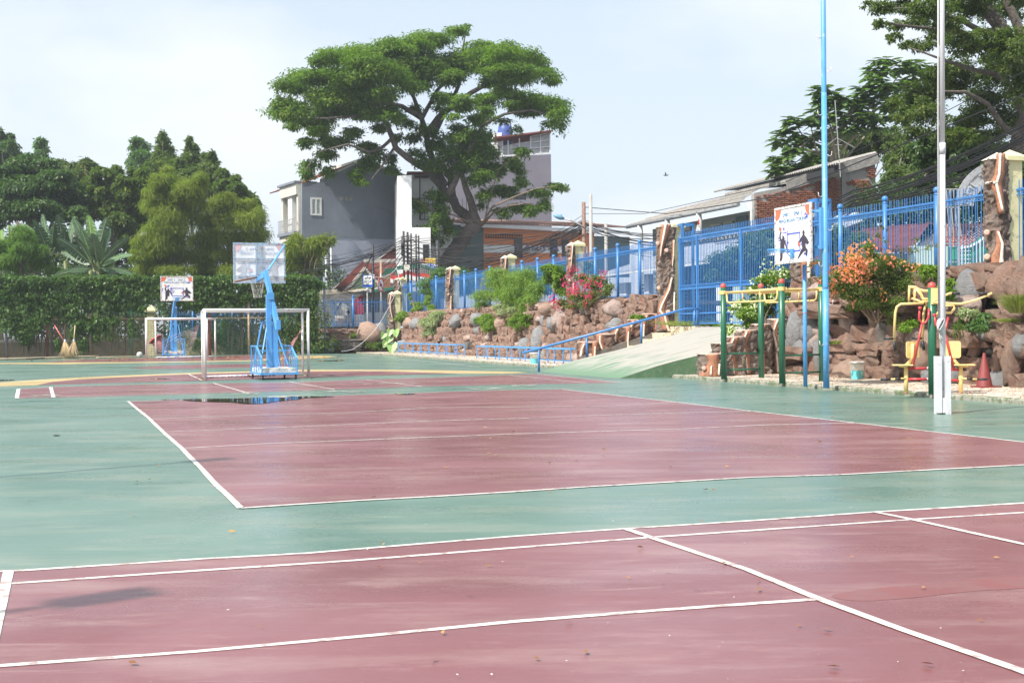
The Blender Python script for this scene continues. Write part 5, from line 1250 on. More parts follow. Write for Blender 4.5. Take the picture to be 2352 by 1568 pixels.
GREYW = plaster('slate_blue_plaster', (.215, .24, .285), (.145, .16, .195), .9)
PALEB = plaster('pale_blue_plaster', (.42, .455, .55), (.32, .34, .42), .6)
WHW = plaster('white_wall_paint', (.80, .80, .79), (.62, .60, .56), .4)
OFFW = plaster('off_white_plaster', (.60, .58, .52), (.42, .40, .35), .6)
TOWW = plaster('dark_grey_violet_plaster', (.19, .18, .215), (.15, .14, .17), .7, .3)
ORGW = plaster('orange_wall_paint', (.68, .25, .11), (.48, .18, .09), .5)
TEALW = plaster('grey_green_wall', (.12, .165, .165), (.16, .19, .18), .7)
GREYC = plaster('raw_grey_cement', (.33, .32, .30), (.16, .155, .15), .9, 1.2, .6)
MINT = plaster('mint_wall', (.46, .58, .50), (.50, .50, .45), .5)
DARKG = paint('dark_window_glass', (.02, .025, .03), .12, None, .1, 2, .0)
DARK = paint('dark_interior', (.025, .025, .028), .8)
WFRAME = paint('white_window_frame', (.70, .70, .68), .4)
BLKM = paint('black_metal', (.03, .03, .032), .45)
STL = paint('galvanised_steel', (.45, .46, .47), .4, (.35, .3, .25), .3, 3, .1, metal=.4)
def roof_mat(name, A, B, scale, band=True, ang=YAW):
    m, nt, b = _mat(name); v = world_vec(nt)
    c = mixc(nt, noise_fac(nt, 3, 5, .35, .65, vec=v), A, B)
    nt.links.new(c, b.inputs['Base Color']); b.inputs['Roughness'].default_value = .85; b.inputs['Specular IOR Level'].default_value = .12
    bump(nt, b, noise_fac(nt, 14, 3, .2, .8, vec=v), .5, .03); MATS[name] = m; return m
RTILE = roof_mat('maroon_roof_tile', (.17, .055, .048), (.25, .09, .075), 3)
OTILE = roof_mat('orange_clay_tile', (.33, .10, .05), (.48, .20, .11), 3)
CORR = roof_mat('weathered_fibre_cement', (.26, .245, .225), (.38, .36, .33), 3)
CORRW = roof_mat('pale_corrugated_sheet', (.22, .235, .26), (.32, .34, .37), 3)
def corrugated(name, mat, par, A, B, C, Dd, n, amp=.03, rows=1, step=.04):
    """roof surface A-B along the eave, D-C along the ridge, real waves; tiled when rows>1"""
    mb = MB(); m_ = n * 2 + 1; A, B, C, Dd = map(Vector, (A, B, C, Dd)); nrm = (B - A).cross(Dd - A).normalized()
    if nrm.z < 0: nrm = -nrm
    for r in range(rows):
        va, vb = r / rows, (r + 1) / rows; vs = []
        for vv, lift in ((va, step if rows > 1 else 0), (vb, 0)):
            for i in range(m_):
                u = i / (m_ - 1); p = A.lerp(Dd, vv).lerp(B.lerp(C, vv), u); vs.append(p + nrm * (amp * (1 if i % 2 else -1) + lift))
        mb.add(vs, [(i, i + 1, i + 1 + m_, i + m_) for i in range(m_ - 1)], 0, False)
    o = mb.build(name, mat, par); sol = o.modifiers.new('t', 'SOLIDIFY'); sol.thickness = .025; return o
def window(f, par, x0, y0, x1, y1, v, frame=WFRAME, panes=2, glass=DARKG, fw=.07, proud=.04):
    u0, z1 = f.hit(x0, y0, v); u1, z0 = f.hit(x1, y1, v)
    w = f.box('window', glass, par, u0, u1, v - .01, v + .1, z0, z1)
    mb = MB()
    for a, b, c, d in ((u0 - fw, u1 + fw, z0 - fw, z0), (u0 - fw, u1 + fw, z1, z1 + fw), (u0 - fw, u0, z0, z1), (u1, u1 + fw, z0, z1)):
        mb.prism([f.P(a, v - proud, c), f.P(b, v - proud, c), f.P(b, v + .05, c), f.P(a, v + .05, c)], (0, 0, d - c))
    for k in range(1, panes):
        um = u0 + (u1 - u0) * k / panes; mb.prism([f.P(um - fw / 2, v - proud * .8, z0), f.P(um + fw / 2, v - proud * .8, z0), f.P(um + fw / 2, v, z0), f.P(um - fw / 2, v, z0)], (0, 0, z1 - z0))
    mb.build('window_frame', frame, w); return w
street = MB(); street.prism([W(66, -7.6, 0), W(66, 60, 0), W(330, 60, 0), W(330, -60, 0), W(72, -60, 0), W(72, -7.6, 0)], (0, 0, 1.0)); street.build('street', paint('street_asphalt', (.13, .13, .13), .9, (.2, .2, .19), .4, 1, .3), kind='structure')
# --- slate-blue house on the left
def z4(x, y): return 603 + .3113 * x, 258.4 + .3113 * y
gh = thing('house', 'slate-blue house wall with red tiled roof, small white window and side balcony', 'house')
f = BF(z4(291, 0)[0], 97, .50)
f.wall('wall', GREYW, gh, [z4(291, 917), z4(291, 518), z4(432, 515), z4(432, 488), z4(745, 362), z4(1060, 470), z4(1060, 936)], 0, .25)
f.wall('lower_wall', PALEB, gh, [z4(298, 1340), z4(298, 917.5), z4(1060, 936.5), z4(1060, 1340)], .03, .25)
uR = f.hit(*z4(1060, 470))[0]; zE = f.hit(*z4(432, 488))[1]; uE = f.hit(*z4(432, 488))[0]; uP, zP = f.hit(*z4(745, 362))
f.box('rear_wall', OFFW, gh, 1.0, uR, 6.8, 7.0, 1, zE - .1)
f.box('side_wall', OFFW, gh, 1.3, 1.5, .26, 6.8, 1, zE - .3)
ez = zE - .35
corrugated('roof', RTILE, gh, f.P(uE - 1.6, 7.3, ez - .15), f.P(uE - 1.5, -.05, ez - .05), f.P(uP, -.05, zP + .06), f.P(uP, 7.3, zP + .06), 26, .035, 9, .05)
corrugated('roof', RTILE, gh, f.P(uR + .3, -.05, zE - .1), f.P(uR + .3, 7.3, zE - .1), f.P(uP, 7.3, zP + .06), f.P(uP, -.05, zP + .06), 26, .035, 9, .05)
mb = MB(); mb.bar(f.P(uP, -.1, zP + .15), f.P(uP, 7.4, zP + .15), .28, .22); mb.bar(f.P(uE, -.06, zE + .02), f.P(uP, -.06, zP + .12), .06, .14); mb.bar(f.P(uR, -.06, f.hit(*z4(1060, 470))[1]), f.P(uP, -.06, zP + .12), .06, .14); mb.build('ridge_trim', OFFW, gh)
window(f, gh, *z4(366, 640), *z4(424, 748), 0, panes=2, glass=paint('net_curtain_glass', (.28, .33, .32), .15, (.5, .5, .45), .4, 2), fw=.13)
mb = MB(); u, z = f.hit(*z4(620, 636))
for i in range(3): mb.prism([f.P(u - .5 + i * .36, -.012, z - .15), f.P(u - .25 + i * .36, -.012, z - .15), f.P(u - .25 + i * .36, -.012, z + .15), f.P(u - .5 + i * .36, -.012, z + .15)], f.ey * .05)
mb.build('air_vent', GREYC, gh)
mb = MB(); P = [f.hit(*z4(x, y)) for x, y in ((640, 790), (760, 712), (826, 680), (870, 700), (960, 745), (985, 760))]; 
for (a, b), (c, d) in zip(P[:-1], P[1:]): mb.bar(f.P(a, -.01, b), f.P(c, -.01, d), .05, .07)
mb.build('old_roof_scar', paint('pale_scar', (.22, .24, .275), .9), gh)
# balcony facade (left side, receding)
vz = lambda x, y: f.hit_side(*z4(x, y), 0)
vB = vz(150, 700)[0]
zt, zp, zo, zb = f.hit_side(*z4(290, 520))[1], f.hit_side(*z4(287, 600))[1], f.hit_side(*z4(290, 870))[1], f.hit_side(*z4(290, 940))[1]
f.box('parapet', OFFW, gh, -.25, 1.3, .3, vB, zp, zt + .05); f.box('parapet_cap', GREYW, gh, -.4, 1.4, .28, vB + .15, zt + .05, zt + .22)
for v in (.28, vB * .42, vB - .35): f.box('pilaster', OFFW if v != vB * .42 else WHW, gh, -.1, .5 if v < .3 else .35, v, v + (.38 if v != vB * .42 else .9), zo - .1, zp)
f.box('balcony_back', WHW, gh, 1.15, 1.3, .3, vB, zo, zp); f.box('balcony_door', DARKG, gh, 1.10, 1.14, vB * .6, vB * .8, zo, zo + 2.1)
f.box('balcony_floor', OFFW, gh, -.3, 1.3, .28, vB, zb, zo); f.box('floor_edge', GREYW, gh, -.45, -.31, .25, vB + .1, zo - .25, zo - .02)
f.box('lower_storey', OFFW, gh, .2, 1.3, .3, vB, 1.0, zb)
mb = MB(); 
for i in range(26): v = .3 + (vB - .3) * i / 25; mb.bar(f.P(-.38, v, zo), f.P(-.38, v, zo + .95), .025)
mb.bar(f.P(-.38, .3, zo + .95), f.P(-.38, vB, zo + .95), .05); mb.bar(f.P(-.38, .3, zo + .1), f.P(-.38, vB, zo + .1), .04)
mb.build('balcony_railing', STL, gh, 'stuff')
mb = MB(); mb.tube([f.P(1.9, -.08, 1), f.P(1.9, -.08, f.hit(*z4(520, 1000))[1])], .07, 8); mb.tube([f.P(2.3, -.08, 1), f.P(2.3, -.08, f.hit(*z4(520, 1000))[1])], .05, 8); mb.build('drain_pipe', WFRAME, gh)
window(f, gh, *z4(365, 1085), *z4(438, 1200), .02, frame=paint('brown_window_frame', (.2, .1, .06), .6), panes=2)
# --- white building
wb = thing('building', 'white shophouse with grooved siding and a tall black window frame', 'building')
f = BF(z4(995, 0)[0], 92.5, .12)
f.wall('wall', WHW, wb, [z4(995, 1320), z4(995, 468), z4(1100, 462), z4(1100, 1320)], 0, 6)
f.wall('lower_wall', WHW, wb, [z4(988, 1320), z4(988, 848), z4(1240, 848), z4(1240, 1320)], -.25, .24)
u0, zt = f.hit(*z4(1095, 440), 6.6); u1 = f.hit(*z4(1330, 440), 6.6)[0]
f.box('siding_wall', WHW, wb, u0, u1, 6.65, 12, 1, zt - .2)
f.box('eave', RTILE, wb, u0 - .3, u1, 6.2, 12, zt - .2, zt)
z = zt - .55
while z > f.hit(*z4(1100, 845), 6.6)[1]:
    f.box('siding_board', WHW, wb, u0 + .01, u1, 6.59, 6.649, z - .44, z - .02); z -= .46
mb = MB(); a = [f.hit(*z4(*q), 6.5) for q in ((1160, 475), (1310, 470), (1160, 790), (1310, 790))]
mb.bar(f.P(a[0][0] - .4, 6.4, a[0][1]), f.P(a[1][0], 6.4, a[0][1]), .1, .18); mb.bar(f.P(a[0][0], 6.45, a[0][1]), f.P(a[2][0], 6.45, a[2][1]), .08)
for i in range(12): uu = a[2][0] + .05 + i * .32; mb.bar(f.P(uu, 6.45, a[2][1]), f.P(uu, 6.45, a[2][1] + 1.6), .04)
mb.bar(f.P(a[2][0], 6.45, a[2][1]), f.P(a[3][0], 6.45, a[2][1]), .06); mb.bar(f.P(a[2][0], 6.45, a[2][1] + 1.6), f.P(a[3][0], 6.45, a[2][1] + 1.6), .06); mb.build('window_grille', BLKM, wb, 'stuff')
window(f, wb, *z4(1190, 980), *z4(1222, 1080), -.25, frame=BLKM)
f.wall('annex_wall', WHW, wb, [z4(1241, 1320), z4(1241, 860), z4(1400, 860), z4(1400, 1320)], 6.0, .4)
mb = MB(); 
for i in range(16): uu, zz = f.hit(*z4(1085 + i * 14, 1130), -.35); mb.bar(f.P(uu, -.35, 5.0), f.P(uu, -.35, 6.4), .04)
mb.bar(f.P(f.hit(*z4(1085, 1100), -.35)[0], -.35, 6.4), f.P(f.hit(*z4(1300, 1100), -.35)[0], -.35, 6.4), .05); mb.build('balcony_bars', BLKM, wb, 'stuff')
# --- grey tower with glazed roof room
tw = thing('building', 'tall windowless grey-violet tower with a glazed shelter on its roof', 'building')
f = BF(z4(1310, 0)[0], 116, .06)
f.wall('wall', TOWW, tw, [z4(1310, 1320), z4(1310, 345), z4(1720, 330), z4(2128, 308), z4(2134, 860), z4(2134, 1320)], 0, 9)
uW0, zW0 = f.hit(*z4(1760, 318), .1); uW1, zW1 = f.hit(*z4(2120, 303), .1)
P = [(1720, 200), (1985, 158), (2120, 148)]
mb = MB(); pts = [(1730, 215, 322), (1770, 210, 320), (1812, 205, 318), (1895, 190, 314), (1978, 178, 308), (2050, 165, 303), (2118, 150, 300)]
for x, yt, yb in pts:
    u, z1_ = f.hit(*z4(x, yt), .15); z0_ = f.hit(*z4(x, yb), .15)[1]; mb.bar(f.P(u, .15, z0_), f.P(u, .15, z1_), .12)
for fr in (0, .33, .66, 1):
    for (a, b) in zip(pts[4:-1], pts[5:]):
        ua, za = f.hit(*z4(a[0], a[2] + (a[1] - a[2]) * fr), .15); ub, zb_ = f.hit(*z4(b[0], b[2] + (b[1] - b[2]) * fr), .15); mb.bar(f.P(ua, .15, za), f.P(ub, .15, zb_), .09)
ua, za = f.hit(*z4(1730, 322), .15); ub, zb_ = f.hit(*z4(1978, 308), .15); mb.bar(f.P(ua, .15, za), f.P(ub, .15, zb_), .12)
mb.build('glazing_frame', WFRAME, tw)
PLAST = paint('milky_plastic_sheet', (.42, .43, .46), .25, (.58, .58, .60), .5, .8, .3)
for (a, b) in zip(pts[:-1], pts[1:]):
    ua, za = f.hit(*z4(a[0], a[1]), .25); ub, zb_ = f.hit(*z4(b[0], b[1]), .25); z0a = f.hit(*z4(a[0], a[2]), .25)[1]; z0b = f.hit(*z4(b[0], b[2]), .25)[1]
    mb = MB(); mb.prism([f.P(ua + .05, .25, z0a), f.P(ub - .05, .25, z0b), f.P(ub - .05, .25, zb_ - .1 - (.3 if a[0] < 1978 else 0)), f.P(ua + .05, .25, za - .1 - (.3 if a[0] < 1978 else 0))], f.ey * .04); mb.build('plastic_pane', PLAST, tw)
u0, z0_ = f.hit(*z4(1715, 190), -.5); u1, z1_ = f.hit(*z4(2135, 140), -.5)
mb = MB(); mb.prism([f.P(u0, -.6, z0_), f.P(u1, -.6, z1_), f.P(u1, -.6, z1_ + .12), f.P(u0, -.6, z0_ + .12)], f.ey * 6); mb.build('shelter_roof', RTILE, tw)
f.wall('stair_head', WHW, tw, [z4(1702, 330), z4(1702, 152), z4(1765, 148), z4(1765, 330)], 2, 3)
u, z = f.hit(*z4(1790, 150), 3); mb = MB(); mb.lathe([(.65, z - 1.2), (.72, z - .6), (.65, z - .5), (.72, z), (.65, z + .3), (.6, z + .6), (.2, z + .75), (.001, z + .75)], f.P(u, 3, 0), 16)
tag(mb.build('water_tank', paint('blue_tank_plastic', (.05, .09, .30), .5)), 'blue ribbed water tank on the tower roof behind the big tree', 'water tank')
window(f, tw, *z4(1876, 600), *z4(1934, 632), 0, frame=BLKM, panes=1)
# --- orange building
def z11(x, y): return 918.8 + .2197 * x, 390.5 + .2197 * y
ob = thing('building', 'low orange building with a white band, dark windows and a pale fascia', 'building')
f = BF(z11(875, 0)[0], 101, .42)
f.wall('wall', ORGW, ob, [z11(875, 1120), z11(875, 600), z11(2030, 660), z11(2030, 1120)], 0, .2)
f.wall('white_band', WHW, ob, [z11(875, 862), z11(875, 779), z11(1960, 800), z11(1960, 872)], -.03, .029)
f.wall('end_wall', TEALW, ob, [z11(420, 1120), z11(420, 560), z11(874, 590), z11(874, 1120)], .02, .2)
f.wall('fascia', WHW, ob, [z11(640, 590), z11(640, 560), z11(875, 565), z11(2400, 640), z11(2400, 668), z11(875, 600)], -.35, .12)
uA, zA = f.hit(*z11(640, 560), -.35); uB, zB = f.hit(*z11(2400, 640), -.35)
corrugated('roof', roof_mat('dull_brown_roof', (.25, .14, .11), (.34, .22, .18), 3), ob, f.P(uA, -.45, zA + .05), f.P(uB, -.45, zA + .05), f.P(uB, 7, zA + 1.0), f.P(uA, 7, zA + 1.0), 60, .04)
for x0, y0, x1, y1 in ((1202, 716, 1273, 905), (1573, 727, 1640, 900), (1696, 731, 1760, 900)):
    window(f, ob, *z11(x0, y0), *z11(x1, y1), -.03, frame=BLKM, panes=1, fw=.05)
f.wall('right_wall', TEALW, ob, [z11(2031, 1120), z11(2031, 690), z11(2400, 700), z11(2400, 1120)], .02, .2)
u, z = f.hit(*z11(1080, 690), -.02); mb = MB()
for i in range(16):
    for j in range(2): mb.prism([f.P(u - 1.5 + i * .2, -.03, z - .2 + j * .2), f.P(u - 1.36 + i * .2, -.03, z - .2 + j * .2), f.P(u - 1.36 + i * .2, -.03, z - .06 + j * .2), f.P(u - 1.5 + i * .2, -.03, z - .06 + j * .2)], f.ey * .028)
mb.build('air_bricks', DARK, ob, 'stuff')
u, z = f.hit(*z11(1440, 815), -.04)
Mt = Matrix(((f.ex.x, 0, -f.ey.x, f.P(u, -.045, z).x), (f.ex.y, 0, -f.ey.y, f.P(u, -.045, z).y), (0, 1, 0, z), (0, 0, 0, 1)))
text_obj('lettering', '"CAHAYA"', .62, paint('purple_wall_lettering', (.20, .14, .36), .6), Mt, ob, .01, xs=1.5)
# --- red-roofed little house, pier and eave behind the bus stop
def z6(x, y): return (1200 + .3507 * x) / 1.7415, (950 + .3507 * y) / 1.7415
rh = thing('house', 'small red-tiled house with green gable behind the bus stop sign', 'house')
f = BF(z6(560, 0)[0], 91, .25)
def fp_(q, v): u, z = f.hit(*z6(*q), v); return f.P(u, v, z)
corrugated('roof', RTILE, rh, fp_((905, 475), 0), fp_((1180, 475), 0), fp_((1180, 272), 1.5), fp_((735, 272), 1.5), 20, .045, 9, .06)
corrugated('roof', RTILE, rh, fp_((1180, 260), 3), fp_((860, 260), 3), fp_((1095, 120), 5), fp_((1180, 90), 5), 14, .045, 7, .06)
mb = MB(); mb.prism([fp_((560, 585), -.2), fp_((735, 320), -.2), fp_((900, 520), -.2), fp_((900, 585), -.2)], f.ey * .2); mb.build('gable', paint('pale_green_gable', (.46, .60, .38), .8), rh)
mb = MB(); mb.bar(fp_((440, 595), -.4), fp_((738, 300), -.4), .5, .28, f.ey); mb.bar(fp_((738, 300), -.4), fp_((930, 520), -.4), .4, .25, f.ey); mb.build('verge_tiles', RTILE, rh)
mb = MB(); mb.bar(fp_((550, 575), -.5), fp_((737, 345), -.5), .16, .30, f.ey); mb.bar(fp_((737, 345), -.5), fp_((905, 540), -.5), .14, .24, f.ey); mb.build('bargeboard', OFFW, rh)
mb = MB(); mb.bar(fp_((730, 268), 1.4), fp_((1100, 268), 1.4), .28, .26); mb.bar(fp_((370, 585), 2.5), fp_((680, 375), 2.5), .10, .10, f.ey); mb.bar(fp_((870, 255), 2.5), fp_((1095, 95), 4.5), .14, .14, f.ey); mb.build('ridge_tiles', paint('grey_ridge_mortar', (.42, .40, .38), .8), rh)
f.wall('front_wall', OFFW, rh, [z6(185, 960), z6(185, 600), z6(720, 585), z6(720, 960)], 1.0, .2)
f.wall('parapet', paint('cream_parapet', (.62, .56, .44), .8, (.45, .38, .28), .5), rh, [z6(205, 640), z6(205, 600), z6(710, 575), z6(900, 555), z6(900, 590), z6(710, 615)], .6, .3)
f.wall('side_wall', GREYC, rh, [z6(720, 1010), z6(720, 620), z6(1180, 575), z6(1180, 1010)], .9, .2)
f.wall('white_eave', WHW, rh, [z6(640, 622), z6(640, 612), z6(900, 568), z6(1160, 540), z6(1160, 552), z6(900, 582)], -.6, 1.4)
mb = MB()
for i in range(16):
    x = 835 + i * 16; a = z6(x, 612 - (x - 835) * .14); b = z6(x + 16, 612 - (x - 835) * .14); c = z6(x + 8, 634 - (x - 835) * .14)
    mb.prism([D(a[0], a[1] - 4, 90), D(a[0], a[1], 90), D(c[0], c[1], 90), D(b[0], b[1], 90), D(b[0], b[1] - 4, 90)], (0, .04, 0))
mb.build('scalloped_valance', paint('green_valance', (.02, .16, .10), .6), rh, 'stuff')
f.wall('red_wall', paint('red_wall_paint', (.46, .035, .045), .7), rh, [z6(610, 875), z6(605, 665), z6(725, 665), z6(725, 875)], .5, .3)
f.wall('white_low_wall', WHW, rh, [z6(610, 1010), z6(610, 877), z6(735, 877), z6(735, 1010)], .5, .3)
f.wall('door', paint('grey_door', (.18, .18, .20), .6), rh, [z6(790, 850), z6(790, 720), z6(900, 700), z6(900, 850)], .85, .04)
f.wall('low_wall', OFFW, rh, [z6(735, 1010), z6(735, 852), z6(1020, 852), z6(1020, 1010)], .7, .15)
pr = thing('brick_pier', 'square brick pier with a green railing cap beside the small red roof', 'pier')
BRK = paint('pier_brick', (.46, .20, .12), .8, (.36, .15, .1), .4, 6, .3); MORT = paint('pale_mortar', (.50, .46, .40), .9)
u0, z1 = f.hit(*z6(943, 460), -.8); u1, z0 = f.hit(*z6(1042, 575), -.8)
f.box('pier_core', MORT, pr, u0 + .02, u1 - .02, -.78, -.3, z0, z1)
bh_ = (z1 - z0) / 9; bme = None
for r in range(9):
    for c in range(4):
        w = (u1 - u0) / 4; a = u0 + c * w + (w / 2 if r % 2 else 0); b = min(a + w - .02, u1)
        if a >= u1 - .05: continue
        f.box('brick', BRK, pr, a, b, -.82, -.785, z0 + r * bh_, z0 + (r + 1) * bh_ - .02)
mb = MB(); GT = paint('green_railing', (.03, .30, .20), .5)
for x in (948, 975, 1003, 1028): a = f.hit(*z6(x, 460), -.7); b = f.hit(*z6(x, 424), -.7); mb.bar(f.P(a[0], -.7, a[1]), f.P(b[0], -.7, b[1]), .05)
a = f.hit(*z6(943, 428), -.7); b = f.hit(*z6(1034, 424), -.7); mb.bar(f.P(a[0], -.7, a[1]), f.P(b[0], -.7, b[1]), .06); mb.build('cap_railing', GT, pr)
# bus shelter
bs = thing('bus_shelter', 'lean-to bus shelter with a corrugated roof and low bench wall behind the corner fence', 'bus shelter')
f = BF(z6(290, 0)[0], 87.5, .30)
mb = MB(); corrugated('shelter_roof', CORR, bs, fp_((300, 715), -.6), fp_((620, 712), -.6), fp_((740, 612), 1.2), fp_((420, 640), 1.2), 18, .04)
f.wall('back_wall', OFFW, bs, [z6(200, 1010), z6(200, 745), z6(605, 745), z6(605, 1010)], 1.5, .2)
mb = MB(); 
for x in (385, 598): a = f.hit(*z6(x, 730), .2); mb.bar(f.P(a[0], .2, 1.0), f.P(a[0], .2, a[1]), .09); mb.bar(f.P(a[0], .2, a[1] - .9), f.P(a[0] + .5, .2, a[1]), .06)
mb.build('shelter_post', BLUE, bs)
PEACH = paint('peach_bench_tiles', (.60, .42, .30), .7, (.55, .5, .42), .5, 4, .2)
for i, (ya, yb) in enumerate(((925, 950), (955, 978), (890, 918))): f.wall('bench_slab', PEACH if i < 2 else OFFW, bs, [z6(388, yb), z6(388, ya), z6(600, ya), z6(600, yb)], .4 + .1 * i, .25)
# --- long house with fibre-cement roof, upper right
def z10(x, y): return 1406.8 + .1709 * x, 321.6 + .1709 * y
lh = thing('house', 'long two-storey house with grey fibre-cement roof and gutter, raw brick gable end', 'house')
sA, zA = on_t(*z10(240, 1165), 14); sB, zB = on_t(*z10(1680, 872), 14); zE = 7.2
sB2 = on_t(*z10(1870, 740), 16.2)[0]
corrugated('roof', CORR, lh, W(sA, 14, zE + .05), W(sB, 14, zE + .05), W(sB2, 16.6, zE + 1.1), W(sA - .5, 16.6, zE + .95), 70, .035, 3, .05)
sU0 = on_t(*z10(1360, 775), 17)[0]; sU1 = on_t(1925, 400, 17)[0]
corrugated('upper_roof', CORR, lh, W(sU0, 17, 8.75), W(sU1, 17, 8.75), W(sU1, 19, 9.3), W(sU0 + 1, 19, 9.3), 60, .035)
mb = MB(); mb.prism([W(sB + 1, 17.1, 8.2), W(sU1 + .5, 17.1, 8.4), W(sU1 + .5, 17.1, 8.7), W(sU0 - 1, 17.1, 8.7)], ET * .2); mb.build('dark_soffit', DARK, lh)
mb = MB(); mb.tube([W(sA + .4, 13.95, zE - .02), W(sB - .2, 13.95, zE - .04)], .10, 10); 
s = sA
while s > sB: mb.tube([W(s, 13.95, zE - .02), W(s - .03, 13.95, zE - .02)], .115, 10); s -= 1.0
mb.build('gutter', paint('grey_gutter', (.24, .25, .26), .6), lh)
mb = MB(); mb.prism([W(sA - .4, 15.2, 1.3), W(sB - .6, 15.2, 1.3), W(sB - .6, 15.2, 7.0), W(sA - .4, 15.2, 7.0)], ET * .2); mb.build('wall', plaster('grey_green_house_wall', (.30, .34, .32), (.2, .21, .2), .7), lh)
for x in (390, 760, 1185, 1870):
    s = on_t(*z10(x, 1000), 14.1)[0]; mb = MB(); mb.tube([W(s, 14.1, 1.3), W(s, 14.1, zE - .4), W(s, 13.98, zE - .05)], [.08, .08, .14], 8); mb.build('down_pipe' if x < 1800 else 'corner_post', WFRAME, lh)
for xa, xb, ya, yb in ((870, 1055, 1040, 1180), (1330, 1475, 960, 1130), (1500, 1630, 930, 1100)):
    s0, z1 = on_t(*z10(xa, ya), 15.15); s1, z0 = on_t(*z10(xb, yb), 15.15); z1 = min(z1, 6.6)
    mb = MB(); mb.prism([W(s0, 15.14, z0), W(s1, 15.14, z0), W(s1, 15.14, z1), W(s0, 15.14, z1)], ET * .05); w_ = mb.build('window', DARK, lh)
    mb = MB(); n_ = 9
    for i in range(n_): s = s0 + (s1 - s0) * i / (n_ - 1); mb.bar(W(s, 15.1, z0), W(s, 15.1, z1), .04)
    for z in (z0, z1): mb.bar(W(s0, 15.1, z), W(s1, 15.1, z), .07)
    mb.build('window_bars', OFFW, w_, 'stuff')
for xa, xb in ((1630, 1775), (1060, 1160)):
    s0 = on_t(*z10(xa, 1000), 15.0)[0]; s1 = on_t(*z10(xb, 1000), 15.0)[0]; mb = MB(); mb.prism([W(s0, 15.1, 3), W(s1, 15.1, 3), W(s1, 15.1, 6.8), W(s0, 15.1, 6.8)], ET * .06); mb.build('painted_panel', TEALW if xa > 1500 else MINT, lh)
# brick gable end: plane s = sG
sG = sB - .9
def tz(x, y): return on_s(x, y, sG)
def z9(x, y): return 1722.6 + .32967 * x, .32967 * y
gpts = [z9(30, 1700), z9(30, 1345), z9(250, 1300), z9(380, 1265), z9(560, 1195), z9(872, 1112), z9(882, 1700)]
P = []
for q in gpts: t, z = tz(*q); P.append(W(sG, t, max(z, 1.0)))
mb = MB(); mb.prism(P, ES * .3); mb.build('gable_wall', GREYC, lh)
BRICK = paint('raw_red_brick', (.34, .13, .075), .85, (.20, .10, .075), .6, 4, .4)
t0, t1 = tz(*z9(55, 1400))[0], tz(*z9(870, 1400))[0]
bm_ = MB(); bm_.box((-.105, -.05, -.028), (.105, .05, .028)); bme = bpy.data.meshes.new('brick'); bme.from_pydata(bm_.v, [], bm_.f); bme.materials.append(BRICK); bme.update()
zt_ = lambda t: P[1].z + .0
brk = []
z = 3.6; row = 0
tops = [(tz(*q)[0], tz(*q)[1]) for q in gpts[1:-1]]
def top_at(t):
    for (ta, za), (tb, zb) in zip(tops[:-1], tops[1:]):
        if ta <= t <= tb: return za + (zb - za) * (t - ta) / (tb - ta)
    return tops[-1][1]
tp0, tp1 = tz(*z9(635, 1300))[0], tz(*z9(660, 1300))[0]
while z < 9.5:
    t = t0 + (row % 2) * .12
    while t < t1:
        ok = z < top_at(t) - .18 and not (tp0 - .1 < t < tp1 + .1)
        if t > tp1:  # plaster still covers most of the right part
            q = mnoise.noise(Vector((t * .9, z * 1.3, 3))); ok = ok and q > .12
        elif mnoise.noise(Vector((t * .7, z * 1.1, 9))) < -.42 or z > top_at(t) - .5: ok = ok and rnd.random() > .35
        if ok: brk.append((t + rnd.uniform(-.008, .008), z + rnd.uniform(-.006, .006), rnd.uniform(-.03, .01)))
        t += .245
    z += .088; row += 1
brk.sort(key=lambda q: -q[1]); rest = MB()
for i, (t, z, j) in enumerate(brk):
    M = Matrix.Translation(W(sG - .03 + j, t, z)) @ Matrix.Rotation(YAW + rnd.uniform(-.03, .03), 4, 'Z') @ Matrix.Diagonal((rnd.uniform(.92, 1.04), 1, rnd.uniform(.9, 1.08), 1))
    if i % max(1, len(brk) // 290) == 0 and i // max(1, len(brk) // 290) < 290: instance('brick', bme, M, lh)
    else: rest.box((-.105, -.05, -.028), (.105, .05, .028), M)
rest.build('bricks', BRICK, lh, 'stuff')
for xa, xb, mat, d in ((633, 662, GREYC, .1),): mb = MB(); ta, tb = tz(*z9(xa, 1300))[0], tz(*z9(xb, 1300))[0]; mb.prism([W(sG - d, ta, 3), W(sG - d, tb, 3), W(sG - d, tb, top_at(tb) - .1), W(sG - d, ta, top_at(ta) - .1)], ES * d); mb.build('concrete_pilaster', mat, lh)
mb = MB(); a, b = tops[2], tops[-1]; mb.bar(W(sG - .1, a[0] - 1, a[1] - .2), W(sG - .1, b[0] + .1, b[1] + .06), .5, .08, ES); mb.build('gable_coping', CORR, lh)
mb = MB(); mb.prism([W(sG - .02, 16.9, 8.3), W(sG - .02, b[0], b[1]), W(sG - .02, b[0], b[1] + .12), W(sG - .02, 16.9, 8.5)], ES * 8); mb.build('upper_roof_slope', CORR, lh)
# flag on the down pipe
fl = MB(); a = D(*z10(1165, 1010), 66); 
F = [z10(1165, 1012), z10(1180, 1015), z10(1178, 1130), z10(1140, 1140)]
fl.prism([D(*q, 66) for q in F], (0, .02, 0)); F2 = [z10(1140, 1142), z10(1178, 1132), z10(1200, 1180), z10(1195, 1280), z10(1102, 1282)]; fl.prism([D(*q, 66) for q in F2], (0, .02, 0), 1)
tag(fl.build('flag', [paint('flag_red', (.55, .06, .06), .8), paint('flag_white', (.7, .7, .7), .8)]), 'red and white flag hanging limp from the grey-roofed house', 'flag')
# --- lean-to with pale corrugated roof behind the fence
lt = thing('shed', 'low shed with pale corrugated roof seen through the blue fence and gate', 'shed')

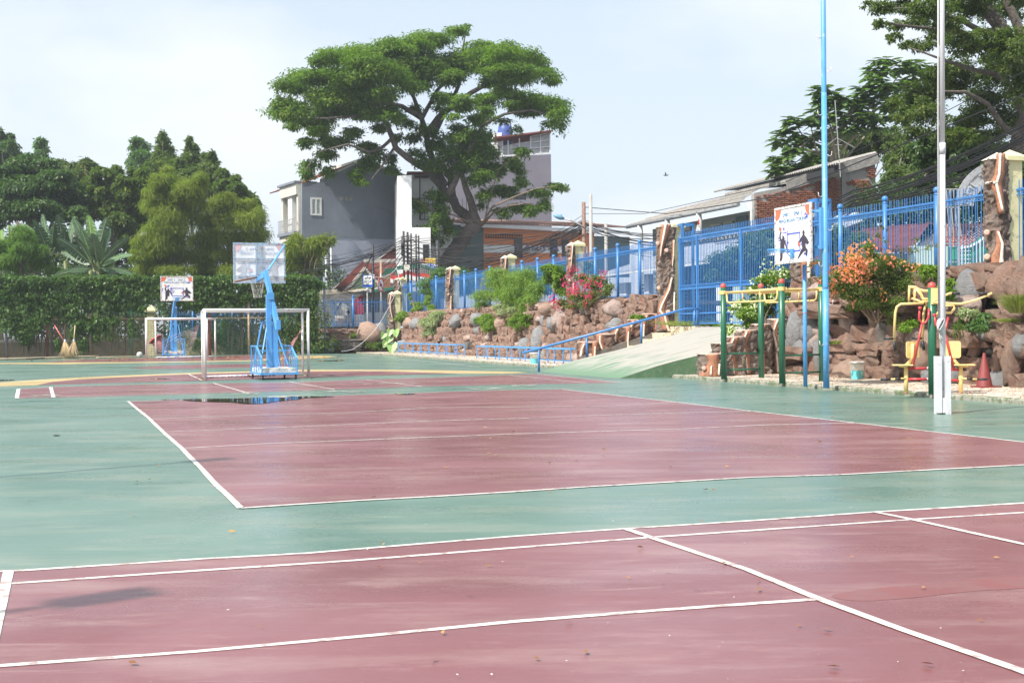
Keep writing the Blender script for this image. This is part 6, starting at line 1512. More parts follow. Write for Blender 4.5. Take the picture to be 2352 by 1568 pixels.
corrugated('roof', CORRW, lt, W(43.5, 9, 4.05), W(24.5, 9, 4.15), W(24.5, 12.5, 5.35), W(40.5, 12.5, 5.3), 60, .035)
mb = MB(); mb.bar(W(43.6, 9.0, 3.98), W(24.5, 9.0, 4.06), .06, .10); mb.build('eave_board', WFRAME, lt)
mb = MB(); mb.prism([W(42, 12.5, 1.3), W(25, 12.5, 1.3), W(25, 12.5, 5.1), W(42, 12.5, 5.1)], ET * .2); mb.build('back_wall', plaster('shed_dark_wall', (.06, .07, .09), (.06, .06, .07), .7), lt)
for sa, sb, z1, mt in ((42, 40.8, 3.6, WHW), (38.6, 38.1, 3.9, WHW), (36, 35.2, 3.4, WHW), (31, 30.6, 3.9, WHW), (29.5, 28.6, 3.0, MINT)):
    mb = MB(); mb.prism([W(sa, 9.6, 1.3), W(sb, 9.6, 1.3), W(sb, 9.6, z1), W(sa, 9.6, z1)], ET * .25); mb.build('front_panel', mt, lt)
mb = MB()
for s in (41, 39, 37, 35, 33, 31):
    for k in range(7): mb.bar(W(s, 10.5, 2.4 + k * .18), W(s - 1.3, 10.5, 2.4 + k * .18), .03, .06)
mb.build('louvres', paint('blue_grey_louvre', (.12, .16, .24), .6), lt, 'stuff')
bn = thing('building', 'low building with a yellow balustrade under the long grey roof', 'building')
mb = MB(); mb.prism([W(44, 13.3, 1.3), W(26, 13.3, 1.3), W(26, 13.3, 4.9), W(44, 13.3, 4.9)], ET * .2); mb.build('wall', GREYC, bn)
s = 43.5
while s > 27:
    mb = MB(); mb.box((-.05, -.05, 0), (.05, .05, .75), Matrix.Translation(W(s, 13.2, 4.95))); mb.build('baluster', paint('yellow_baluster', (.62, .52, .22), .7), bn); s -= .42
mb = MB(); mb.bar(W(44, 13.2, 5.72), W(26, 13.2, 5.72), .12, .1); mb.bar(W(44, 13.2, 4.93), W(26, 13.2, 4.93), .14, .1); mb.build('balustrade_rail', OFFW, bn)
# --- right: roofs through the fence
def zR(x, y): return (3500 + .3825 * x) / 1.7415, (600 + .3825 * y) / 1.7415
def slab(name, pts, mat, par=None, **k):
    mb = MB(); P = [D(*zR(x, y), Y) for x, y, Y in pts]; mb.prism(P, (.02, .06, -.08)); return mb.build(name, mat, par, **k)
r1 = thing('house', 'maroon sheet roof and orange clay tiles over a mint wall, behind the right fence', 'house')
q = lambda x, y, Y: D(*zR(x, y), Y)
corrugated('maroon_roof', RTILE, r1, q(-250, 1060, 46), q(350, 1065, 43), q(560, 770, 46), q(-250, 850, 49), 26, .03)
corrugated('maroon_roof', RTILE, r1, q(-250, 845, 53), q(500, 770, 50.5), q(640, 760, 54), q(0, 800, 57), 20, .03)
corrugated('clay_roof', OTILE, r1, q(600, 1010, 45), q(1180, 1000, 45), q(1180, 775, 46.8), q(640, 765, 46.8), 14, .04, 8, .05)
corrugated('grey_sheet', CORR, r1, q(420, 1010, 44), q(700, 1010, 44), q(680, 900, 46), q(520, 890, 46), 12, .03)
mb = MB(); mb.prism([q(370, 1005, 43.5), q(760, 1005, 43.5), q(760, 1500, 43.5), q(370, 1500, 43.5)], (0, .3, 0)); mb.build('mint_wall', MINT, r1)
mb = MB(); mb.prism([q(770, 1010, 44.5), q(1180, 1010, 44.5), q(1180, 1500, 44.5), q(770, 1500, 44.5)], (0, .3, 0)); mb.build('teal_wall', paint('dark_teal_wall', (.03, .17, .14), .6), r1)
mb = MB(); mb.prism([q(-250, 1080, 44.5), q(365, 1080, 44.2), q(365, 1500, 44.2), q(-250, 1500, 44.5)], (0, .3, 0)); mb.build('cement_wall', GREYC, r1)
cg = thing('canopy', 'dark green curved canopy edged with a white grid behind the right fence', 'canopy')
P = [q(860, 1030, 42), q(990, 1010, 42), q(1080, 960, 42), q(1160, 900, 42), q(1160, 1050, 42), q(1080, 1090, 42), q(990, 1120, 42), q(860, 1140, 42)]
mb = MB(); mb.prism(P, (0, .5, 0)); mb.build('canopy_sheet', paint('green_canopy', (.02, .26, .17), .5), cg)
mb = MB()
for a, b in zip(P[:3], P[1:4]): mb.bar(a - Vector((0, .05, 0)), b - Vector((0, .05, 0)), .06, .06)
for i in range(8):
    a = q(870 + i * 38, 1030 - max(0, i - 3) * 22, 41.8); mb.bar(a, a - UP * 1.5, .025)
for k in range(4): mb.bar(q(862, 1060 + k * 42, 41.8), q(1000, 1055 + k * 42, 41.8), .025)
mb.build('white_grid', WFRAME, cg)
ar = thing('arch_sign', 'silver metal gateway arch with raised letters beside the far-right pillar', 'sign')
cxx, czz, r0, r1_ = zR(1290, 640)[0], zR(1290, 640)[1], 0, 0
mb = MB(); Y = 36; pts_o, pts_i = [], []
for i in range(15):
    a = math.radians(178 - i * 7); c = D(*zR(1370, 590), Y); pts_o.append(c + Vector((math.cos(a) * 1.32, 0, math.sin(a) * 1.22))); pts_i.append(c + Vector((math.cos(a) * .98, 0, math.sin(a) * .78)))
for i in range(14): mb.prism([pts_o[i], pts_o[i + 1], pts_i[i + 1], pts_i[i]], (0, .12, 0))
ap = mb.build('arch_plate', paint('brushed_silver_plate', (.42, .42, .43), .35, None, .1, 4, .1, metal=.3), ar)
mb = MB()
for i in range(14): mb.bar(pts_o[i], pts_o[i + 1], .06, .16); mb.bar(pts_i[i], pts_i[i + 1], .05, .16)
mb.build('arch_rim', STL, ar)
SILV = paint('raised_letter_metal', (.60, .60, .60), .25, metal=.4)
for i, ch in enumerate('BUMI TARU'):
    if ch == ' ': continue
    a = math.radians(172 - i * 9.5); c = D(*zR(1370, 590), Y); p = c + Vector((math.cos(a) * 1.13, -.02, math.sin(a) * .98))
    text_obj('letter', ch, .27, SILV, Matrix.Translation(p) @ Matrix.Rotation(-(a - math.pi / 2) * -1, 4, 'Y').inverted() @ Matrix.Rotation(math.pi / 2, 4, 'X'), ar, .03)
mb = MB(); b_ = D(*zR(800, 410), Y)
for dx in (0, .22, .44):
    mb.bar(b_ + Vector((dx - .25, 0, 0)), b_ + Vector((dx - .25, 0, -6)), .035)
for k in range(12): mb.bar(b_ + Vector((-.25, 0, -k * .5)), b_ + Vector((.2, 0, -k * .5)), .03)
for k in range(5): mb.bar(b_ + Vector((-.25 + .1 * k, 0, -.0)), b_ + Vector((-.15 + .1 * k, 0, -1.3)), .03)
mb.build('lattice_leg', STL, ar)

# ------------------------------------------------------------------ signs, poles, cables by the street
pole_c = paint('weathered_concrete_pole', (.36, .35, .33), .8); rustp = paint('rusty_brown_pole', (.20, .11, .08), .7, (.4, .3, .25), .4, 4)
def upole(x, yt, yb, Y, r, mat, lab, lean=0.0, z0=None):
    a = D(x, yt, Y); b = Vector((a.x + lean, a.y, 1.0)); mb = MB(); mb.tube([b, a], [r * 1.25, r], 10)
    return tag(mb.build('utility_pole', mat), lab, 'utility pole', 'street utility poles')
BX = paint('beige_meter_box', (.56, .54, .46), .5, (.45, .42, .36), .3, 5)
for x, yt, r, lab in ((927, 531, .07, 'leftmost black pole of the cable-wrapped cluster'), (936, 533, .07, 'second black pole of the cluster, behind the beige box'), (944, 536, .05, 'thin middle pole of the black cluster'), (955.5, 538, .05, 'fourth pole of the black cluster'), (961.5, 541, .05, 'fifth pole of the black cluster'), (1005, 552, .13, 'thick dark pole against the white building, just left of the big trunk'), (856, 561, .08, 'black pole standing behind the bus stop sign')):
    upole(x, yt, 640, 88, r, BLKM, lab)
upole(1340.5, 464, 600, 82, .12, rustp, 'rusty brown steel pole with cables wrapped round it')
upole(1356.5, 446, 600, 80, .10, pole_c, 'tall grey concrete pole right of the rusty one')
upole(1391.5, 514, 600, 84, .10, pole_c, 'short grey pole lost in cables, right of the tall concrete one')
mb = MB()
for (x0, x1) in ((925, 931), (934, 940), (942, 948), (953, 958)):
    for k in range(9):
        y = 545 + k * 9 + rnd.uniform(-2, 2); mb.bar(D(x0 - 3, y, 87.8), D(x1 + 3, y + rnd.uniform(-2, 2), 87.8), .05)
for k in range(8): mb.tube([D(925 + 2 * math.sin(a + k), 545 + 34 * (a / 6.28), 87.7 + .1 * math.cos(a)) for a in [i * .7 for i in range(12)]], .06, 5)
mb.build('cable_coils', BLKM, kind='stuff')
for x0, y0, x1, y1, Y, lab in ((928, 608, 941, 620.5, 87, 'larger beige meter box on the black pole cluster'), (849.5, 630, 860, 640.5, 87, 'small beige meter box on the black pole above the bus stop sign')):
    o = thing('meter_box', lab, 'meter box', group='beige electric meter boxes'); a, b = D(x0, y1, Y), D(x1, y0, Y); mb = MB(); mb.box((a.x, a.y, a.z), (b.x, a.y + .25, b.z)); mb.build('box_body', BX, o)
    mb = MB(); h = (b.z - a.z) * .38; mb.box((a.x + .02, a.y - .05, a.z + .01), (b.x - .02, a.y - .001, a.z + h)); mb.build('box_door', BX, o)
    text_obj('lettering', '36 A', .09, BLKM, Matrix.Translation(((a.x + b.x) / 2, a.y - .003, b.z - .12)) @ Matrix.Rotation(math.pi / 2, 4, 'X'), o, .001)
def signpost(x, Y, z0, z1, mat=STL, r=.035):
    p = D(x, 700, Y); mb = MB(); mb.tube([(p.x, p.y + .05, z0), (p.x, p.y + .05, z1)], r, 10); return mb, p
bsn = thing('bus_stop_sign', 'blue bus stop sign with a bus pictogram and the word STOP', 'sign')
Y = 85; mb, p = signpost(843.5, Y, 1.0, D(843, 655, Y).z, paint('pale_sign_post', (.6, .6, .6), .5)); mb.build('sign_post', WFRAME, bsn)
SB = paint('sign_blue', (.02, .10, .48), .4); SW = paint('sign_white', (.78, .78, .76), .4); SK = paint('sign_black', (.03, .03, .03), .5); SR = paint('sign_red', (.55, .04, .04), .4)
def spl(x0, y0, x1, y1, Y, th): a, b = D(x0, y1, Y), D(x1, y0, Y); mb = MB(); mb.box((a.x, Y, a.z), (b.x, Y + th, b.z)); return mb
X0, Y0 = z6(716, 424); X1, Y1 = z6(830, 567)
pl = spl(X0, Y0, X1, Y1, Y, .03).build('sign_plate', SB, bsn)
a = z6(726, 433); b = z6(820, 537); spl(*a, *b, Y - .006, .005).build('white_field', SW, pl)
a = z6(738, 450); b = z6(808, 466); spl(*a, *b, Y - .012, .005).build('bus_body', SK, pl)
for i in range(5): a = z6(742 + i * 12, 453); b = z6(751 + i * 12, 460); spl(*a, *b, Y - .014, .001).build('bus_window', SW, pl)
mb = MB()
for x in (752, 793): c = D(*z6(x, 468), Y - .012); mb.tube([c + Vector((0, .004, 0)), c + Vector((0, -.006, 0))], .045, 12)
mb.build('bus_wheels', SK, pl)
c = D(*z6(773, 504), Y - .01); text_obj('lettering', 'STOP', .24, SK, Matrix.Translation(c) @ Matrix.Rotation(math.pi / 2, 4, 'X'), pl, .003, xs=.88)
a = z6(732, 592); b = z6(812, 624); sp2 = spl(*a, *b, Y, .03).build('small_plate', SW, bsn)
for i, t_ in enumerate(('BUS', 'PENUMPANG', 'TRANSJAKARTA')):
    c = D(*z6(772, 598 + i * 9), Y - .003); text_obj('lettering', t_, .10, SK, Matrix.Translation(c) @ Matrix.Rotation(math.pi / 2, 4, 'X'), sp2, .002)
rs = thing('prohibition_sign', 'round red-rimmed prohibition sign turned half sideways on a grey pole', 'sign')
mb, p = signpost(875.2, 84.5, 1.0, D(875, 627, 84.5).z); mb.build('sign_post', STL, rs)
c = D(*z6(921, 540), 84.4); R = Matrix.Translation(c) @ Matrix.Rotation(math.radians(70), 4, 'Z') @ Matrix.Rotation(math.pi / 2, 4, 'X')
mb = MB(); mb.lathe([(.001, .012), (.47, .012), (.47, -.012), (.001, -.012)], (0, 0, 0), 26, 0, False); me_ = mb.build('sign_disc', SW, rs); me_.data.transform(R)
mb = MB(); mb.lathe([(.37, .018), (.48, .018), (.48, .0), (.37, .0), (.37, .018)], (0, 0, 0), 26, 0, False); mb.bar((-.27, .27, .016), (.27, -.27, .016), .09, .006, (0, 0, 1)); me_ = mb.build('red_ring', SR, rs); me_.data.transform(R)
mb = MB(); mb.box((-.2, -.1, .013), (.08, .12, .015)); mb.box((.08, -.1, .013), (.2, .05, .015)); me_ = mb.build('truck_symbol', SK, rs); me_.data.transform(R)
mb = MB(); a = D(*z6(921, 470), 84.7); mb.box((a.x - .06, a.y, a.z), (a.x + .06, a.y + .05, a.z + 1.2)); tag(mb.build('wooden_batten', paint('pale_wood', (.5, .36, .24), .7)), 'pale wooden batten rising above the round sign', 'batten')
gs = thing('street_arch', 'dark green street name arch with pale lettering and forked end', 'sign')
Y = 90; GA = paint('dark_green_arch', (.015, .13, .085), .5); top = []; bot = []
for i in range(17):
    u = i / 16; x = 1075 + (1565 - 1075) * u; yt = 340 - 48 * math.sin(math.pi * (u * .86 + .07)) + 48 * .22 + 60 * max(0, u - .55) ** 1.6 * 1.9; top.append(D(*z6(x, yt), Y)); bot.append(D(*z6(x, yt + 42), Y))
mb = MB()
for i in range(16): mb.prism([top[i], top[i + 1], bot[i + 1], bot[i]], (0, .08, 0))
fk = [z6(1110, 342), z6(1110, 388), z6(940, 426), z6(972, 385), z6(940, 353), z6(1010, 352), z6(1060, 345)]
mb.prism([D(*k, Y - .02) for k in fk], (0, .02, 0)); gp = mb.build('arch_band', GA, gs)
for i, ch in enumerate('GG.KRT 006/07'):
    if ch == ' ': continue
    u = .06 + i * .072; k = int(u * 16); c = (top[k] + bot[k]) / 2 + (top[k + 1] - top[k]) * (u * 16 - k); tx = (top[k + 1] - top[k]).normalized(); an = math.atan2(tx.z, tx.x)
    text_obj('letter', ch, .42, paint('arch_letter', (.20, .34, .30), .5), Matrix.Translation(c - Vector((0, .01, 0))) @ Matrix.Rotation(-an, 4, 'Y') @ Matrix.Rotation(math.pi / 2, 4, 'X'), gp, .02)
mb = MB(); 
for x in (1110, 1548): a = D(*z6(x, 390), Y + .05); mb.bar((a.x, a.y, 1), a, .12)
mb.build('arch_post', GA, gs)
bt = MB(); n_ = 14
for k, (ya, yb) in enumerate(((0, 40), (40, 85))):
    for i in range(n_):
        u0, u1 = i / n_, (i + 1) / n_; f_ = lambda u: (1030 + 530 * u, 425 + 18 * math.sin(u * 15) - 45 * math.exp(-((u - .47) / .16) ** 2))
        x0_, y0_ = f_(u0); x1_, y1_ = f_(u1); bt.prism([D(*z6(x0_, y0_ + ya), 89.5), D(*z6(x1_, y1_ + ya), 89.5), D(*z6(x1_, y1_ + yb), 89.5), D(*z6(x0_, y0_ + yb), 89.5)], (0, .03, 0), k)
tag(bt.build('bunting', [paint('flag_red', (.55, .05, .05), .8), paint('flag_white', (.7, .7, .7), .8)]), 'red and white cloth bunting draped under the green arch', 'bunting')
ad = thing('advertisement', 'yellow and blue for-sale banner behind the street arch', 'banner')
Y = 92; a = z6(1430, 235); b = z6(1550, 300); c_ = z6(1420, 300); d_ = z6(1550, 350)
p1 = spl(a[0], a[1], b[0], b[1], Y, .03).build('yellow_panel', paint('ad_yellow', (.75, .62, .12), .6), ad); p2 = spl(c_[0], c_[1] + .01, d_[0], d_[1], Y, .03).build('blue_panel', SB, ad)
text_obj('lettering', 'RUKO INI', .42, SR, Matrix.Translation(D(*z6(1490, 268), Y) - Vector((0, .003, 0))) @ Matrix.Rotation(math.pi / 2, 4, 'X'), p1, .003, xs=.72)
text_obj('lettering', 'DIJUAL', .46, SW, Matrix.Translation(D(*z6(1488, 325), Y) - Vector((0, .003, 0))) @ Matrix.Rotation(math.pi / 2, 4, 'X'), p2, .003, xs=.85)
# street lamp
sl2 = thing('street_lamp', 'grey-blue street lamp head on a curved arm reaching left from the rusty pole', 'street lamp')
A = [z11(1930, 610), z11(1880, 570), z11(1800, 530), z11(1715, 508)]; mb = MB(); mb.tube([D(*k, 81.5) for k in A], .05, 8); mb.build('lamp_arm', STL, sl2)
mb = MB(); mb.tube([D(*z11(1715, 510), 81.5), D(*z11(1680, 497), 81.5), D(*z11(1640, 485), 81.5), D(*z11(1600, 474), 81.5)], [.07, .15, .13, .03], 10); mb.tube([D(*z11(1685, 492), 81.5), D(*z11(1682, 465), 81.5)], .07, 8); mb.build('lamp_head', paint('lamp_blue_grey', (.12, .28, .38), .5), sl2)
# cables
CBL = paint('black_cable', (.015, .015, .017), .6); CBW = paint('white_cable', (.62, .62, .60), .6)
def cable(P, r, sag, label, grp, n=14, mat=None):
    Q = []
    for a, b in zip(P[:-1], P[1:]):
        for i in range(n): u = i / n; Q.append(a.lerp(b, u) - UP * sag * 4 * u * (1 - u))
    Q.append(P[-1]); mb = MB(); mb.tube(Q, r, 4, caps=False); return tag(mb.build('overhead_cable', mat or CBL), label, 'cable', grp)
rg = random.Random(5)
for i in range(17):
    a = D(560, rg.uniform(596, 648), 86 + rg.uniform(-1, 3)); b = D(rg.uniform(925, 948), rg.uniform(535, 585), 88); cable([a, b], rg.choice((.010, .014, .02)), rg.uniform(.2, 1.5), 'black cable sagging between the left trees and the black pole cluster', 'cables left of the pole cluster')
for i in range(10):
    a = D(775, 665 + rg.uniform(-8, 8), 83); b = D(rg.uniform(925, 948), rg.uniform(540, 590), 88); cable([a, b], rg.choice((.010, .014, .02)), rg.uniform(.4, 1.6), 'black cable climbing from the creeper fence post to the pole cluster', 'cables from the fence post')
for i in range(4):
    a = D(775, 664 + rg.uniform(-5, 8), 83); b = D(856, 567 + rg.uniform(0, 20), 88); cable([a, b], .018, rg.uniform(.4, 1.0), 'black cable from the fence post to the pole above the bus stop', 'cables to the bus stop pole')
for i in range(28):
    a = D(rg.uniform(925, 960), rg.uniform(540, 630), 88); b = D(1342, 528 + rg.gauss(0, 9), 82); cable([a, b], rg.choice((.010, .014, .02)), rg.uniform(-.2, 1.8), 'black cable crossing in front of the orange building and big trunk', 'cables across the orange building')
for i in range(9):
    a = D(1010 + rg.uniform(-20, 60), 640 - rg.uniform(0, 25), 80); b = D(1342, rg.uniform(475, 530), 82); cable([a, b], rg.choice((.014, .022)), rg.uniform(.1, .8), 'black cable rising diagonally to the rusty pole', 'diagonal cables to the rusty pole')
for i in range(14):
    a = D(1345, 520 + rg.gauss(0, 7), 82); b = D(1640, 530 + rg.uniform(-5, 45), 62); cable([a, b], rg.choice((.012, .018, .022)), rg.uniform(.2, 1.2), 'black cable running right from the poles toward the grey-roofed house', 'cables toward the grey-roofed house')
for (y0, pts, r) in ((0, [(1345, 476, 82), (1530, 491, 70), (1760, 455, 55), (1905, 400, 48), (2150, 300, 42), (2420, 190, 36)], .022), (0, [(1345, 491, 82), (1480, 491, 72), (1800, 420, 55), (2165, 260, 42), (2420, 130, 36)], .014)):
    cable([D(*p) for p in pts], r, .0, 'long cable from the poles rising across the sky and right-hand trees' if r > .02 else 'thin long cable above the grey roof line', 'long sky cables', 6)
for i in range(22):
    a = D(1640, 545 + i * 3.4 + rg.uniform(-4, 4), 60); m_ = D(1960, 436 + i * 2.4 + rg.uniform(-6, 6), 44); b = D(2420, 240 + i * 4.5 + rg.uniform(-8, 8), 33); cable([a, m_, b], rg.choice((.011, .016, .021)), rg.uniform(.1, .35), 'black cable of the dense bundle in front of the brick gable and trees', 'cable bundle at the brick gable', 8)
cable([D(*z6(470, 1298), 76), D(*z6(600, 1275), 77), D(*z6(720, 1190), 78), D(*z6(850, 1060), 79), D(*z6(950, 910), 79.5), D(*z6(1080, 660), 80), D(*z6(1150, 530), 80), D(*z6(1100, 340), 84)], .016, .02, 'white cable looping down from the corner pillar to the court edge', 'white cable', 5, CBW)
cable([D(*z6(1100, 340), 84), D(*z6(1060, 390), 84), D(*z6(980, 440), 84), D(*z6(850, 450), 84), D(*z6(795, 425), 84)], .012, .05, 'white cable hanging from the green arch to the bus stop sign', 'white cable', 5, CBW)
mb = MB(); a = D(*z9(630, 1180), 50); mb.bar(a - UP * .3, D(*z9(592, 700), 50), .03); mb.bar(D(*z9(600, 960), 50) + Vector((-.5, 0, -.4)), D(*z9(605, 960), 50), .02); mb.bar(D(*z9(605, 960), 50), D(*z9(605, 960), 50) + Vector((.7, 0, -.4)), .02); mb.bar(D(*z9(590, 1010), 50), D(*z9(640, 1010), 50), .02)
tag(mb.build('antenna', STL), 'thin TV antenna mast on the brick gable roof', 'antenna')
bd = MB(); c = D(1528.5, 403, 70); bd.tube([c + Vector((-.12, 0, 0)), c, c + Vector((.13, 0, .01)), c + Vector((.17, 0, .01))], [.01, .035, .03, .005], 6); bd.add([c + Vector((-.03, 0, .02)), c + Vector((.05, 0, .02)), c + Vector((.02, .08, .2)), c + Vector((-.02, .04, .16))], [(0, 1, 2, 3)]); bd.add([c + Vector((-.03, 0, .02)), c + Vector((.05, 0, .02)), c + Vector((.0, -.1, .17))], [(0, 1, 2)])
tag(bd.build('bird', BLKM), 'small dark bird flying in the open sky', 'bird')
# two people at the bus shelter
def person(p, rz, label, shirt, stripes, seated=False, cap=(.03, .03, .04)):
    o = thing('person', label, 'person', p, rz, 'people at the bus shelter')
    J = dict(pel=(0, 0, .93), chest=(0, .02, 1.28), neck=(0, 0, 1.48), head=(0, -.03, 1.60), crown=(0, -.01, 1.70), hl=(-.1, 0, .88), kl=(-.11, -.04, .48), fl=(-.12, 0, .06), tl=(-.12, -.17, .03), hr=(.1, 0, .88), kr=(.11, -.02, .48), fr=(.12, .02, .06), tr=(.12, -.15, .03),
             sl=(-.19, 0, 1.42), el=(-.25, .02, 1.14), wl=(-.22, -.16, .96), sr=(.19, 0, 1.42), er=(.25, .03, 1.13), wr=(.24, -.14, .93), ll=(-.21, -.25, .94), lr=(.23, -.22, .9))
    R = dict(pel=.14, chest=.145, neck=.055, head=.085, crown=.07, hl=.095, kl=.06, fl=.045, tl=.035, hr=.095, kr=.06, fr=.045, tr=.035, sl=.065, el=.045, wl=.032, sr=.065, er=.045, wr=.032, ll=.03, lr=.03)
    ks = list(J); E_ = [('pel', 'chest'), ('chest', 'neck'), ('neck', 'head'), ('head', 'crown'), ('pel', 'hl'), ('hl', 'kl'), ('kl', 'fl'), ('fl', 'tl'), ('pel', 'hr'), ('hr', 'kr'), ('kr', 'fr'), ('fr', 'tr'), ('chest', 'sl'), ('sl', 'el'), ('el', 'wl'), ('wl', 'll'), ('chest', 'sr'), ('sr', 'er'), ('er', 'wr'), ('wr', 'lr')]
    me = bpy.data.meshes.new('body'); me.from_pydata([J[k] for k in ks], [(ks.index(a), ks.index(b)) for a, b in E_], []); b = link('body', me, o)
    md = b.modifiers.new('s', 'SKIN'); 
    for i, k in enumerate(ks): me.skin_vertices[0].data[i].radius = (R[k], R[k] * (.8 if k in ('chest', 'pel') else 1)); me.skin_vertices[0].data[i].use_root = (k == 'pel')
    s_ = b.modifiers.new('d', 'SUBSURF'); s_.levels = 1; s_.render_levels = 1
    m, nt, bb = _mat('clothed_body'); tcn = N(nt, 'ShaderNodeTexCoord'); sp = N(nt, 'ShaderNodeSeparateXYZ'); nt.links.new(tcn.outputs['Object'], sp.inputs[0])
    cr = N(nt, 'ShaderNodeValToRGB'); cr.color_ramp.interpolation = 'CONSTANT'; mr = N(nt, 'ShaderNodeMapRange'); mr.inputs[2].default_value = 1.8; nt.links.new(sp.outputs['Z'], mr.inputs[0]); nt.links.new(mr.outputs[0], cr.inputs[0])
    e = cr.color_ramp.elements; e[0].color = (.04, .05, .09, 1); e[1].position = .5; e[1].color = (*shirt, 1)
    if stripes:
        for i in range(5): x = e.new(.56 + i * .055); x.color = ((.55, .30, .20) if i % 2 else (.03, .04, .08)) + (1,)
    x = e.new(.825); x.color = (.20, .11, .07, 1); nt.links.new(cr.outputs[0], bb.inputs['Base Color']); me.materials.append(m)
    cm = MB(); cm.lathe([(.108, 1.645), (.105, 1.70), (.07, 1.755), (.001, 1.765)], (0, -.01, 0), 14); cm.box((-.075, -.22, 1.645), (.075, -.09, 1.66)); cm.build('cap', paint('cap_%s' % label[:6], cap, .8), o)
    hm = MB(); hm.lathe([(.095, 1.57), (.10, 1.645)], (0, .015, 0), 12); hm.build('hair', BLKM, o)
    fm = MB(); fm.tube([(0, -.115, 1.63), (0, -.14, 1.60), (0, -.118, 1.585)], .013, 5); fm.build('nose', paint('brown_skin', (.20, .11, .07), .6), o)
    return o
a = D(751, 715, 86.3); person(Vector((a.x, a.y, a.z - 1.76)), 1.2, 'person in a dark cap and orange-and-navy striped shirt behind the corner fence', (.03, .04, .08), True)
a = D(800, 713, 88.2); person(Vector((a.x, a.y, a.z - 1.76)), -1.2, 'person in a dark cap whose head shows above the shelter bench wall', (.3, .3, .3), False)
# ------------------------------------------------------------------ trees
WOOD = rock_mat('grey_brown_tree_bark', (.12, .095, .075), (.17, .135, .105), (.04, .03, .026), (.36, .32, .28), 1.0)
WOODP = paint('smooth_branch', (.22, .16, .11), .8, (.12, .09, .06), .4, 6, .3)
def limbs(name, lst, mat, par, n=9):
    mb = MB()
    for pts, rs in lst:
        Q, R = [], []
        for i in range(len(pts) - 1):
            for k in range(3):
                u = k / 3; q = Vector(pts[i]).lerp(Vector(pts[i + 1]), u); w_ = mnoise.noise_vector(q * .8) * rs[i] * .5
                Q.append(q + w_); R.append(rs[i] * (1 - u) + rs[i + 1] * u)
        Q.append(Vector(pts[-1])); R.append(rs[-1]); mb.tube(Q, R, n)
    return mb.build(name, mat, par)
def px(lst, fn, Y, k, sd_, dy=3.0, ry=None, squash=1.0):
    """ellipsoids measured on the photograph -> world, spread in depth"""
    rg = random.Random(sd_); out = []; m = 1 if isinstance(Y, tuple) else Y / 2997.0
    for q in lst:
        x, y = fn(q[0], q[1]); off = q[4] if len(q) > 4 else rg.uniform(-dy, dy)
        if isinstance(Y, tuple):
            s_, z_ = on_t(x, y, Y[1]); c = W(s_, Y[1] + off * .3, z_); m = c.y / 2997.0
        else: c = D(x, y, Y + off)
        rx = q[2] * k * m; rz = q[3] * k * m * squash; out.append((c, (rx, ry or (rx + rz) * .55, rz)))
    return out
def tree(name, label, base, tip, blobs, n, ll, lw, mat, sd_, r0=.3, cat='tree', trunk=True, group=None, wood=None, **kw):
    o = thing(name, label, cat, group=group)
    if trunk:
        lst = [([base, base.lerp(tip, .5) + Vector((rnd.uniform(-.3, .3), 0, 0)), tip], [r0, r0 * .7, r0 * .4])]
        rg = random.Random(sd_)
        for c, r in rg.sample(blobs, min(len(blobs), 14)):
            u = rg.uniform(.35, 1); a = base.lerp(tip, u); lst.append(([a, a.lerp(c, .5) + Vector((0, 0, .3)), c], [r0 * .35, r0 * .22, r0 * .08]))
        limbs('trunk', lst, wood or WOOD, o, 7)
    link('crown', leaves_mesh('crown', blobs, n, ll, lw, mat, seed=sd_, **kw), o)
    return o
def z5(x, y): return 603 + .34785 * x, 28.7 + .34785 * y
Lrain = leafmat('rain_tree_leaf', (.055, .115, .018), (.145, .23, .034), (.34, .40, .08), .45, .55)
rt = thing('rain_tree', 'huge umbrella-crowned rain tree with dark leaning trunk in front of the grey buildings', 'tree')
YT = 96
T5 = lambda x, y, dy=0: D(*z5(x, y), YT + dy)
T4 = lambda x, y, dy=0: D(*z4(x, y), YT + dy)
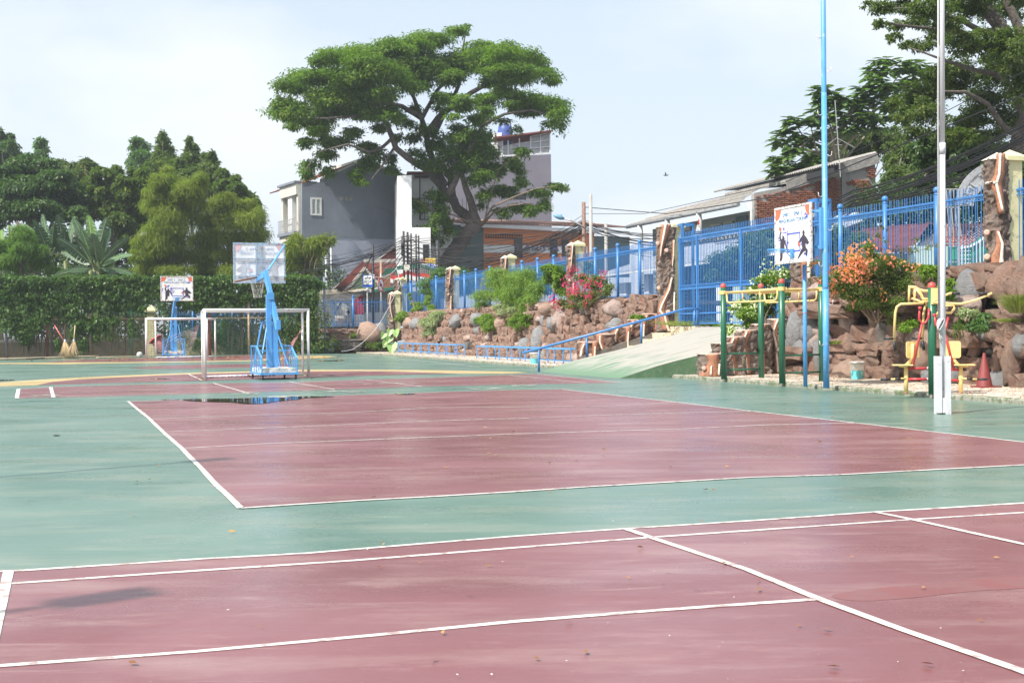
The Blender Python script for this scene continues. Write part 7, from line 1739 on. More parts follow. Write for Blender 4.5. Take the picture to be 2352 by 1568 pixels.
lst = [([T4(1310, 1330), T4(1340, 1180), T4(1400, 1040), T4(1500, 915), T4(1565, 840), T4(1570, 800)], [.85, .62, .56, .50, .50, .42]),
       ([T4(1560, 830), T4(1490, 760, .5), T4(1430, 700, .8), T4(1395, 610, 1), T4(1388, 480, 1.2), T4(1330, 400, 1.5)], [.46, .40, .34, .30, .25, .2]),
       ([T4(1570, 800), T4(1545, 690, -.5), T4(1500, 560, -1), T4(1460, 430, -1.5), T4(1400, 340, -2)], [.36, .28, .22, .16, .1]),
       ([T5(1240, 1250, 1), T5(1160, 1120, .5), T5(1060, 1025, 0), T5(960, 960, -.6), T5(885, 895, -1), T5(850, 800, -1.2), T5(830, 740, -1.5), T5(720, 640, -2), T5(560, 560, -3), T5(380, 560, -4)], [.30, .28, .25, .24, .22, .2, .17, .13, .09, .04]),
       ([T5(1200, 1150, 1), T5(1130, 1000, 1.2), T5(1090, 860, 1.5), T5(1050, 700, 1.2), T5(1000, 560, 1), T5(880, 400, 0), T5(700, 330, -1)], [.30, .27, .23, .19, .14, .08, .04]),
       ([T5(1095, 780, 1.5), T5(1200, 660, 2), T5(1380, 530, 2.5), T5(1600, 420, 3), T5(1800, 330, 3)], [.26, .22, .18, .12, .05]),
       ([T5(1230, 1200, -1), T5(1310, 1030, -1.5), T5(1380, 880, -2), T5(1460, 740, -2), T5(1600, 670, -2), T5(1780, 645, -2), T5(1930, 690, -2)], [.24, .2, .16, .13, .1, .07, .03]),
       ([T5(1120, 820, 1.2), T5(1220, 640, 3), T5(1300, 480, 4), T5(1330, 200, 4), T5(1345, 110, 4)], [.22, .18, .14, .07, .03]),
       ([T5(1050, 700, 1), T5(920, 620, 0), T5(780, 600, -1.5), T5(620, 680, -3), T5(420, 700, -4), T5(200, 690, -5)], [.2, .17, .14, .1, .07, .04]),
       ([T5(860, 830, -1), T5(780, 900, -2), T5(700, 920, -3), T5(560, 870, -4), T5(380, 920, -4.5), T5(280, 1040, -5)], [.14, .11, .09, .07, .05, .03]),
       ([T5(880, 880, -1), T5(800, 1000, -2.5), T5(720, 1100, -3)], [.1, .07, .03]), ([T5(1050, 700, 2), T5(1150, 520, 4), T5(1250, 400, 5), T5(1500, 280, 5)], [.18, .14, .1, .04])]
limbs('trunk', lst, WOOD, rt, 12)
limbs('branch', [([T4(1590, 845), T4(1640, 790, -1), T4(1700, 690, -2), T4(1870, 620, -3), T4(2020, 560, -3.5), T4(2180, 540, -4)], [.10, .08, .07, .05, .035, .02]), ([T4(1600, 850), T4(1700, 745, -1.5), T4(1800, 690, -2), T4(1980, 670, -3)], [.09, .07, .05, .03]),
                 ([T4(1640, 790, -1), T4(1660, 700, -1), T4(1740, 420, -2), T4(1900, 300, -3)], [.06, .05, .035, .02]), ([T4(1560, 830), T4(1420, 760, -1), T4(1250, 720, -2), T4(1120, 640, -3)], [.08, .06, .045, .02])], WOODP, rt, 7)
CR = [(1340,95,34,24,4),(1260,130,75,34,3),(1130,180,120,45),(1000,220,150,55),(880,240,130,55),(700,290,140,60),(560,290,150,55),(430,290,110,50),(360,335,55,45),(1450,230,130,50),(1600,240,110,50),(1740,290,120,50),(1830,330,75,40),(1880,410,80,40),(1925,460,42,24),(1700,400,160,45),
      (300,430,120,50),(200,500,95,42),(450,420,160,65),(620,420,150,75),(800,400,150,75),(950,360,150,85),(1120,330,150,75),(1300,320,140,75),(1480,340,130,65),(1600,400,120,45),
      (130,600,75,50),(115,680,60,42),(220,640,140,65),(400,570,160,75),(560,540,150,65),(700,550,130,65),(820,540,110,50),(300,710,140,50),(450,660,120,60),(190,750,60,32),(620,640,110,45),(760,650,80,45),
      (1000,470,90,50),(1230,440,100,50),(1480,560,90,26),(1620,530,90,30),(1750,570,140,45),(1880,600,110,52),(1950,690,72,62),(1890,745,60,38),(1720,640,90,28),(1590,720,60,28),(1680,780,42,36),(1480,640,70,22),
      (380,790,90,34),(300,850,70,24),(500,850,120,38),(610,790,80,36),(430,930,85,38),(330,1000,60,40),(300,1060,58,30),(430,1040,55,34),(620,1070,60,44),(690,1000,80,60),(650,1120,46,28),(750,920,80,50),(850,970,52,46),(860,1045,52,26),(700,885,55,34),
      (1000,930,60,42),(1140,880,80,46),(1300,830,120,56),(1420,830,95,65),(1250,930,125,58),(1400,950,120,65),(1520,930,65,55),(1480,1030,95,45),(1420,1110,90,45),(1540,1060,55,42),(1160,1010,70,46),(1050,1000,55,32),(1250,1060,55,40),(1290,760,70,30),
      (1640,980,65,30),(1720,925,55,32),(1700,1050,55,25),(1560,1170,75,38),(1620,1200,58,30),(1480,1200,62,36),(1440,1280,46,30),(1560,1310,55,28),(1700,1290,85,30),(1850,1290,56,40),(1720,1130,55,28),(1820,1190,80,30),(1930,1150,70,26),(2000,1165,28,14),(1780,1320,55,34),
      (1000,1250,46,30),(1060,1290,62,38),(1130,1210,62,46),(1180,1290,60,52),(1220,1200,50,46),(1200,1380,76,40),(1100,1440,86,40),(1000,1440,56,22),(1150,1500,76,40),(1230,1440,55,40),(1040,1500,46,30),(1340,1530,34,14),(900,700,70,40),(850,650,80,45),(1180,560,80,32),(1330,600,85,34),(1250,690,55,22),(1000,640,60,32),(1130,800,60,34),(1000,830,60,40),(900,830,50,34),(1400,700,75,24),(1050,760,60,30),(1180,640,60,24),(1540,470,90,30),(780,760,60,36),(1350,1010,80,50),(1460,900,80,50),(1340,880,80,50)]
rg = random.Random(77)
blobs = []
for q in CR:
    dome = 6.5 if q[1] < 720 else 2.2
    off = q[4] if len(q) > 4 else rg.uniform(-dome, dome * .7)
    c = T5(q[0], q[1], off); m_ = YT / 2997 * .34785; blobs.append((c, (q[2] * m_ * .9, q[2] * m_ * .85, q[3] * m_ * .85)))
    if 760 <= q[1] < 1400 and q[2] > 50: blobs.append((T5(q[0] + rg.uniform(-50, 50), q[1] + rg.uniform(-30, 30), rg.uniform(-2.5, 2)), (q[2] * m_ * .8, q[2] * m_ * .8, q[3] * m_ * .9)))
    if q[1] < 760 and q[2] > 60: blobs.append((T5(q[0] + rg.uniform(-70, 70), q[1] + rg.uniform(-30, 50), rg.uniform(-5, 6)), (q[2] * m_ * .8, q[2] * m_, q[3] * m_ * .9)))
    if q[1] < 700 and q[2] > 75: blobs.append((T5(q[0] + rg.uniform(-40, 40), q[1] + rg.uniform(-10, 40), rg.uniform(-7, 7)), (q[2] * m_, q[2] * m_, q[3] * m_ * .7)))
link('crown', leaves_mesh('crown', blobs, 215000, .25, .10, Lrain, seed=11, clumps=26, spread=.36, shell=.3, droop=.3, flat=.9, top=.3, fold=.1), rt)

def z0(x, y): return .25 * x, 287 + .25 * y
Ldark = leafmat('dark_glossy_leaf', (.04, .082, .026), (.088, .155, .046), (.18, .24, .085), .32, .35, .5)
Lmid = leafmat('mid_green_leaf', (.052, .095, .02), (.118, .175, .036), (.33, .32, .08), .38, .45)
Lmang = leafmat('olive_mango_leaf', (.06, .095, .026), (.12, .17, .045), (.28, .26, .09), .38, .45)
Lpale = leafmat('pale_green_leaf', (.065, .13, .05), (.13, .22, .085), (.24, .32, .13), .4, .5)
Lbam = leafmat('bamboo_leaf', (.12, .17, .028), (.24, .29, .05), (.42, .41, .13), .5, .55)
Lbam2 = leafmat('fresh_bamboo_leaf', (.085, .17, .035), (.17, .28, .06), (.30, .38, .11), .5, .55)
def gp(x, Y): p = D(x, 700, Y); return Vector((p.x, p.y, 0))
def T(label, Y, bl, n, ll, lw, mat, sd_, tx, ttop, name='tree', dy=2.5, r0=.3, **kw):
    ll *= .8; lw *= .8; n = int(n * 1.35)
    b = px(bl, z0, Y, .25, sd_, dy); top = D(*z0(tx, ttop), Y); base = gp(z0(tx, 0)[0], Y); base.z = .9 if False else 0
    kw.setdefault('clumps', 22); kw.setdefault('spread', .26)
    return tree(name, label, base, top, b, n, ll, lw, mat, sd_, r0, **kw)
T('dark pointed tree at the far left edge above the domed tree', 118, [(90,130,30,40),(90,200,60,50),(85,280,85,60),(60,350,90,60),(-10,80,25,50),(-20,200,50,120)], 9000, .42, .2, Ldark, 101, 90, 320, spread=.42, shell=.1, r0=.15)
T('slender pale tree tip rising right of the dark pointed tree', 125, [(375,150,36,30),(378,210,50,45),(380,280,45,50),(385,350,40,60)], 3200, .36, .17, Lpale, 102, 380, 330, r0=.08, spread=.45, shell=.1)
T('big dark dome-shaped tree filling the left edge', 96, [(280,345,110,70),(150,400,120,80),(430,400,125,80),(300,460,150,100),(60,480,110,100),(550,500,115,80),(640,600,110,90),(200,600,200,120),(400,600,180,120),(560,700,150,100),(690,720,100,80),(100,760,160,120),(330,780,200,110),(600,840,150,80),(-90,600,140,220),(720,830,80,70),(480,520,120,90),(-100,850,160,120)], 42000, .33, .15, Ldark, 103, 250, 500, r0=.45, clumps=40, spread=.2, shell=.72, top=.5)
T('tree with spiky mango-like leaf clusters right of the domed tree', 108, [(540,375,75,50),(600,430,80,50),(700,400,90,60),(800,350,50,36),(820,400,80,50),(720,480,60,50),(880,410,56,36),(640,490,70,50),(760,450,80,50)], 9500, .62, .16, Lmang, 104, 700, 420, clumps=20, spread=.2, droop=.5, flat=.2)
T('mid-green leafy tree behind the banana plants', 99, [(830,560,90,80),(950,480,110,80),(1060,430,55,65),(1070,520,100,90),(900,650,110,90),(1030,680,120,110),(1000,800,120,100),(1150,600,100,120),(1200,720,90,110),(1230,850,70,100),(1120,900,100,90),(1100,1000,90,80),(860,780,90,80),(1180,1050,90,80),(1330,480,90,80),(1290,600,100,100),(1300,750,100,100),(1320,880,80,90),(1240,470,80,70)], 30000, .36, .16, Lmid, 105, 1020, 560, clumps=30, spread=.2)
T('narrow pale-green treetop, leftmost of the four tall tips', 120, [(1260,150,50,30),(1280,215,78,45),(1290,285,88,45),(1270,345,85,40),(1275,400,80,50)], 6500, .40, .17, Lpale, 106, 1275, 330, dy=1.5, r0=.12, spread=.42, shell=.1)
T('tallest cone-shaped treetop above the bamboo', 114, [(1495,95,24,36),(1500,150,45,36),(1500,215,72,38),(1470,275,65,36),(1550,310,80,55),(1430,385,75,60),(1560,400,110,80),(1400,480,90,80),(1520,500,160,90)], 12000, .42, .16, Lmid, 107, 1500, 300, dy=1.5, droop=.2, r0=.15, spread=.42, shell=.1)
T('second cone-shaped treetop right of the tallest', 112, [(1740,145,22,38),(1762,200,46,38),(1760,265,66,45),(1745,335,90,55),(1750,420,105,75),(1650,375,65,60),(1700,500,130,80)], 11000, .42, .16, Lmid, 108, 1755, 320, dy=1.5, droop=.2, r0=.15, spread=.42, shell=.1)
T('third, shorter cone-shaped treetop with yellowish tip', 110, [(1945,285,28,34),(1940,345,56,38),(1880,290,22,28),(1930,415,80,58),(1925,515,90,80),(1960,620,80,70),(1990,500,60,70)], 10000, .42, .16, Lmang, 109, 1940, 450, dy=1.5, droop=.2, r0=.15, spread=.42, shell=.1)
T('sloping dark tree at the right end of the left tree group', 106, [(2040,460,60,50),(2055,560,80,60),(2170,505,38,38),(2160,580,70,50),(2230,650,70,50),(2300,690,52,40),(2110,660,95,65),(2330,760,60,60),(2200,760,100,70)], 12000, .40, .17, Lmid, 110, 2130, 560)
B1 = [(1540,430,60,50),(1500,520,110,70),(1620,560,120,80),(1480,640,130,90),(1420,760,120,80),(1600,720,150,100),(1720,640,130,90),(1830,520,75,80),(1800,680,100,90),(1550,880,150,100),(1720,820,130,100),(1450,1000,140,100),(1350,1090,120,80),(1560,1080,150,100),(1300,1200,100,70),(1450,1220,130,90),(1650,1200,150,90),(1600,980,120,80),(1360,1330,140,60),(1600,1340,180,60)]
B2 = [(2070,670,80,45),(1960,760,110,70),(2150,740,130,70),(2280,760,85,80),(1900,900,110,80),(2050,880,130,90),(2220,900,130,100),(2380,880,60,110),(2000,1050,140,90),(2200,1060,130,80),(2400,1030,90,100),(1850,1050,100,90),(1900,1200,140,90),(2080,1220,140,80),(2300,1180,120,90),(2440,1200,80,90),(1900,1340,160,60),(2200,1340,200,60)]
T('tall feathery yellow-green bamboo clump right of the banana plants', 91, B1, 42000, .40, .055, Lbam, 111, 1560, 700, 'bamboo_clump', 1.6, .1, cat='bamboo', clumps=34, spread=.34, droop=.42, flat=.3, shell=.4, top=.4)
T('rounded feathery bamboo clump above the rear-view basketball board', 93, B2, 36000, .40, .055, Lbam, 112, 2100, 850, 'bamboo_clump', 1.6, .1, cat='bamboo', clumps=34, spread=.34, droop=.42, flat=.3, shell=.4, top=.4)
T('low fresh-green bamboo at the left edge over the creeper fence', 86, [(170,1000,110,70),(280,1030,85,60),(120,1120,120,80),(260,1140,130,80),(360,1160,80,60),(60,1250,90,80),(200,1270,150,80),(380,1260,90,60),(620,1370,70,30),(470,1340,70,40),(-40,1150,90,120),(970,1290,55,55),(940,1350,70,30)], 17000, .36, .05, Lbam2, 113, 200, 1150, 'bamboo_clump', 1.0, .08, cat='bamboo', clumps=30, spread=.26, droop=.5, flat=.1)
o = thing('bamboo_clump', 'small wispy bamboo in front of the slate-blue house', 'bamboo')
b = px([(400,955,70,42),(480,930,55,34),(330,990,75,50),(250,940,55,45),(260,1050,75,50),(370,1040,50,45),(200,1000,50,50),(190,1120,60,60),(300,1130,60,50),(430,1010,45,25)], z4, 88, .3113, 5, 1)
link('crown', leaves_mesh('crown', b, 6500, .42, .06, Lbam, seed=31, clumps=18, spread=.3, droop=.5, flat=.1), o); limbs('stems', [([gp(660 + i * 6, 88), D(665 + i * 12, 600, 88), D(655 + i * 22, 560 - i * 4, 88)], [.04, .03, .01]) for i in range(6)], WOODP, o, 5)
tree('hedge', 'dark shaded shrubbery behind the creeper fence', gp(300, 92), gp(300, 92) + UP * 3, [(D(-200 + i * 62 + rnd.uniform(-15, 15), 650 + (i % 3) * 45 + rnd.uniform(-10, 10), 93 + (i % 2) * 2), (2.1, 1.2, 1.7)) for i in range(16)] + [(D(80 + i * 75, 735, 95), (2.0, 1.0, 2.2)) for i in range(9)] + [(D(20 + i * 42, 590 + (i % 2) * 20, 100), (2.2, 1.0, 2.0)) for i in range(8)], 24000, .34, .16, Ldark, 114, .2, cat='hedge', trunk=False, clumps=30, spread=.25)
tree('hedge', 'leafy ferns growing between the creeper fence and the low cream wall', gp(600, 82), gp(600, 82), [(D(x, y, 80.5 + rnd.uniform(-.4, .6)), (1.0, .4, r)) for x, y, r in ((520, 760, .9), (545, 745, .7), (560, 780, .7), (600, 775, .6), (660, 750, .8), (680, 730, .9), (650, 775, .6), (500, 785, .5), (715, 720, 1.1), (700, 790, .5), (735, 790, .7), (430, 775, .6), (300, 800, .5), (260, 790, .5), (460, 790, .5), (240, 770, .6))], 7000, .20, .08, Lmid, 115, .2, cat='fern', trunk=False)

# banana plants: each big leaf is a piece of its own
LB = []
for i, (a, b) in enumerate((((.035, .085, .035), (.075, .14, .06)), ((.05, .11, .05), (.12, .20, .10)), ((.09, .20, .03), (.16, .28, .05)))):
    LB.append(paint('banana_leaf_%s' % ('dark', 'grey_green', 'fresh')[i], tuple((x + y) / 2 for x, y in zip(a, b)), .4, b, .6, 2, .3))
def big_leaf(par, base, tip, w, mat, sag=.25, tears=True, name='leaf', seg=12, roll=0.0):
    d = tip - base; L = d.length; side = d.cross(Vector((.15, -1, .1))).normalized(); nn_ = side.cross(d.normalized()); side = (side * math.cos(roll) + nn_ * math.sin(roll)).normalized(); nn_ = side.cross(d.normalized())
    if nn_.z < 0: nn_ = -nn_
    mb = MB(); mid, lft, rgt = [], [], []
    for i in range(seg + 1):
        u = i / seg; c = base + d * u - UP * sag * L * (u * u - .0) * .6 + UP * sag * L * .3 * math.sin(u * math.pi)
        ww = w * (math.sin(math.pi * min(1, (u * .93 + .05))) ** .6) * (0 if u < .12 and tears else 1) + .02
        j1 = rnd.uniform(.78, 1.06) if tears else 1; j2 = rnd.uniform(.78, 1.06) if tears else 1
        mid.append(c); lft.append(c + side * ww / 2 * j1 + nn_ * ww * .10 - UP * ww * .10); rgt.append(c - side * ww / 2 * j2 + nn_ * ww * .10 - UP * ww * .10)
    mid[-1] = lft[-1].lerp(rgt[-1], .5)
    for S in (lft, rgt):
        vs = []; fs = []
        for i in range(seg):
            o = len(vs); gap = (S[i + 1] - S[i]) * (.10 if tears else 0)
            vs += [mid[i], mid[i + 1], S[i + 1] - gap, S[i] + gap * (1 if rnd.random() < .6 else 0)]; fs.append((o, o + 1, o + 2, o + 3))
        mb.add(vs, fs, 0, False)
    mb.tube([c + UP * .005 for c in mid[:-1]], [.05 * w * (1 - i / seg) + .008 for i in range(seg)], 5, 1)
    o = mb.build(name, [mat, paint('pale_midrib', (.30, .36, .16), .5)], par); s_ = o.modifiers.new('t', 'SOLIDIFY'); s_.thickness = .008; return o
bnp = {}
def banana(label, Y, bx, by, leaves, stems):
    o = thing('banana_plant', label, 'banana plant', group='banana plants beyond the creeper fence')
    for sx_, sy_ in stems:
        t_ = D(*z0(sx_, sy_), Y); mb = MB(); mb.tube([Vector((t_.x, t_.y, 0)), t_], [.18, .12], 10); mb.build('stem', paint('banana_stem', (.16, .20, .08), .6, (.25, .18, .08), .5, 3), o)
    for k, (x0_, y0_, x1_, y1_, w, mi) in enumerate(leaves):
        a = D(*z0(x0_, y0_), Y + rnd.uniform(-.4, .4)); b = D(*z0(x1_, y1_), Y + rnd.uniform(-2.0, 1.2)); big_leaf(o, a, b, w, LB[mi], .14, True, roll=rnd.uniform(-.8, .8))
banana('large banana plant clump with tall split leaves, left of the bamboo', 85, 870, 1300,
       [(870,1290,810,780,.95,2),(880,1290,985,800,.8,1),(890,1300,1010,905,.7,1),(900,1300,1190,990,.6,1),(910,1310,1215,1150,.55,1),(850,1290,690,1000,.7,0),(840,1290,520,1000,.75,0),(860,1280,670,810,.7,1),(880,1260,890,1060,1.0,2),(890,1270,850,960,.9,1),(860,1300,560,1130,.6,0),(900,1320,1230,1340,.5,1),(890,1330,1090,1390,.5,1),(850,1330,620,1320,.5,0),(840,1340,470,1370,.6,1),(870,1340,860,1400,.6,1),(880,1300,960,1010,.6,0),(850,1270,740,920,.6,0)], [(868, 1300), (900, 1320), (830, 1330)])
banana('smaller dark banana plant clump, nearer the left edge', 87, 440, 1200,
       [(440,1190,190,860,.6,1),(450,1190,310,840,.85,1),(460,1190,390,780,.7,0),(470,1200,500,860,.7,0),(600,1230,530,780,1.0,1),(610,1230,690,800,.8,1),(600,1240,590,930,.8,0),(470,1200,570,1010,.7,0),(450,1210,240,1010,.6,0),(600,1250,480,960,.7,1),(480,1210,440,1060,.8,2),(600,1260,720,1080,.6,0),(440,1220,210,1190,.5,0),(-10,1260,20,930,.8,2),(0,1270,-90,1010,.6,1),(10,1270,70,1000,.7,0)], [(450, 1220), (600, 1250), (0, 1280)])

# ------------------------------------------------------------------ creeper fence
CRL = leafmat('creeper_leaf', (.055, .11, .03), (.12, .20, .058), (.29, .36, .16), .4, .4, .45)
LATT = paint('green_mesh_wire', (.035, .12, .075), .6); RUSTW = paint('rusty_wire', (.14, .07, .05), .8)
cfn = thing('creeper_fence', 'tall chain-link fence overgrown with a thick green creeper', 'fence')
FA, FB = G(735, 812), G(-330, 827.5); FD = (FB - FA); FL = FD.length; FD.normalize(); FN = Vector((-FD.y, FD.x, 0)); FN = FN if FN.y > 0 else -FN
def fpt(x, y, off=0.0):
    d = ray(x, y); k = ((FA + FN * off) - CAM).dot(FN) / d.dot(FN); return CAM + d * k
for x, yt, mat, lab in ((13.6, 700, paint('blue_grey_post', (.16, .22, .28), .6, (.2, .12, .08), .4, 3), None), (107.5, 690, paint('red_brown_post', (.20, .07, .05), .7, (.1, .06, .05), .4, 3), None), (206, 720, paint('cream_rusted_post', (.50, .40, .26), .7, (.25, .12, .06), .6, 4), None), (300.5, 690, paint('green_post', (.05, .26, .15), .5, (.25, .2, .1), .3, 3), None),
                        (481, 660, paint('red_post', (.36, .07, .05), .6, (.15, .06, .04), .5, 3), None), (571, 680, paint('cream_rusted_post', (.5, .4, .26)), None), (658, 632, MATS['green_post'], None), (745.5, 636, MATS['blue_grey_post'], None)):
    p = fpt(x, 700); mb = MB(); mb.tube([Vector((p.x, p.y, 0)), Vector((p.x, p.y, fpt(x, yt).z))], .075, 8); mb.build('fence_post', mat, cfn)
for y, mat in ((729, MATS['cream_rusted_post']), (641, LATT)):
    mb = MB(); a = fpt(735, y); b = fpt(-300, y - (0 if y > 700 else 2)); b.z = a.z; mb.tube([a, a.lerp(b, .33), a.lerp(b, .66), b], .045, 6); mb.build('fence_rail', mat, cfn)
mb = MB(); H_ = 4.75; st_ = .17; k = 0
u = -H_
while u < FL:
    for sg in (1, -1):
        a0, a1 = (u, u + H_) if sg > 0 else (u + H_, u); z0_, z1_ = 0.05, H_
        lo, hi = min(a0, a1), max(a0, a1)
        if hi <= 0 or lo >= FL: continue
        mb.bar(FA + FD * max(0, a0) + UP * (z0_ + (max(0, -a0) if sg > 0 else 0)), FA + FD * max(0, a1) + UP * z1_, .012, .012, FN)
    u += st_
mb.build('chain_link_mesh', LATT, cfn, 'stuff')
mb = MB()
for i in range(130): u = FL * (.36 + .64 * i / 130); mb.bar(FA + FD * u - FN * .1 + UP * .03, FA + FD * u - FN * .1 + UP * 2.45, .014, .014, FN)
for z in [.15 * i for i in range(1, 17)]: mb.bar(FA + FD * FL * .36 - FN * .1 + UP * z, FA + FD * FL - FN * .1 + UP * z, .014, .014)
mb.build('rusty_grid_mesh', RUSTW, cfn, 'stuff')
rg = random.Random(12); bl = []
def cb_(x, y, rx, rz, off=-.05): c = fpt(x, y, off + rg.uniform(-.15, .15)); m_ = c.y / 2997; bl.append((c, (rx * m_, .24, rz * m_)))
x = -300
while x < 735:
    cb_(x, 641 + rg.uniform(-3, 3), 24, 10); cb_(x + 8, 655 + rg.uniform(-3, 3), 26, 14); cb_(x + 4, 676 + rg.uniform(-4, 4), 26, 14)
    if x < 300 or 430 < x < 530 or x > 640: cb_(x, 700 + rg.uniform(-5, 5), 24, 14)
    x += 24 if x < 690 else 80
for x, y, rx, rz in ((5,710,22,20),(15,740,16,20),(40,720,26,20),(60,745,30,24),(50,770,22,18),(70,780,14,12),(90,720,20,22),(110,725,14,18),(150,720,30,22),(175,740,12,26),(170,765,9,16),(185,735,18,24),(200,755,14,26),(215,770,9,18),(190,790,9,18),(225,735,20,14),(250,735,20,14),(240,755,8,14),(300,740,6,30),(310,700,30,16),
                     (132,790,5,16),(440,690,20,14),(455,700,12,14),(470,660,30,16),(565,680,26,10),(600,676,26,10),(470,735,7,16),(690,690,26,20),(697,715,18,22),(712,740,12,30),(715,775,12,28),(690,760,10,14),(718,690,14,22),(705,800,34,12),(725,806,20,8),(715,798,22,12),(660,800,16,8),(600,700,14,12),(520,700,14,16),(545,690,16,12)):
    cb_(x, y, rx, rz, -.15)
link('creeper', leaves_mesh('creeper', bl, 62000, .17, .13, CRL, seed=41, clumps=16, spread=.32, shell=.3, droop=.5, flat=.0, top=0, fold=.15), cfn)
mb = MB()
for i in range(120):
    x = rg.choice((rg.uniform(0, 300), rg.uniform(60, 180), rg.uniform(520, 640), rg.uniform(0, 735))); a = fpt(x, rg.uniform(690, 730), .05); b = fpt(x + rg.uniform(-6, 6), rg.uniform(790, 815), .1); mb.tube([a, a.lerp(b, .5) + Vector((rg.uniform(-.15, .15), 0, 0)), Vector((b.x, b.y, max(b.z, .02)))], rg.uniform(.012, .03), 4, caps=False)
mb.build('dry_stems', paint('dry_creeper_stem', (.14, .09, .06), .9), cfn, 'stuff')
cp = thing('wall_pillar', 'cream pillar swallowed by creeper at the right end of the tall fence', 'pillar')
p = fpt(719, 740, .5); mb = MB(); mb.box((-.36, -.36, 0), (.36, .36, fpt(719, 684).z), Matrix.Translation((p.x, p.y, 0))); mb.build('pillar_body', CREAM, cp); mb = MB(); z_ = fpt(719, 684).z; mb.box((-.48, -.48, z_), (.48, .48, z_ + .12), Matrix.Translation((p.x, p.y, 0))); mb.add([Vector((p.x + a, p.y + b, z_ + .12)) for a, b in ((-.46, -.46), (.46, -.46), (.46, .46), (-.46, .46))] + [Vector((p.x, p.y, z_ + .4))], [(0, 1, 4), (1, 2, 4), (2, 3, 4), (3, 0, 4)]); mb.build('pillar_cap', CREAM, cp)
cp2 = thing('wall_pillar', 'cream pillar with a pyramid cap behind the fence, left of the far board', 'pillar')
p = fpt(348, 740, 2.2); mb = MB(); z_ = fpt(348, 716, 2.2).z; mb.box((-.22, -.22, 0), (.22, .22, z_), Matrix.Translation((p.x, p.y, 0))); mb.build('pillar_body', CREAM, cp2); mb = MB(); mb.box((-.36, -.36, z_), (.36, .36, z_ + .1), Matrix.Translation((p.x, p.y, 0))); mb.add([Vector((p.x + a, p.y + b, z_ + .1)) for a, b in ((-.34, -.34), (.34, -.34), (.34, .34), (-.34, .34))] + [Vector((p.x, p.y, z_ + .45))], [(0, 1, 4), (1, 2, 4), (2, 3, 4), (3, 0, 4)]); mb.build('pillar_cap', CREAM, cp2)
mb = MB(); a, b = fpt(395, 800, 2.0), fpt(712, 800, 2.0); a.z = b.z = 0; mb.prism([a, b, b + FN * .2, a + FN * .2], (0, 0, 1.05)); tag(mb.build('garden_wall', plaster('mossy_cream_wall', (.42, .40, .22), (.14, .17, .08), .9, 1.2)), 'low mossy cream wall behind the fence and near goal', 'wall')
mb = MB(); a, b = fpt(-200, 800, 3.0), fpt(330, 800, 3.0); a.z = b.z = 0; mb.prism([a, b, b + FN * .2, a + FN * .2], (0, 0, .9)); tag(mb.build('garden_wall', paint('shade_painted_brown_wall', (.085, .075, .055), .9, (.05, .06, .03), .8, 1.5)), 'brown low wall in the shade behind the left half of the creeper fence', 'wall')  # dark brown puts the shade behind the creeper into the wall colour
gf = thing('blue_fence', 'dark blue fence glimpsed through the chain link behind the goals', 'fence')
for x in (443, 534, 405): p = fpt(x, 740, 2.1); mb = MB(); mb.tube([Vector((p.x, p.y, .9)), Vector((p.x, p.y, 3.0))], .07, 8); mb.build('post', BLUE, gf)
for z in (1.3, 2.5): a, b = fpt(400, 740, 2.1), fpt(700, 740, 2.1); a.z = b.z = z; mb = MB(); mb.bar(a, b, .05); mb.build('rail', BLUE, gf)
pm = picket_mesh(.95, 2.7, .025)
for i in range(62): a, b = fpt(402, 740, 2.1), fpt(698, 740, 2.1); p = a.lerp(b, i / 61); instance('picket', pm, Matrix.Translation((p.x, p.y, 0)), gf)

# ------------------------------------------------------------------ right-hand trees
Lfic = leafmat('ficus_leaf', (.05, .085, .02), (.11, .155, .035), (.27, .26, .08), .4, .38, .5)
ft = thing('ficus_tree', 'big spreading tree overhanging the right edge of the picture', 'tree')
YF = 47
Z9 = lambda x, y, dy=0: D(*z9(x, y), YF + dy)
limbs('trunk', [([Vector((Z9(1900, 1150).x, YF, 1.3)), Z9(1880, 1080), Z9(1890, 960), Z9(1920, 800), Z9(1900, 600, .5)], [.5, .42, .34, .30, .26]), ([Z9(1900, 620), Z9(1860, 400), Z9(1750, 210), Z9(1640, 60), Z9(1560, -150)], [.3, .28, .25, .22, .18]), ([Z9(1960, 700), Z9(1900, 250), Z9(1780, 0), Z9(1700, -200)], [.22, .18, .14, .1]), ([Z9(1780, 250), Z9(1650, 240, -1), Z9(1450, 130, -2), Z9(1200, 60, -2.5), Z9(1000, 60, -3)], [.14, .11, .08, .05, .02]),
              ([Z9(1890, 960), Z9(1780, 880, -1), Z9(1650, 720, -2), Z9(1500, 640, -3), Z9(1300, 640, -3.5)], [.14, .11, .08, .06, .02]), ([Z9(1900, 640), Z9(1700, 520, -1), Z9(1500, 470, -2), Z9(1300, 400, -3), Z9(1100, 330, -3)], [.13, .1, .07, .04, .02]), ([Z9(1750, 200), Z9(1500, 240, 0), Z9(1250, 200, -1), Z9(1000, 170, -2), Z9(860, 150, -2)], [.12, .09, .06, .04, .015])], WOOD, ft, 9)
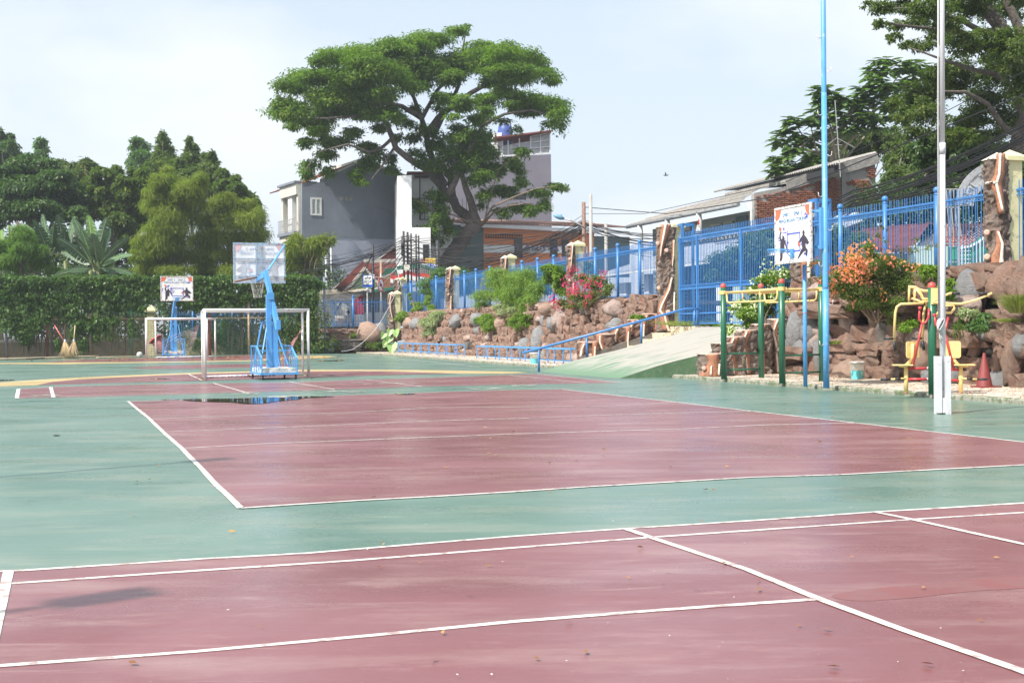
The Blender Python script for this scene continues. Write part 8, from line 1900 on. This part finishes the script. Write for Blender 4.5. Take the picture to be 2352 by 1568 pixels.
FB_ = [(830,20,50,14),(790,55,22,12),(930,55,100,50),(1080,40,110,60),(1250,60,150,80),(1500,50,200,90),(1750,80,180,100),(900,165,50,34),(1040,175,85,36),(1180,150,110,50),(1010,245,56,28),(990,285,30,14),(1100,310,75,32),(1210,310,95,46),(1350,230,130,75),(1500,300,150,90),(1700,310,190,110),(1850,350,150,140),(1450,480,150,100),(1700,500,190,120),(1400,600,200,90),(1650,700,220,120),(1180,650,190,80),(1500,850,200,90),(1250,780,150,80),(1080,800,110,60),(1150,920,120,50),(1800,860,150,110),(1600,960,180,60),(1400,960,160,60),(1300,520,110,80),(1900,600,120,150),(1600,-80,300,100),(1200,-80,260,80),(1900,-80,200,120),(2100,300,200,300),(2100,700,200,250),(1380,160,120,60),(1150,720,120,60),(1000,720,60,50)]
b = px(FB_, z9, YF, .32967, 9, 3.5)
link('crown', leaves_mesh('crown', b, 84000, .125, .055, Lfic, seed=51, clumps=44, spread=.18, shell=.25, droop=.25, flat=.7), ft)
Lbf = leafmat('breadfruit_leaf', (.095, .16, .05), (.17, .265, .09), (.36, .46, .16), .45, .4, .5)
bf = thing('breadfruit_tree', 'breadfruit tree with big lobed leaves behind the tall blue pole', 'tree')
BB = [(220,985,60,40),(250,920,56,36),(310,850,55,36),(370,960,56,40),(420,860,60,36),(470,770,60,40),(530,700,60,46),(610,655,56,34),(500,625,60,36),(690,710,56,36),(650,850,66,46),(700,900,60,40),(800,800,60,46),(830,600,60,46),(900,560,60,40),(950,440,56,38),(880,680,60,46),(980,600,60,46),(1080,470,80,50),(1140,450,46,30),(1200,490,60,40),(950,720,66,46),(1040,680,60,46),(215,1110,50,36),(185,1175,36,24),(255,1200,46,30),(330,1150,46,34),(420,1100,56,40),(760,700,60,42),(880,850,66,46),(560,930,60,46),(480,950,46,36),(1000,820,80,56),(620,780,60,40),(310,1040,50,36),(1060,560,80,50),(740,770,60,40),(860,500,40,26)]
b = px(BB, z9, 66, .32967, 19, 2.0)
# lobed leaves: each with five lobes
def lobed(name, blobs, per, L, mat, sd_):
    rg = np.random.default_rng(sd_); V = []; F = []; at = []
    for c, r in blobs:
        cn_ = np.array(list(c))
        nr = max(3, int(per)); 
        for _ in range(nr):
            tip = cn_ + rg.normal(size=3) * np.array(r) * .55; v_ = rg.random()
            for k in range(8):
                an = 6.283 * k / 8 + rg.uniform(-.3, .3); out = np.array([math.cos(an), math.sin(an), rg.uniform(-.35, .45)]); out /= np.linalg.norm(out)
                sd2 = np.cross(out, [0, 0, 1.0]); sd2 /= np.linalg.norm(sd2) + 1e-6; l = L * rg.uniform(.7, 1.15); p0 = tip + out * l * .12
                dro = np.array([0, 0, -1.0]); o = len(V)
                pts = [p0]
                for s_, u_, w_ in ((1, .25, .12), (1, .38, .30), (1, .48, .10), (1, .62, .28), (1, .70, .09), (1, .82, .19), (0, 1.02, 0), (-1, .82, .19), (-1, .70, .09), (-1, .62, .28), (-1, .48, .10), (-1, .38, .30), (-1, .25, .12)):
                    pts.append(p0 + out * l * u_ + sd2 * s_ * w_ * l + dro * l * (.32 * u_ * u_ + abs(w_) * .25))
                V += pts; n_ = len(pts)
                for i in range(1, n_ - 1): F.append((o, o + i, o + i + 1)); at.append(min(1, v_ * .6 + rg.random() * .4))
    return np_mesh(name, np.array(V), np.array(F), mat, attr=np.array(at))
link('crown', lobed('crown', b, 6, .66, Lbf, 3), bf)
base = gp(1880, 66); base.z = 1.3; lst = [([base, D(1890, 420, 66), D(1930, 300, 66)], [.25, .2, .12])]
for c, r in b[::2]: a = D(1890 + rnd.uniform(-20, 40), rnd.uniform(300, 420), 66); lst.append(([a, a.lerp(c, .5), c], [.07, .05, .02]))
limbs('trunk', lst, paint('pale_bark', (.30, .26, .20), .8, (.2, .17, .13), .4, 4), bf, 6)
def zt(label, Y, bl, n, ll, lw, mat, sd_, name='tree', **kw):
    b = px(bl, z9, Y, .32967, sd_, 1.5); base = gp(z9(bl[0][0], 0)[0], Y); base.z = 1.3; kw.setdefault('clumps', 26); kw.setdefault('spread', .22)
    return tree(name, label, base, D(*z9(bl[0][0], bl[0][1]), Y), b, n, ll, lw, mat, sd_, .18, **kw)
zt('olive-green tree behind the brick gable, under the breadfruit', 72, [(700,980,110,60),(620,1060,120,70),(850,1000,120,70),(500,1120,120,60),(330,1190,90,40),(780,1080,120,70),(950,950,120,70),(420,1170,80,50),(1000,1060,100,80)], 15000, .20, .09, Lmang, 61)
zt('mid-green tree just right of the plastered gable', 62, [(1020,1150,90,80),(1000,1260,80,80),(1080,1060,110,80),(1120,1250,110,90),(1010,1360,70,60),(1170,1120,120,90),(1200,1300,100,80)], 14000, .17, .08, Lmang, 62)
zt('deep green dense tree behind the cable bundle and flagpole', 50, [(1300,1150,150,90),(1250,1020,120,80),(1450,1180,160,90),(1380,1050,150,90),(1550,1080,160,90),(1300,1290,160,80),(1150,1350,120,70),(1500,1290,170,80),(1650,1200,140,100),(1250,1380,160,60),(1700,1080,120,80)], 26000, .19, .085, Ldark, 63)
zt('dark undergrowth behind the rightmost bark pillar', 42, [(1850,1250,140,120),(1950,1350,140,140),(1850,1480,140,120),(1990,1150,100,90),(1750,1420,90,100),(1900,1600,160,120)], 12000, .16, .07, Ldark, 64, trunk=False)
tree('hedge', 'dark green garden mass behind the roofs seen through the right-hand fence', gp(2000, 54), gp(2000, 54), [(D(2030 + i * 38, 468 + (i % 3) * 14, 54 + (i % 2)), (1.2, 1.0, 1.0)) for i in range(8)], 9000, .2, .09, Ldark, 140, .2, cat='hedge', trunk=False)
def z8(x, y): return 1378 + .3296 * x, 344.5 + .3296 * y
def zs(fn, k, label, Y, bl, n, ll, lw, mat, sd_, name='shrub', cat='shrub', stems=5, dy=.5, group=None, ry=None, **kw):
    b = px(bl, fn, Y, k, sd_, dy, ry); o = thing(name, label, cat, group=group)
    kw.setdefault('clumps', 26); kw.setdefault('spread', .38); kw.setdefault('shell', .15); kw.setdefault('top', .3); kw.setdefault('flat', .8); link('foliage', leaves_mesh('foliage', b, int(n * 1.35), ll * .78, lw * .78, mat, seed=sd_, **kw), o)
    if stems:
        low = min(b, key=lambda q: q[0].z); root = Vector((sum(q[0].x for q in b) / len(b), sum(q[0].y for q in b) / len(b), low[0].z - low[1][2] * .5)); rg = random.Random(sd_)
        limbs('stems', [([root + Vector((rg.uniform(-.1, .1), 0, 0)), root.lerp(c, .5) + Vector((rg.uniform(-.1, .1), 0, .05)), c], [.03, .02, .008]) for c, r in rg.sample(b, min(stems, len(b)))], WOODP, o, 5)
    return o
zs(z8, .3296, 'dark glossy shrub tree behind the middle of the gate', 50, [(850,780,90,70),(1000,740,110,80),(1130,700,120,90),(920,860,110,70),(1080,830,120,80),(1200,800,90,100),(1050,640,90,50),(1180,620,90,60),(800,880,60,36)], 12000, .20, .07, Ldark, 71)
zs(z8, .3296, 'bright-edged hedge behind the fence right of the gate', 42, [(1530,640,80,60),(1650,600,90,60),(1560,740,90,70),(1700,700,90,70),(1500,560,60,40),(1800,640,90,60),(1640,780,90,50)], 9000, .14, .07, Lmid, 72)
# clumps glimpsed through the far fence sections
zs(z7 := (lambda x, y: (1091 + .2563 * x, 459.4 + .2563 * y)), .2563, 'blue-green bushes behind the fence right of the feathery shrub', 66, [(600,700,120,60),(760,650,110,70),(900,640,80,60),(1000,600,80,50),(500,640,90,40),(680,780,110,50)], 8000, .20, .08, Lpale, 73)
zs(z7, .2563, 'bushes behind the farthest fence sections', 80, [(-420,760,100,60),(-300,700,100,80),(-180,690,100,80),(-60,720,90,70),(-350,840,120,40),(-150,800,140,60)], 7000, .22, .09, Lpale, 74)
# planted shrubs on and in the rock wall
Lfea = leafmat('feathery_leaf', (.14, .22, .045), (.24, .34, .08), (.38, .46, .16), .5, .5)
Lyg = leafmat('yellow_green_leaf', (.08, .16, .02), (.18, .28, .04), (.40, .44, .10), .4, .5)
Lvar = leafmat('variegated_cream_leaf', (.14, .22, .07), (.42, .46, .28), (.66, .66, .50), .3, .5)
Lbou = leafmat('bougainvillea_leaf', (.09, .13, .035), (.17, .22, .06), (.33, .35, .13), .42, .5)
def onwall(t): 
    return t
zs(z7, .2563, 'feathery light-green shrub with fine drooping leaves on the wall top', ('t', 3.75), [(100,850,95,40),(200,740,105,60),(330,720,110,70),(450,690,90,70),(520,790,75,70),(400,840,120,70),(280,850,100,55),(450,920,80,60),(60,930,60,20),(110,660,50,26),(540,880,50,40),(470,990,46,30),(230,640,70,26)], 9500, .26, .04, Lfea, 81, dy=.8, droop=.35, flat=.5, stems=9, spread=.55, clumps=20)
zs(z7, .2563, 'yellow-green leafy shrub between the feathery one and the bougainvillea pillar', ('t', 3.7), [(700,620,70,36),(760,660,55,60),(680,700,60,50),(740,760,70,50),(650,660,30,40),(770,820,30,30)], 4200, .17, .07, Lyg, 82, stems=5)
def flowers(par, pts, fn, Y, r, mat, n=14, dy=.5):
    rg = np.random.default_rng(5); blobs = [(W(on_t(*fn(x, y), Y[1])[0], Y[1] - .3, on_t(*fn(x, y), Y[1])[1]) if isinstance(Y, tuple) else D(*fn(x, y), Y - .2 + rg.uniform(-dy, dy)), (r * s_, r * s_, r * s_)) for x, y, s_ in pts]
    return link('flowers', kind='stuff', parent=par, me=leaves_mesh('flowers', blobs, n * len(pts), .07 if r < .2 else .09, .06, mat, seed=8, clumps=6, spread=.6, flat=.6, fold=.4))
PINK = leafmat('pink_bract', (.55, .03, .16), (.72, .06, .22), (.80, .20, .36), .4, .5); CORP = leafmat('coral_orange_bract', (.78, .20, .14), (.85, .36, .22), (.88, .28, .32), .4, .5); WHF = leafmat('creamy_white_bract', (.62, .66, .42), (.78, .78, .62), (.82, .82, .72), .35, .5)
bo = zs(z7, .2563, 'pink bougainvillea spilling over the wall beside the slim pillar', ('t', 3.5), [(960,700,60,46),(1040,760,90,60),(1140,720,70,46),(880,850,70,46),(980,860,90,46),(1080,860,80,50),(800,920,50,34),(900,950,60,30),(1180,790,50,40),(1030,930,60,40),(1200,830,40,26)], 5200, .10, .055, Lbou, 83, spread=.38, stems=11)
flowers(bo, [(925,625,1.2),(1010,690,.9),(970,790,1.2),(930,855,1.6),(1065,840,1.6),(1070,740,1.3),(900,820,1),(1185,780,1),(1215,685,1),(870,745,1),(1050,930,.8),(768,895,1.3),(800,965,1.2),(900,675,.9),(980,622,.7),(1150,740,.8),(1010,775,1.2),(985,800,1.3),(1100,710,.8),(1210,660,.8),(850,720,.7),(920,935,1),(1090,860,1),(805,912,.9),(880,755,.8),(955,765,.9)], z7, ('t', 3.35), .13, PINK, 22)
zs(lambda x, y: (861.3 + .1465 * x, 602.9 + .1465 * y), .1465, 'cream-white variegated bush hanging over the far part of the wall', ('t', 3.25), [(1000,830,100,60),(900,830,90,50),(860,940,120,60),(950,960,90,60),(830,1040,100,60),(940,1070,90,60),(850,1120,80,40),(980,800,90,40)], 6500, .15, .06, Lvar, 84, stems=4)
z55 = lambda x, y: (861.3 + .1465 * x, 602.9 + .1465 * y)
zs(z55, .1465, 'green bush at the far left corner of the wall under the short pillar', ('t', 3.2), [(340,850,90,50),(430,810,70,40),(300,910,70,40),(400,880,90,50),(460,830,50,36)], 2800, .20, .08, Lfea, 85, stems=4)
zs(z55, .1465, 'small olive bush in a wall pocket right of the cream variegated bush', ('t', 3.15), [(1700,900,80,50),(1800,860,100,60),(1850,950,90,60),(1750,980,80,50),(1820,1040,60,36),(1640,900,50,40)], 3600, .13, .05, Lyg, 86, stems=4)
zs(z55, .1465, 'thin sapling in front of the farthest fence, left one', ('t', 3.9), [(570,500,30,26),(580,560,26,26),(650,660,60,46),(680,720,66,50),(640,760,60,40),(590,650,30,26)], 1500, .14, .05, Lfea, 87, stems=4, spread=.35)
zs(z55, .1465, 'thin sapling in front of the farthest fence, right one', ('t', 3.9), [(830,560,50,36),(840,640,60,46),(860,710,60,46),(880,750,50,36),(800,620,40,30)], 1500, .14, .05, Lfea, 88, stems=4, spread=.35)
zs(z7, .2563, 'whitish variegated shrub below the feathery shrub', ('t', 3.3), [(230,960,46,24),(300,960,60,30),(260,1000,60,30),(350,990,50,30),(200,1000,36,20)], 2800, .11, .045, Lvar, 89, stems=4)
zs(z7, .2563, 'round bright yellow-green bush in a wall pocket under the feathery shrub', ('t', 3.1), [(400,1060,80,40),(370,1100,60,40),(440,1100,66,46),(400,1140,50,36),(450,1050,40,26)], 3400, .10, .045, Lyg, 90, stems=4)
zs(z7, .2563, 'olive bush low in the wall, left of the bright round one', ('t', 3.05), [(130,1070,60,36),(90,1100,50,30),(150,1120,60,40),(120,1150,50,36),(60,1060,40,26)], 2200, .11, .04, Lfea, 91, stems=4)
zC = lambda x, y: (1292 + .14648 * x, 706.3 + .14648 * y)
zs(zC, .14648, 'low yellow-leaved plant on the fourth stump planter', ('t', 3.2), [(1130,160,70,36),(1220,165,66,40),(1180,190,60,20)], 1100, .11, .05, Lyg, 92, stems=0)
zs(zC, .14648, 'bushy green weed on the landing, right of the handrail top', 45, [(2230,240,60,50),(2300,200,60,50),(2330,270,60,40),(2180,260,40,30),(2400,260,50,40)], 2600, .08, .035, Lmid, 93, stems=3)
zs(z8, .3296, 'grassy weeds at the top of the ramp beside the green posts', 44, [(880,1220,40,20),(830,1230,40,22),(940,1235,50,18),(1000,1240,40,14)], 1500, .12, .02, Lfea, 94, stems=0)
ms = zs(z8, .3296, 'white-flowered shrub between the green posts, arching over the stumps', 37.5, [(1080,1100,80,60),(1160,1050,80,60),(1000,1090,60,50),(1200,900,80,60),(1280,860,50,40),(1130,920,60,36),(1090,1170,60,60),(1040,1210,50,50),(1000,1150,60,36),(1230,1010,60,50),(900,1260,36,30),(1330,990,40,30),(1060,980,60,36),(1180,1120,50,36),(1210,1290,30,26),(930,1100,30,26)], 5200, .115, .06, Lyg, 95, stems=12, spread=.3)
flowers(ms, [(935,1090,1.5),(960,1075,1),(980,1190,1.5),(1170,830,1.5),(1240,830,1.5),(1130,870,1.2),(1200,960,1.5),(1210,1000,1.4),(1080,1080,1.6),(1340,1010,1.6),(1060,1000,1),(900,1250,1.6),(930,1285,1.7),(1090,990,1),(1300,870,1),(1250,870,1),(885,1290,1.2),(1320,1040,1.2),(1050,950,1),(1150,960,1),(1065,1095,1)], z8, 37.2, .12, WHF, 20)
zB = lambda x, y: (1837.5 + .293 * x, 516.8 + .293 * y)
ob_ = zs(zB, .293, 'large orange-red bougainvillea bush on the right-hand rock wall', 29.2, [(420,260,80,40),(480,330,100,70),(400,390,100,70),(600,330,110,80),(700,330,90,70),(560,430,120,80),(700,440,110,80),(450,500,110,60),(620,540,110,60),(760,500,80,60),(300,400,60,50),(280,500,50,50),(380,560,70,30),(820,400,60,70),(730,600,60,36),(540,170,40,30),(560,240,60,40),(660,260,60,36),(780,300,50,36),(880,330,40,30),(700,680,50,30),(740,750,40,30),(800,590,40,30),(350,480,60,50),(640,610,90,40),(480,600,100,36),(840,480,50,60),(200,430,40,40),(560,640,60,24),(500,620,90,30),(660,650,80,30),(430,640,50,24)], 22000, .058, .036, Lbou, 96, dy=.35, stems=14, spread=.42, clumps=30, ry=.38, shell=.1)
flowers(ob_, [(380,215,1.6),(350,285,1.6),(400,255,1.8),(440,250,1.8),(490,300,2),(460,330,1.9),(380,345,1.5),(420,400,1.9),(460,400,1.6),(500,380,1.8),(260,345,1.2),(250,375,1),(290,500,1.2),(265,470,1),(550,140,1),(660,225,1.3),(700,240,1.2),(760,260,1),(820,325,.9),(900,350,1),(640,545,1),(410,600,1.3),(530,430,1),(440,300,1.8),(410,290,1.6),(520,330,1.6),(370,400,1.3),(280,420,1.1),(310,360,1),(480,260,1.4),(470,210,1),(430,175,1),(120,290,.9),(150,270,.8),(250,320,1),(730,290,.8),(560,200,.9),(340,390,1),(395,430,1.2),(500,430,1.1),(260,520,.9),(890,360,.9)], zB, 28.75, .10, CORP, 13, .3)
mb = MB()
for P in (((300,330),(180,290),(110,300),(60,330)), ((700,200),(780,200),(900,210),(1080,155)), ((820,280),(900,190),(905,120)), ((560,140),(600,60),(650,30),(700,20)), ((100,300),(90,380),(60,470))):
    mb.tube([D(*zB(*q), 29) for q in P], .006, 5)
mb.build('long_shoots', WOODP, ob_)
link('shoot_leaves', leaves_mesh('shoot_leaves', [(D(*zB(x, y), 29), (.05, .05, .05)) for x, y in ((180,290),(110,300),(140,285),(60,330),(780,200),(900,210),(1000,180),(1070,155),(905,120),(890,190),(600,60),(650,30),(640,80),(90,380),(70,450),(660,120),(230,300),(850,205),(95,340))], 230, .06, .04, Lbou, seed=5, clumps=5, spread=.8), ob_)
zs(zB, .293, 'yellow variegated shrub in the wall pocket above the red cone', 27.4, [(1310,690,60,26),(1350,720,60,34),(1280,670,36,20),(1370,680,36,20),(1330,750,50,20)], 1500, .065, .035, Lvar, 97, stems=3)
zs(zB, .293, 'broad-leaved bright green plant beside the variegated shrub above the cone', 27.2, [(1400,770,70,30),(1450,720,46,26),(1360,800,50,24),(1420,810,40,22)], 520, .12, .065, Lpale, 98, stems=3)
zs(zB, .293, 'climbing heart-leaved plant behind the top of the flagpole box', 28.4, [(1140,470,46,40),(1170,530,46,40),(1100,510,36,26),(1180,450,30,26)], 750, .10, .07, Lyg, 99, stems=3)
zs(zB, .293, 'upright leafy sapling left of the flagpole on the wall top', 28.6, [(1000,370,50,36),(960,340,36,26),(1050,350,40,34),(1010,430,46,40),(1070,400,36,26),(1020,330,30,20)], 1100, .10, .04, Lyg, 100, stems=5, spread=.35)
zs(zB, .293, 'low green ground plant under the orange bougainvillea', 28, [(850,780,60,26),(820,810,46,20),(890,760,36,20)], 520, .08, .05, Lyg, 120, stems=2)
zs(zB, .293, 'trailing green plant left of the variegated shrub', 27.4, [(1240,800,46,30),(1230,860,36,36),(1260,760,36,20)], 900, .045, .02, Lmid, 121, stems=2)
# grass tufts
Lgr = leafmat('dry_grass_blade', (.14, .18, .05), (.26, .29, .09), (.42, .40, .18), .4, .6)
def tuft(label, fn, c, Y, r, n, h, sd_, t=None):
    h *= .6; r *= .8
    rg = np.random.default_rng(sd_); V = []; F = []; p = D(*fn(*c), Y)
    for i in range(n):
        a = rg.uniform(0, 6.283); rr = r * rg.random() ** .6; b = np.array([p.x + math.cos(a) * rr * .5, p.y + math.sin(a) * rr * .3, p.z]); l = h * rg.uniform(.5, 1.1); le = np.array([math.cos(a) * rr * .9, math.sin(a) * rr * .6, l]); w = np.array([.006, 0, 0]) if n > 200 else np.array([.008, 0, 0])
        m1 = b + le * .55 + np.array([0, 0, l * .12]); tp_ = b + le * np.array([1.3, 1.3, .85]); V += [b - w, b + w, m1 + w * .8, m1 - w * .8, tp_, tp_ + w * .1]; o = 6 * i; F += [(o, o + 1, o + 2, o + 3), (o + 3, o + 2, o + 5, o + 4)]
    return tag(link('grass_tuft', np_mesh('grass_tuft', np.array(V), np.array(F), Lgr, attr=rg.random(len(F)))), label, 'grass', None, None)
tuft('big tuft of fine yellowish grass hanging from the wall at the right edge', zB, (1720, 690), 26.5, .45, 900, .75, 1)
tuft('low grass fringe on the ledge right of the broad-leaved plant', zB, (1640, 760), 27, .5, 260, .16, 2)
tuft('tuft of dry grass at the foot of the gate', z8, (620, 1222), 44.5, 1.6, 500, .35, 3)
tuft('small spiky grass in the planter behind the tall blue pole', zB, (270, 935), 30.5, .25, 120, .18, 4)
# taro
tr_ = thing('taro_plant', 'taro with big heart-shaped leaves at the far foot of the wall', 'taro')
TL = paint('taro_leaf', (.20, .36, .10), .4, (.34, .44, .14), .5, 3, .2)
root = D(*z55(250, 1350), 74); root.z = .08
for x, y, w, ang in ((150, 1110, .38, 1.2), (240, 1060, .4, .4), (320, 1060, .45, -.3), (190, 1210, .4, 1.8), (240, 1170, .4, 1.0), (270, 1270, .62, .1), (180, 1240, .4, 2.0)):
    a = D(*z55(x, y), 73.5); mb = MB(); mb.tube([root, root.lerp(a, .6) + Vector((0, 0, .15)), a], .018, 5); mb.build('leaf_stalk', paint('pale_stalk', (.5, .55, .3), .5), tr_)
    dn = Vector((math.sin(ang) * -.6, -.4, -1)).normalized(); pts = []; sdv = dn.cross(Vector((0, 1, .1))).normalized()
    for u, v_ in ((0, 0), (-.22, .28), (-.05, .50), (.3, .48), (.7, .26), (1.05, 0), (.7, -.26), (.3, -.48), (-.05, -.50), (-.22, -.28)): pts.append(a + dn * u * w + sdv * v_ * w + Vector((0, -abs(v_) * .15, 0)))
    mb = MB(); mb.add(pts, [(0, i, i + 1) for i in range(1, 9)]); lf = mb.build('leaf', TL, tr_); s_ = lf.modifiers.new('t', 'SOLIDIFY'); s_.thickness = .008
zs(z55, .1465, 'dark ground creeper at the foot of the taro', 74, [(150,1310,80,40),(220,1330,70,36),(60,1290,80,40)], 1500, .12, .06, Lmid, 122, stems=0)
for i, (x, y, lab) in enumerate(((790, 765, 'small weed growing on the low cross wall, leftmost'), (880, 0, ''), )):
    if lab: zs(lambda a, b: (a, b), 1.0, lab, 83.5, [(x, y, 12, 9), (x + 30, y + 5, 12, 9), (x + 50, y - 5, 10, 8)], 1600, .16, .06, Lfea, 130 + i, stems=3)
zs(lambda a, b: (a, b), 1.0, 'leafy weeds in the pocket of the low cross wall left of the tan boulder', 83, [(815, 776, 12, 10), (828, 770, 12, 9), (838, 778, 8, 8)], 1500, .16, .07, Lyg, 133, stems=3)
zs(lambda a, b: (a, b), 1.0, 'straggling weeds at the base of the cross wall beside the tan boulder', 82, [(862, 795, 18, 8), (890, 795, 12, 8), (842, 790, 8, 10), (785, 790, 10, 8)], 1400, .14, .05, Lmid, 134, stems=2)

# floodlight poles along the left side (outside the frame; their shadows cross the court)
for i, (x, y, h, lab) in enumerate(((232, 1374, 7.2, 'floodlight pole whose head throws the soft dark patch at the lower left'), (476, 1057, 8.6, 'floodlight pole that throws the long thin shadow across the green paint'), (352, 925, 8.6, 'farther floodlight pole whose thin shadow ends at the puddle'))):
    tip = G(x, y); q = tip + SUN_DIR * (h / math.tan(SUN_EL)); fl_ = thing('floodlight_pole', lab, 'floodlight', group='floodlight poles left of the court')
    mb = MB(); mb.tube([Vector((q.x, q.y, 0)), Vector((q.x, q.y, h))], [.05, .035], 8); mb.build('pole', STL, fl_)
    mb = MB(); mb.box((-.22, -.14, h - .05), (.22, .14, h + .10), Matrix.Translation((q.x, q.y, 0)) @ Matrix.Rotation(.7, 4, 'Z')); mb.build('lamp_head', STL, fl_)
# thin humid air
hb = MB(); hb.box((-320, -45, -1.2), (320, 490, 27)); ho = hb.build('haze', [], kind='stuff')
m = bpy.data.materials.new('haze_air'); m.use_nodes = True; nt = m.node_tree; nt.nodes.clear(); out = nt.nodes.new('ShaderNodeOutputMaterial'); pv = nt.nodes.new('ShaderNodeVolumePrincipled')
pv.inputs['Color'].default_value = (.86, .92, 1, 1); pv.inputs['Density'].default_value = .0005; pv.inputs['Anisotropy'].default_value = .2; nt.links.new(pv.outputs[0], out.inputs['Volume']); ho.data.materials.append(m)
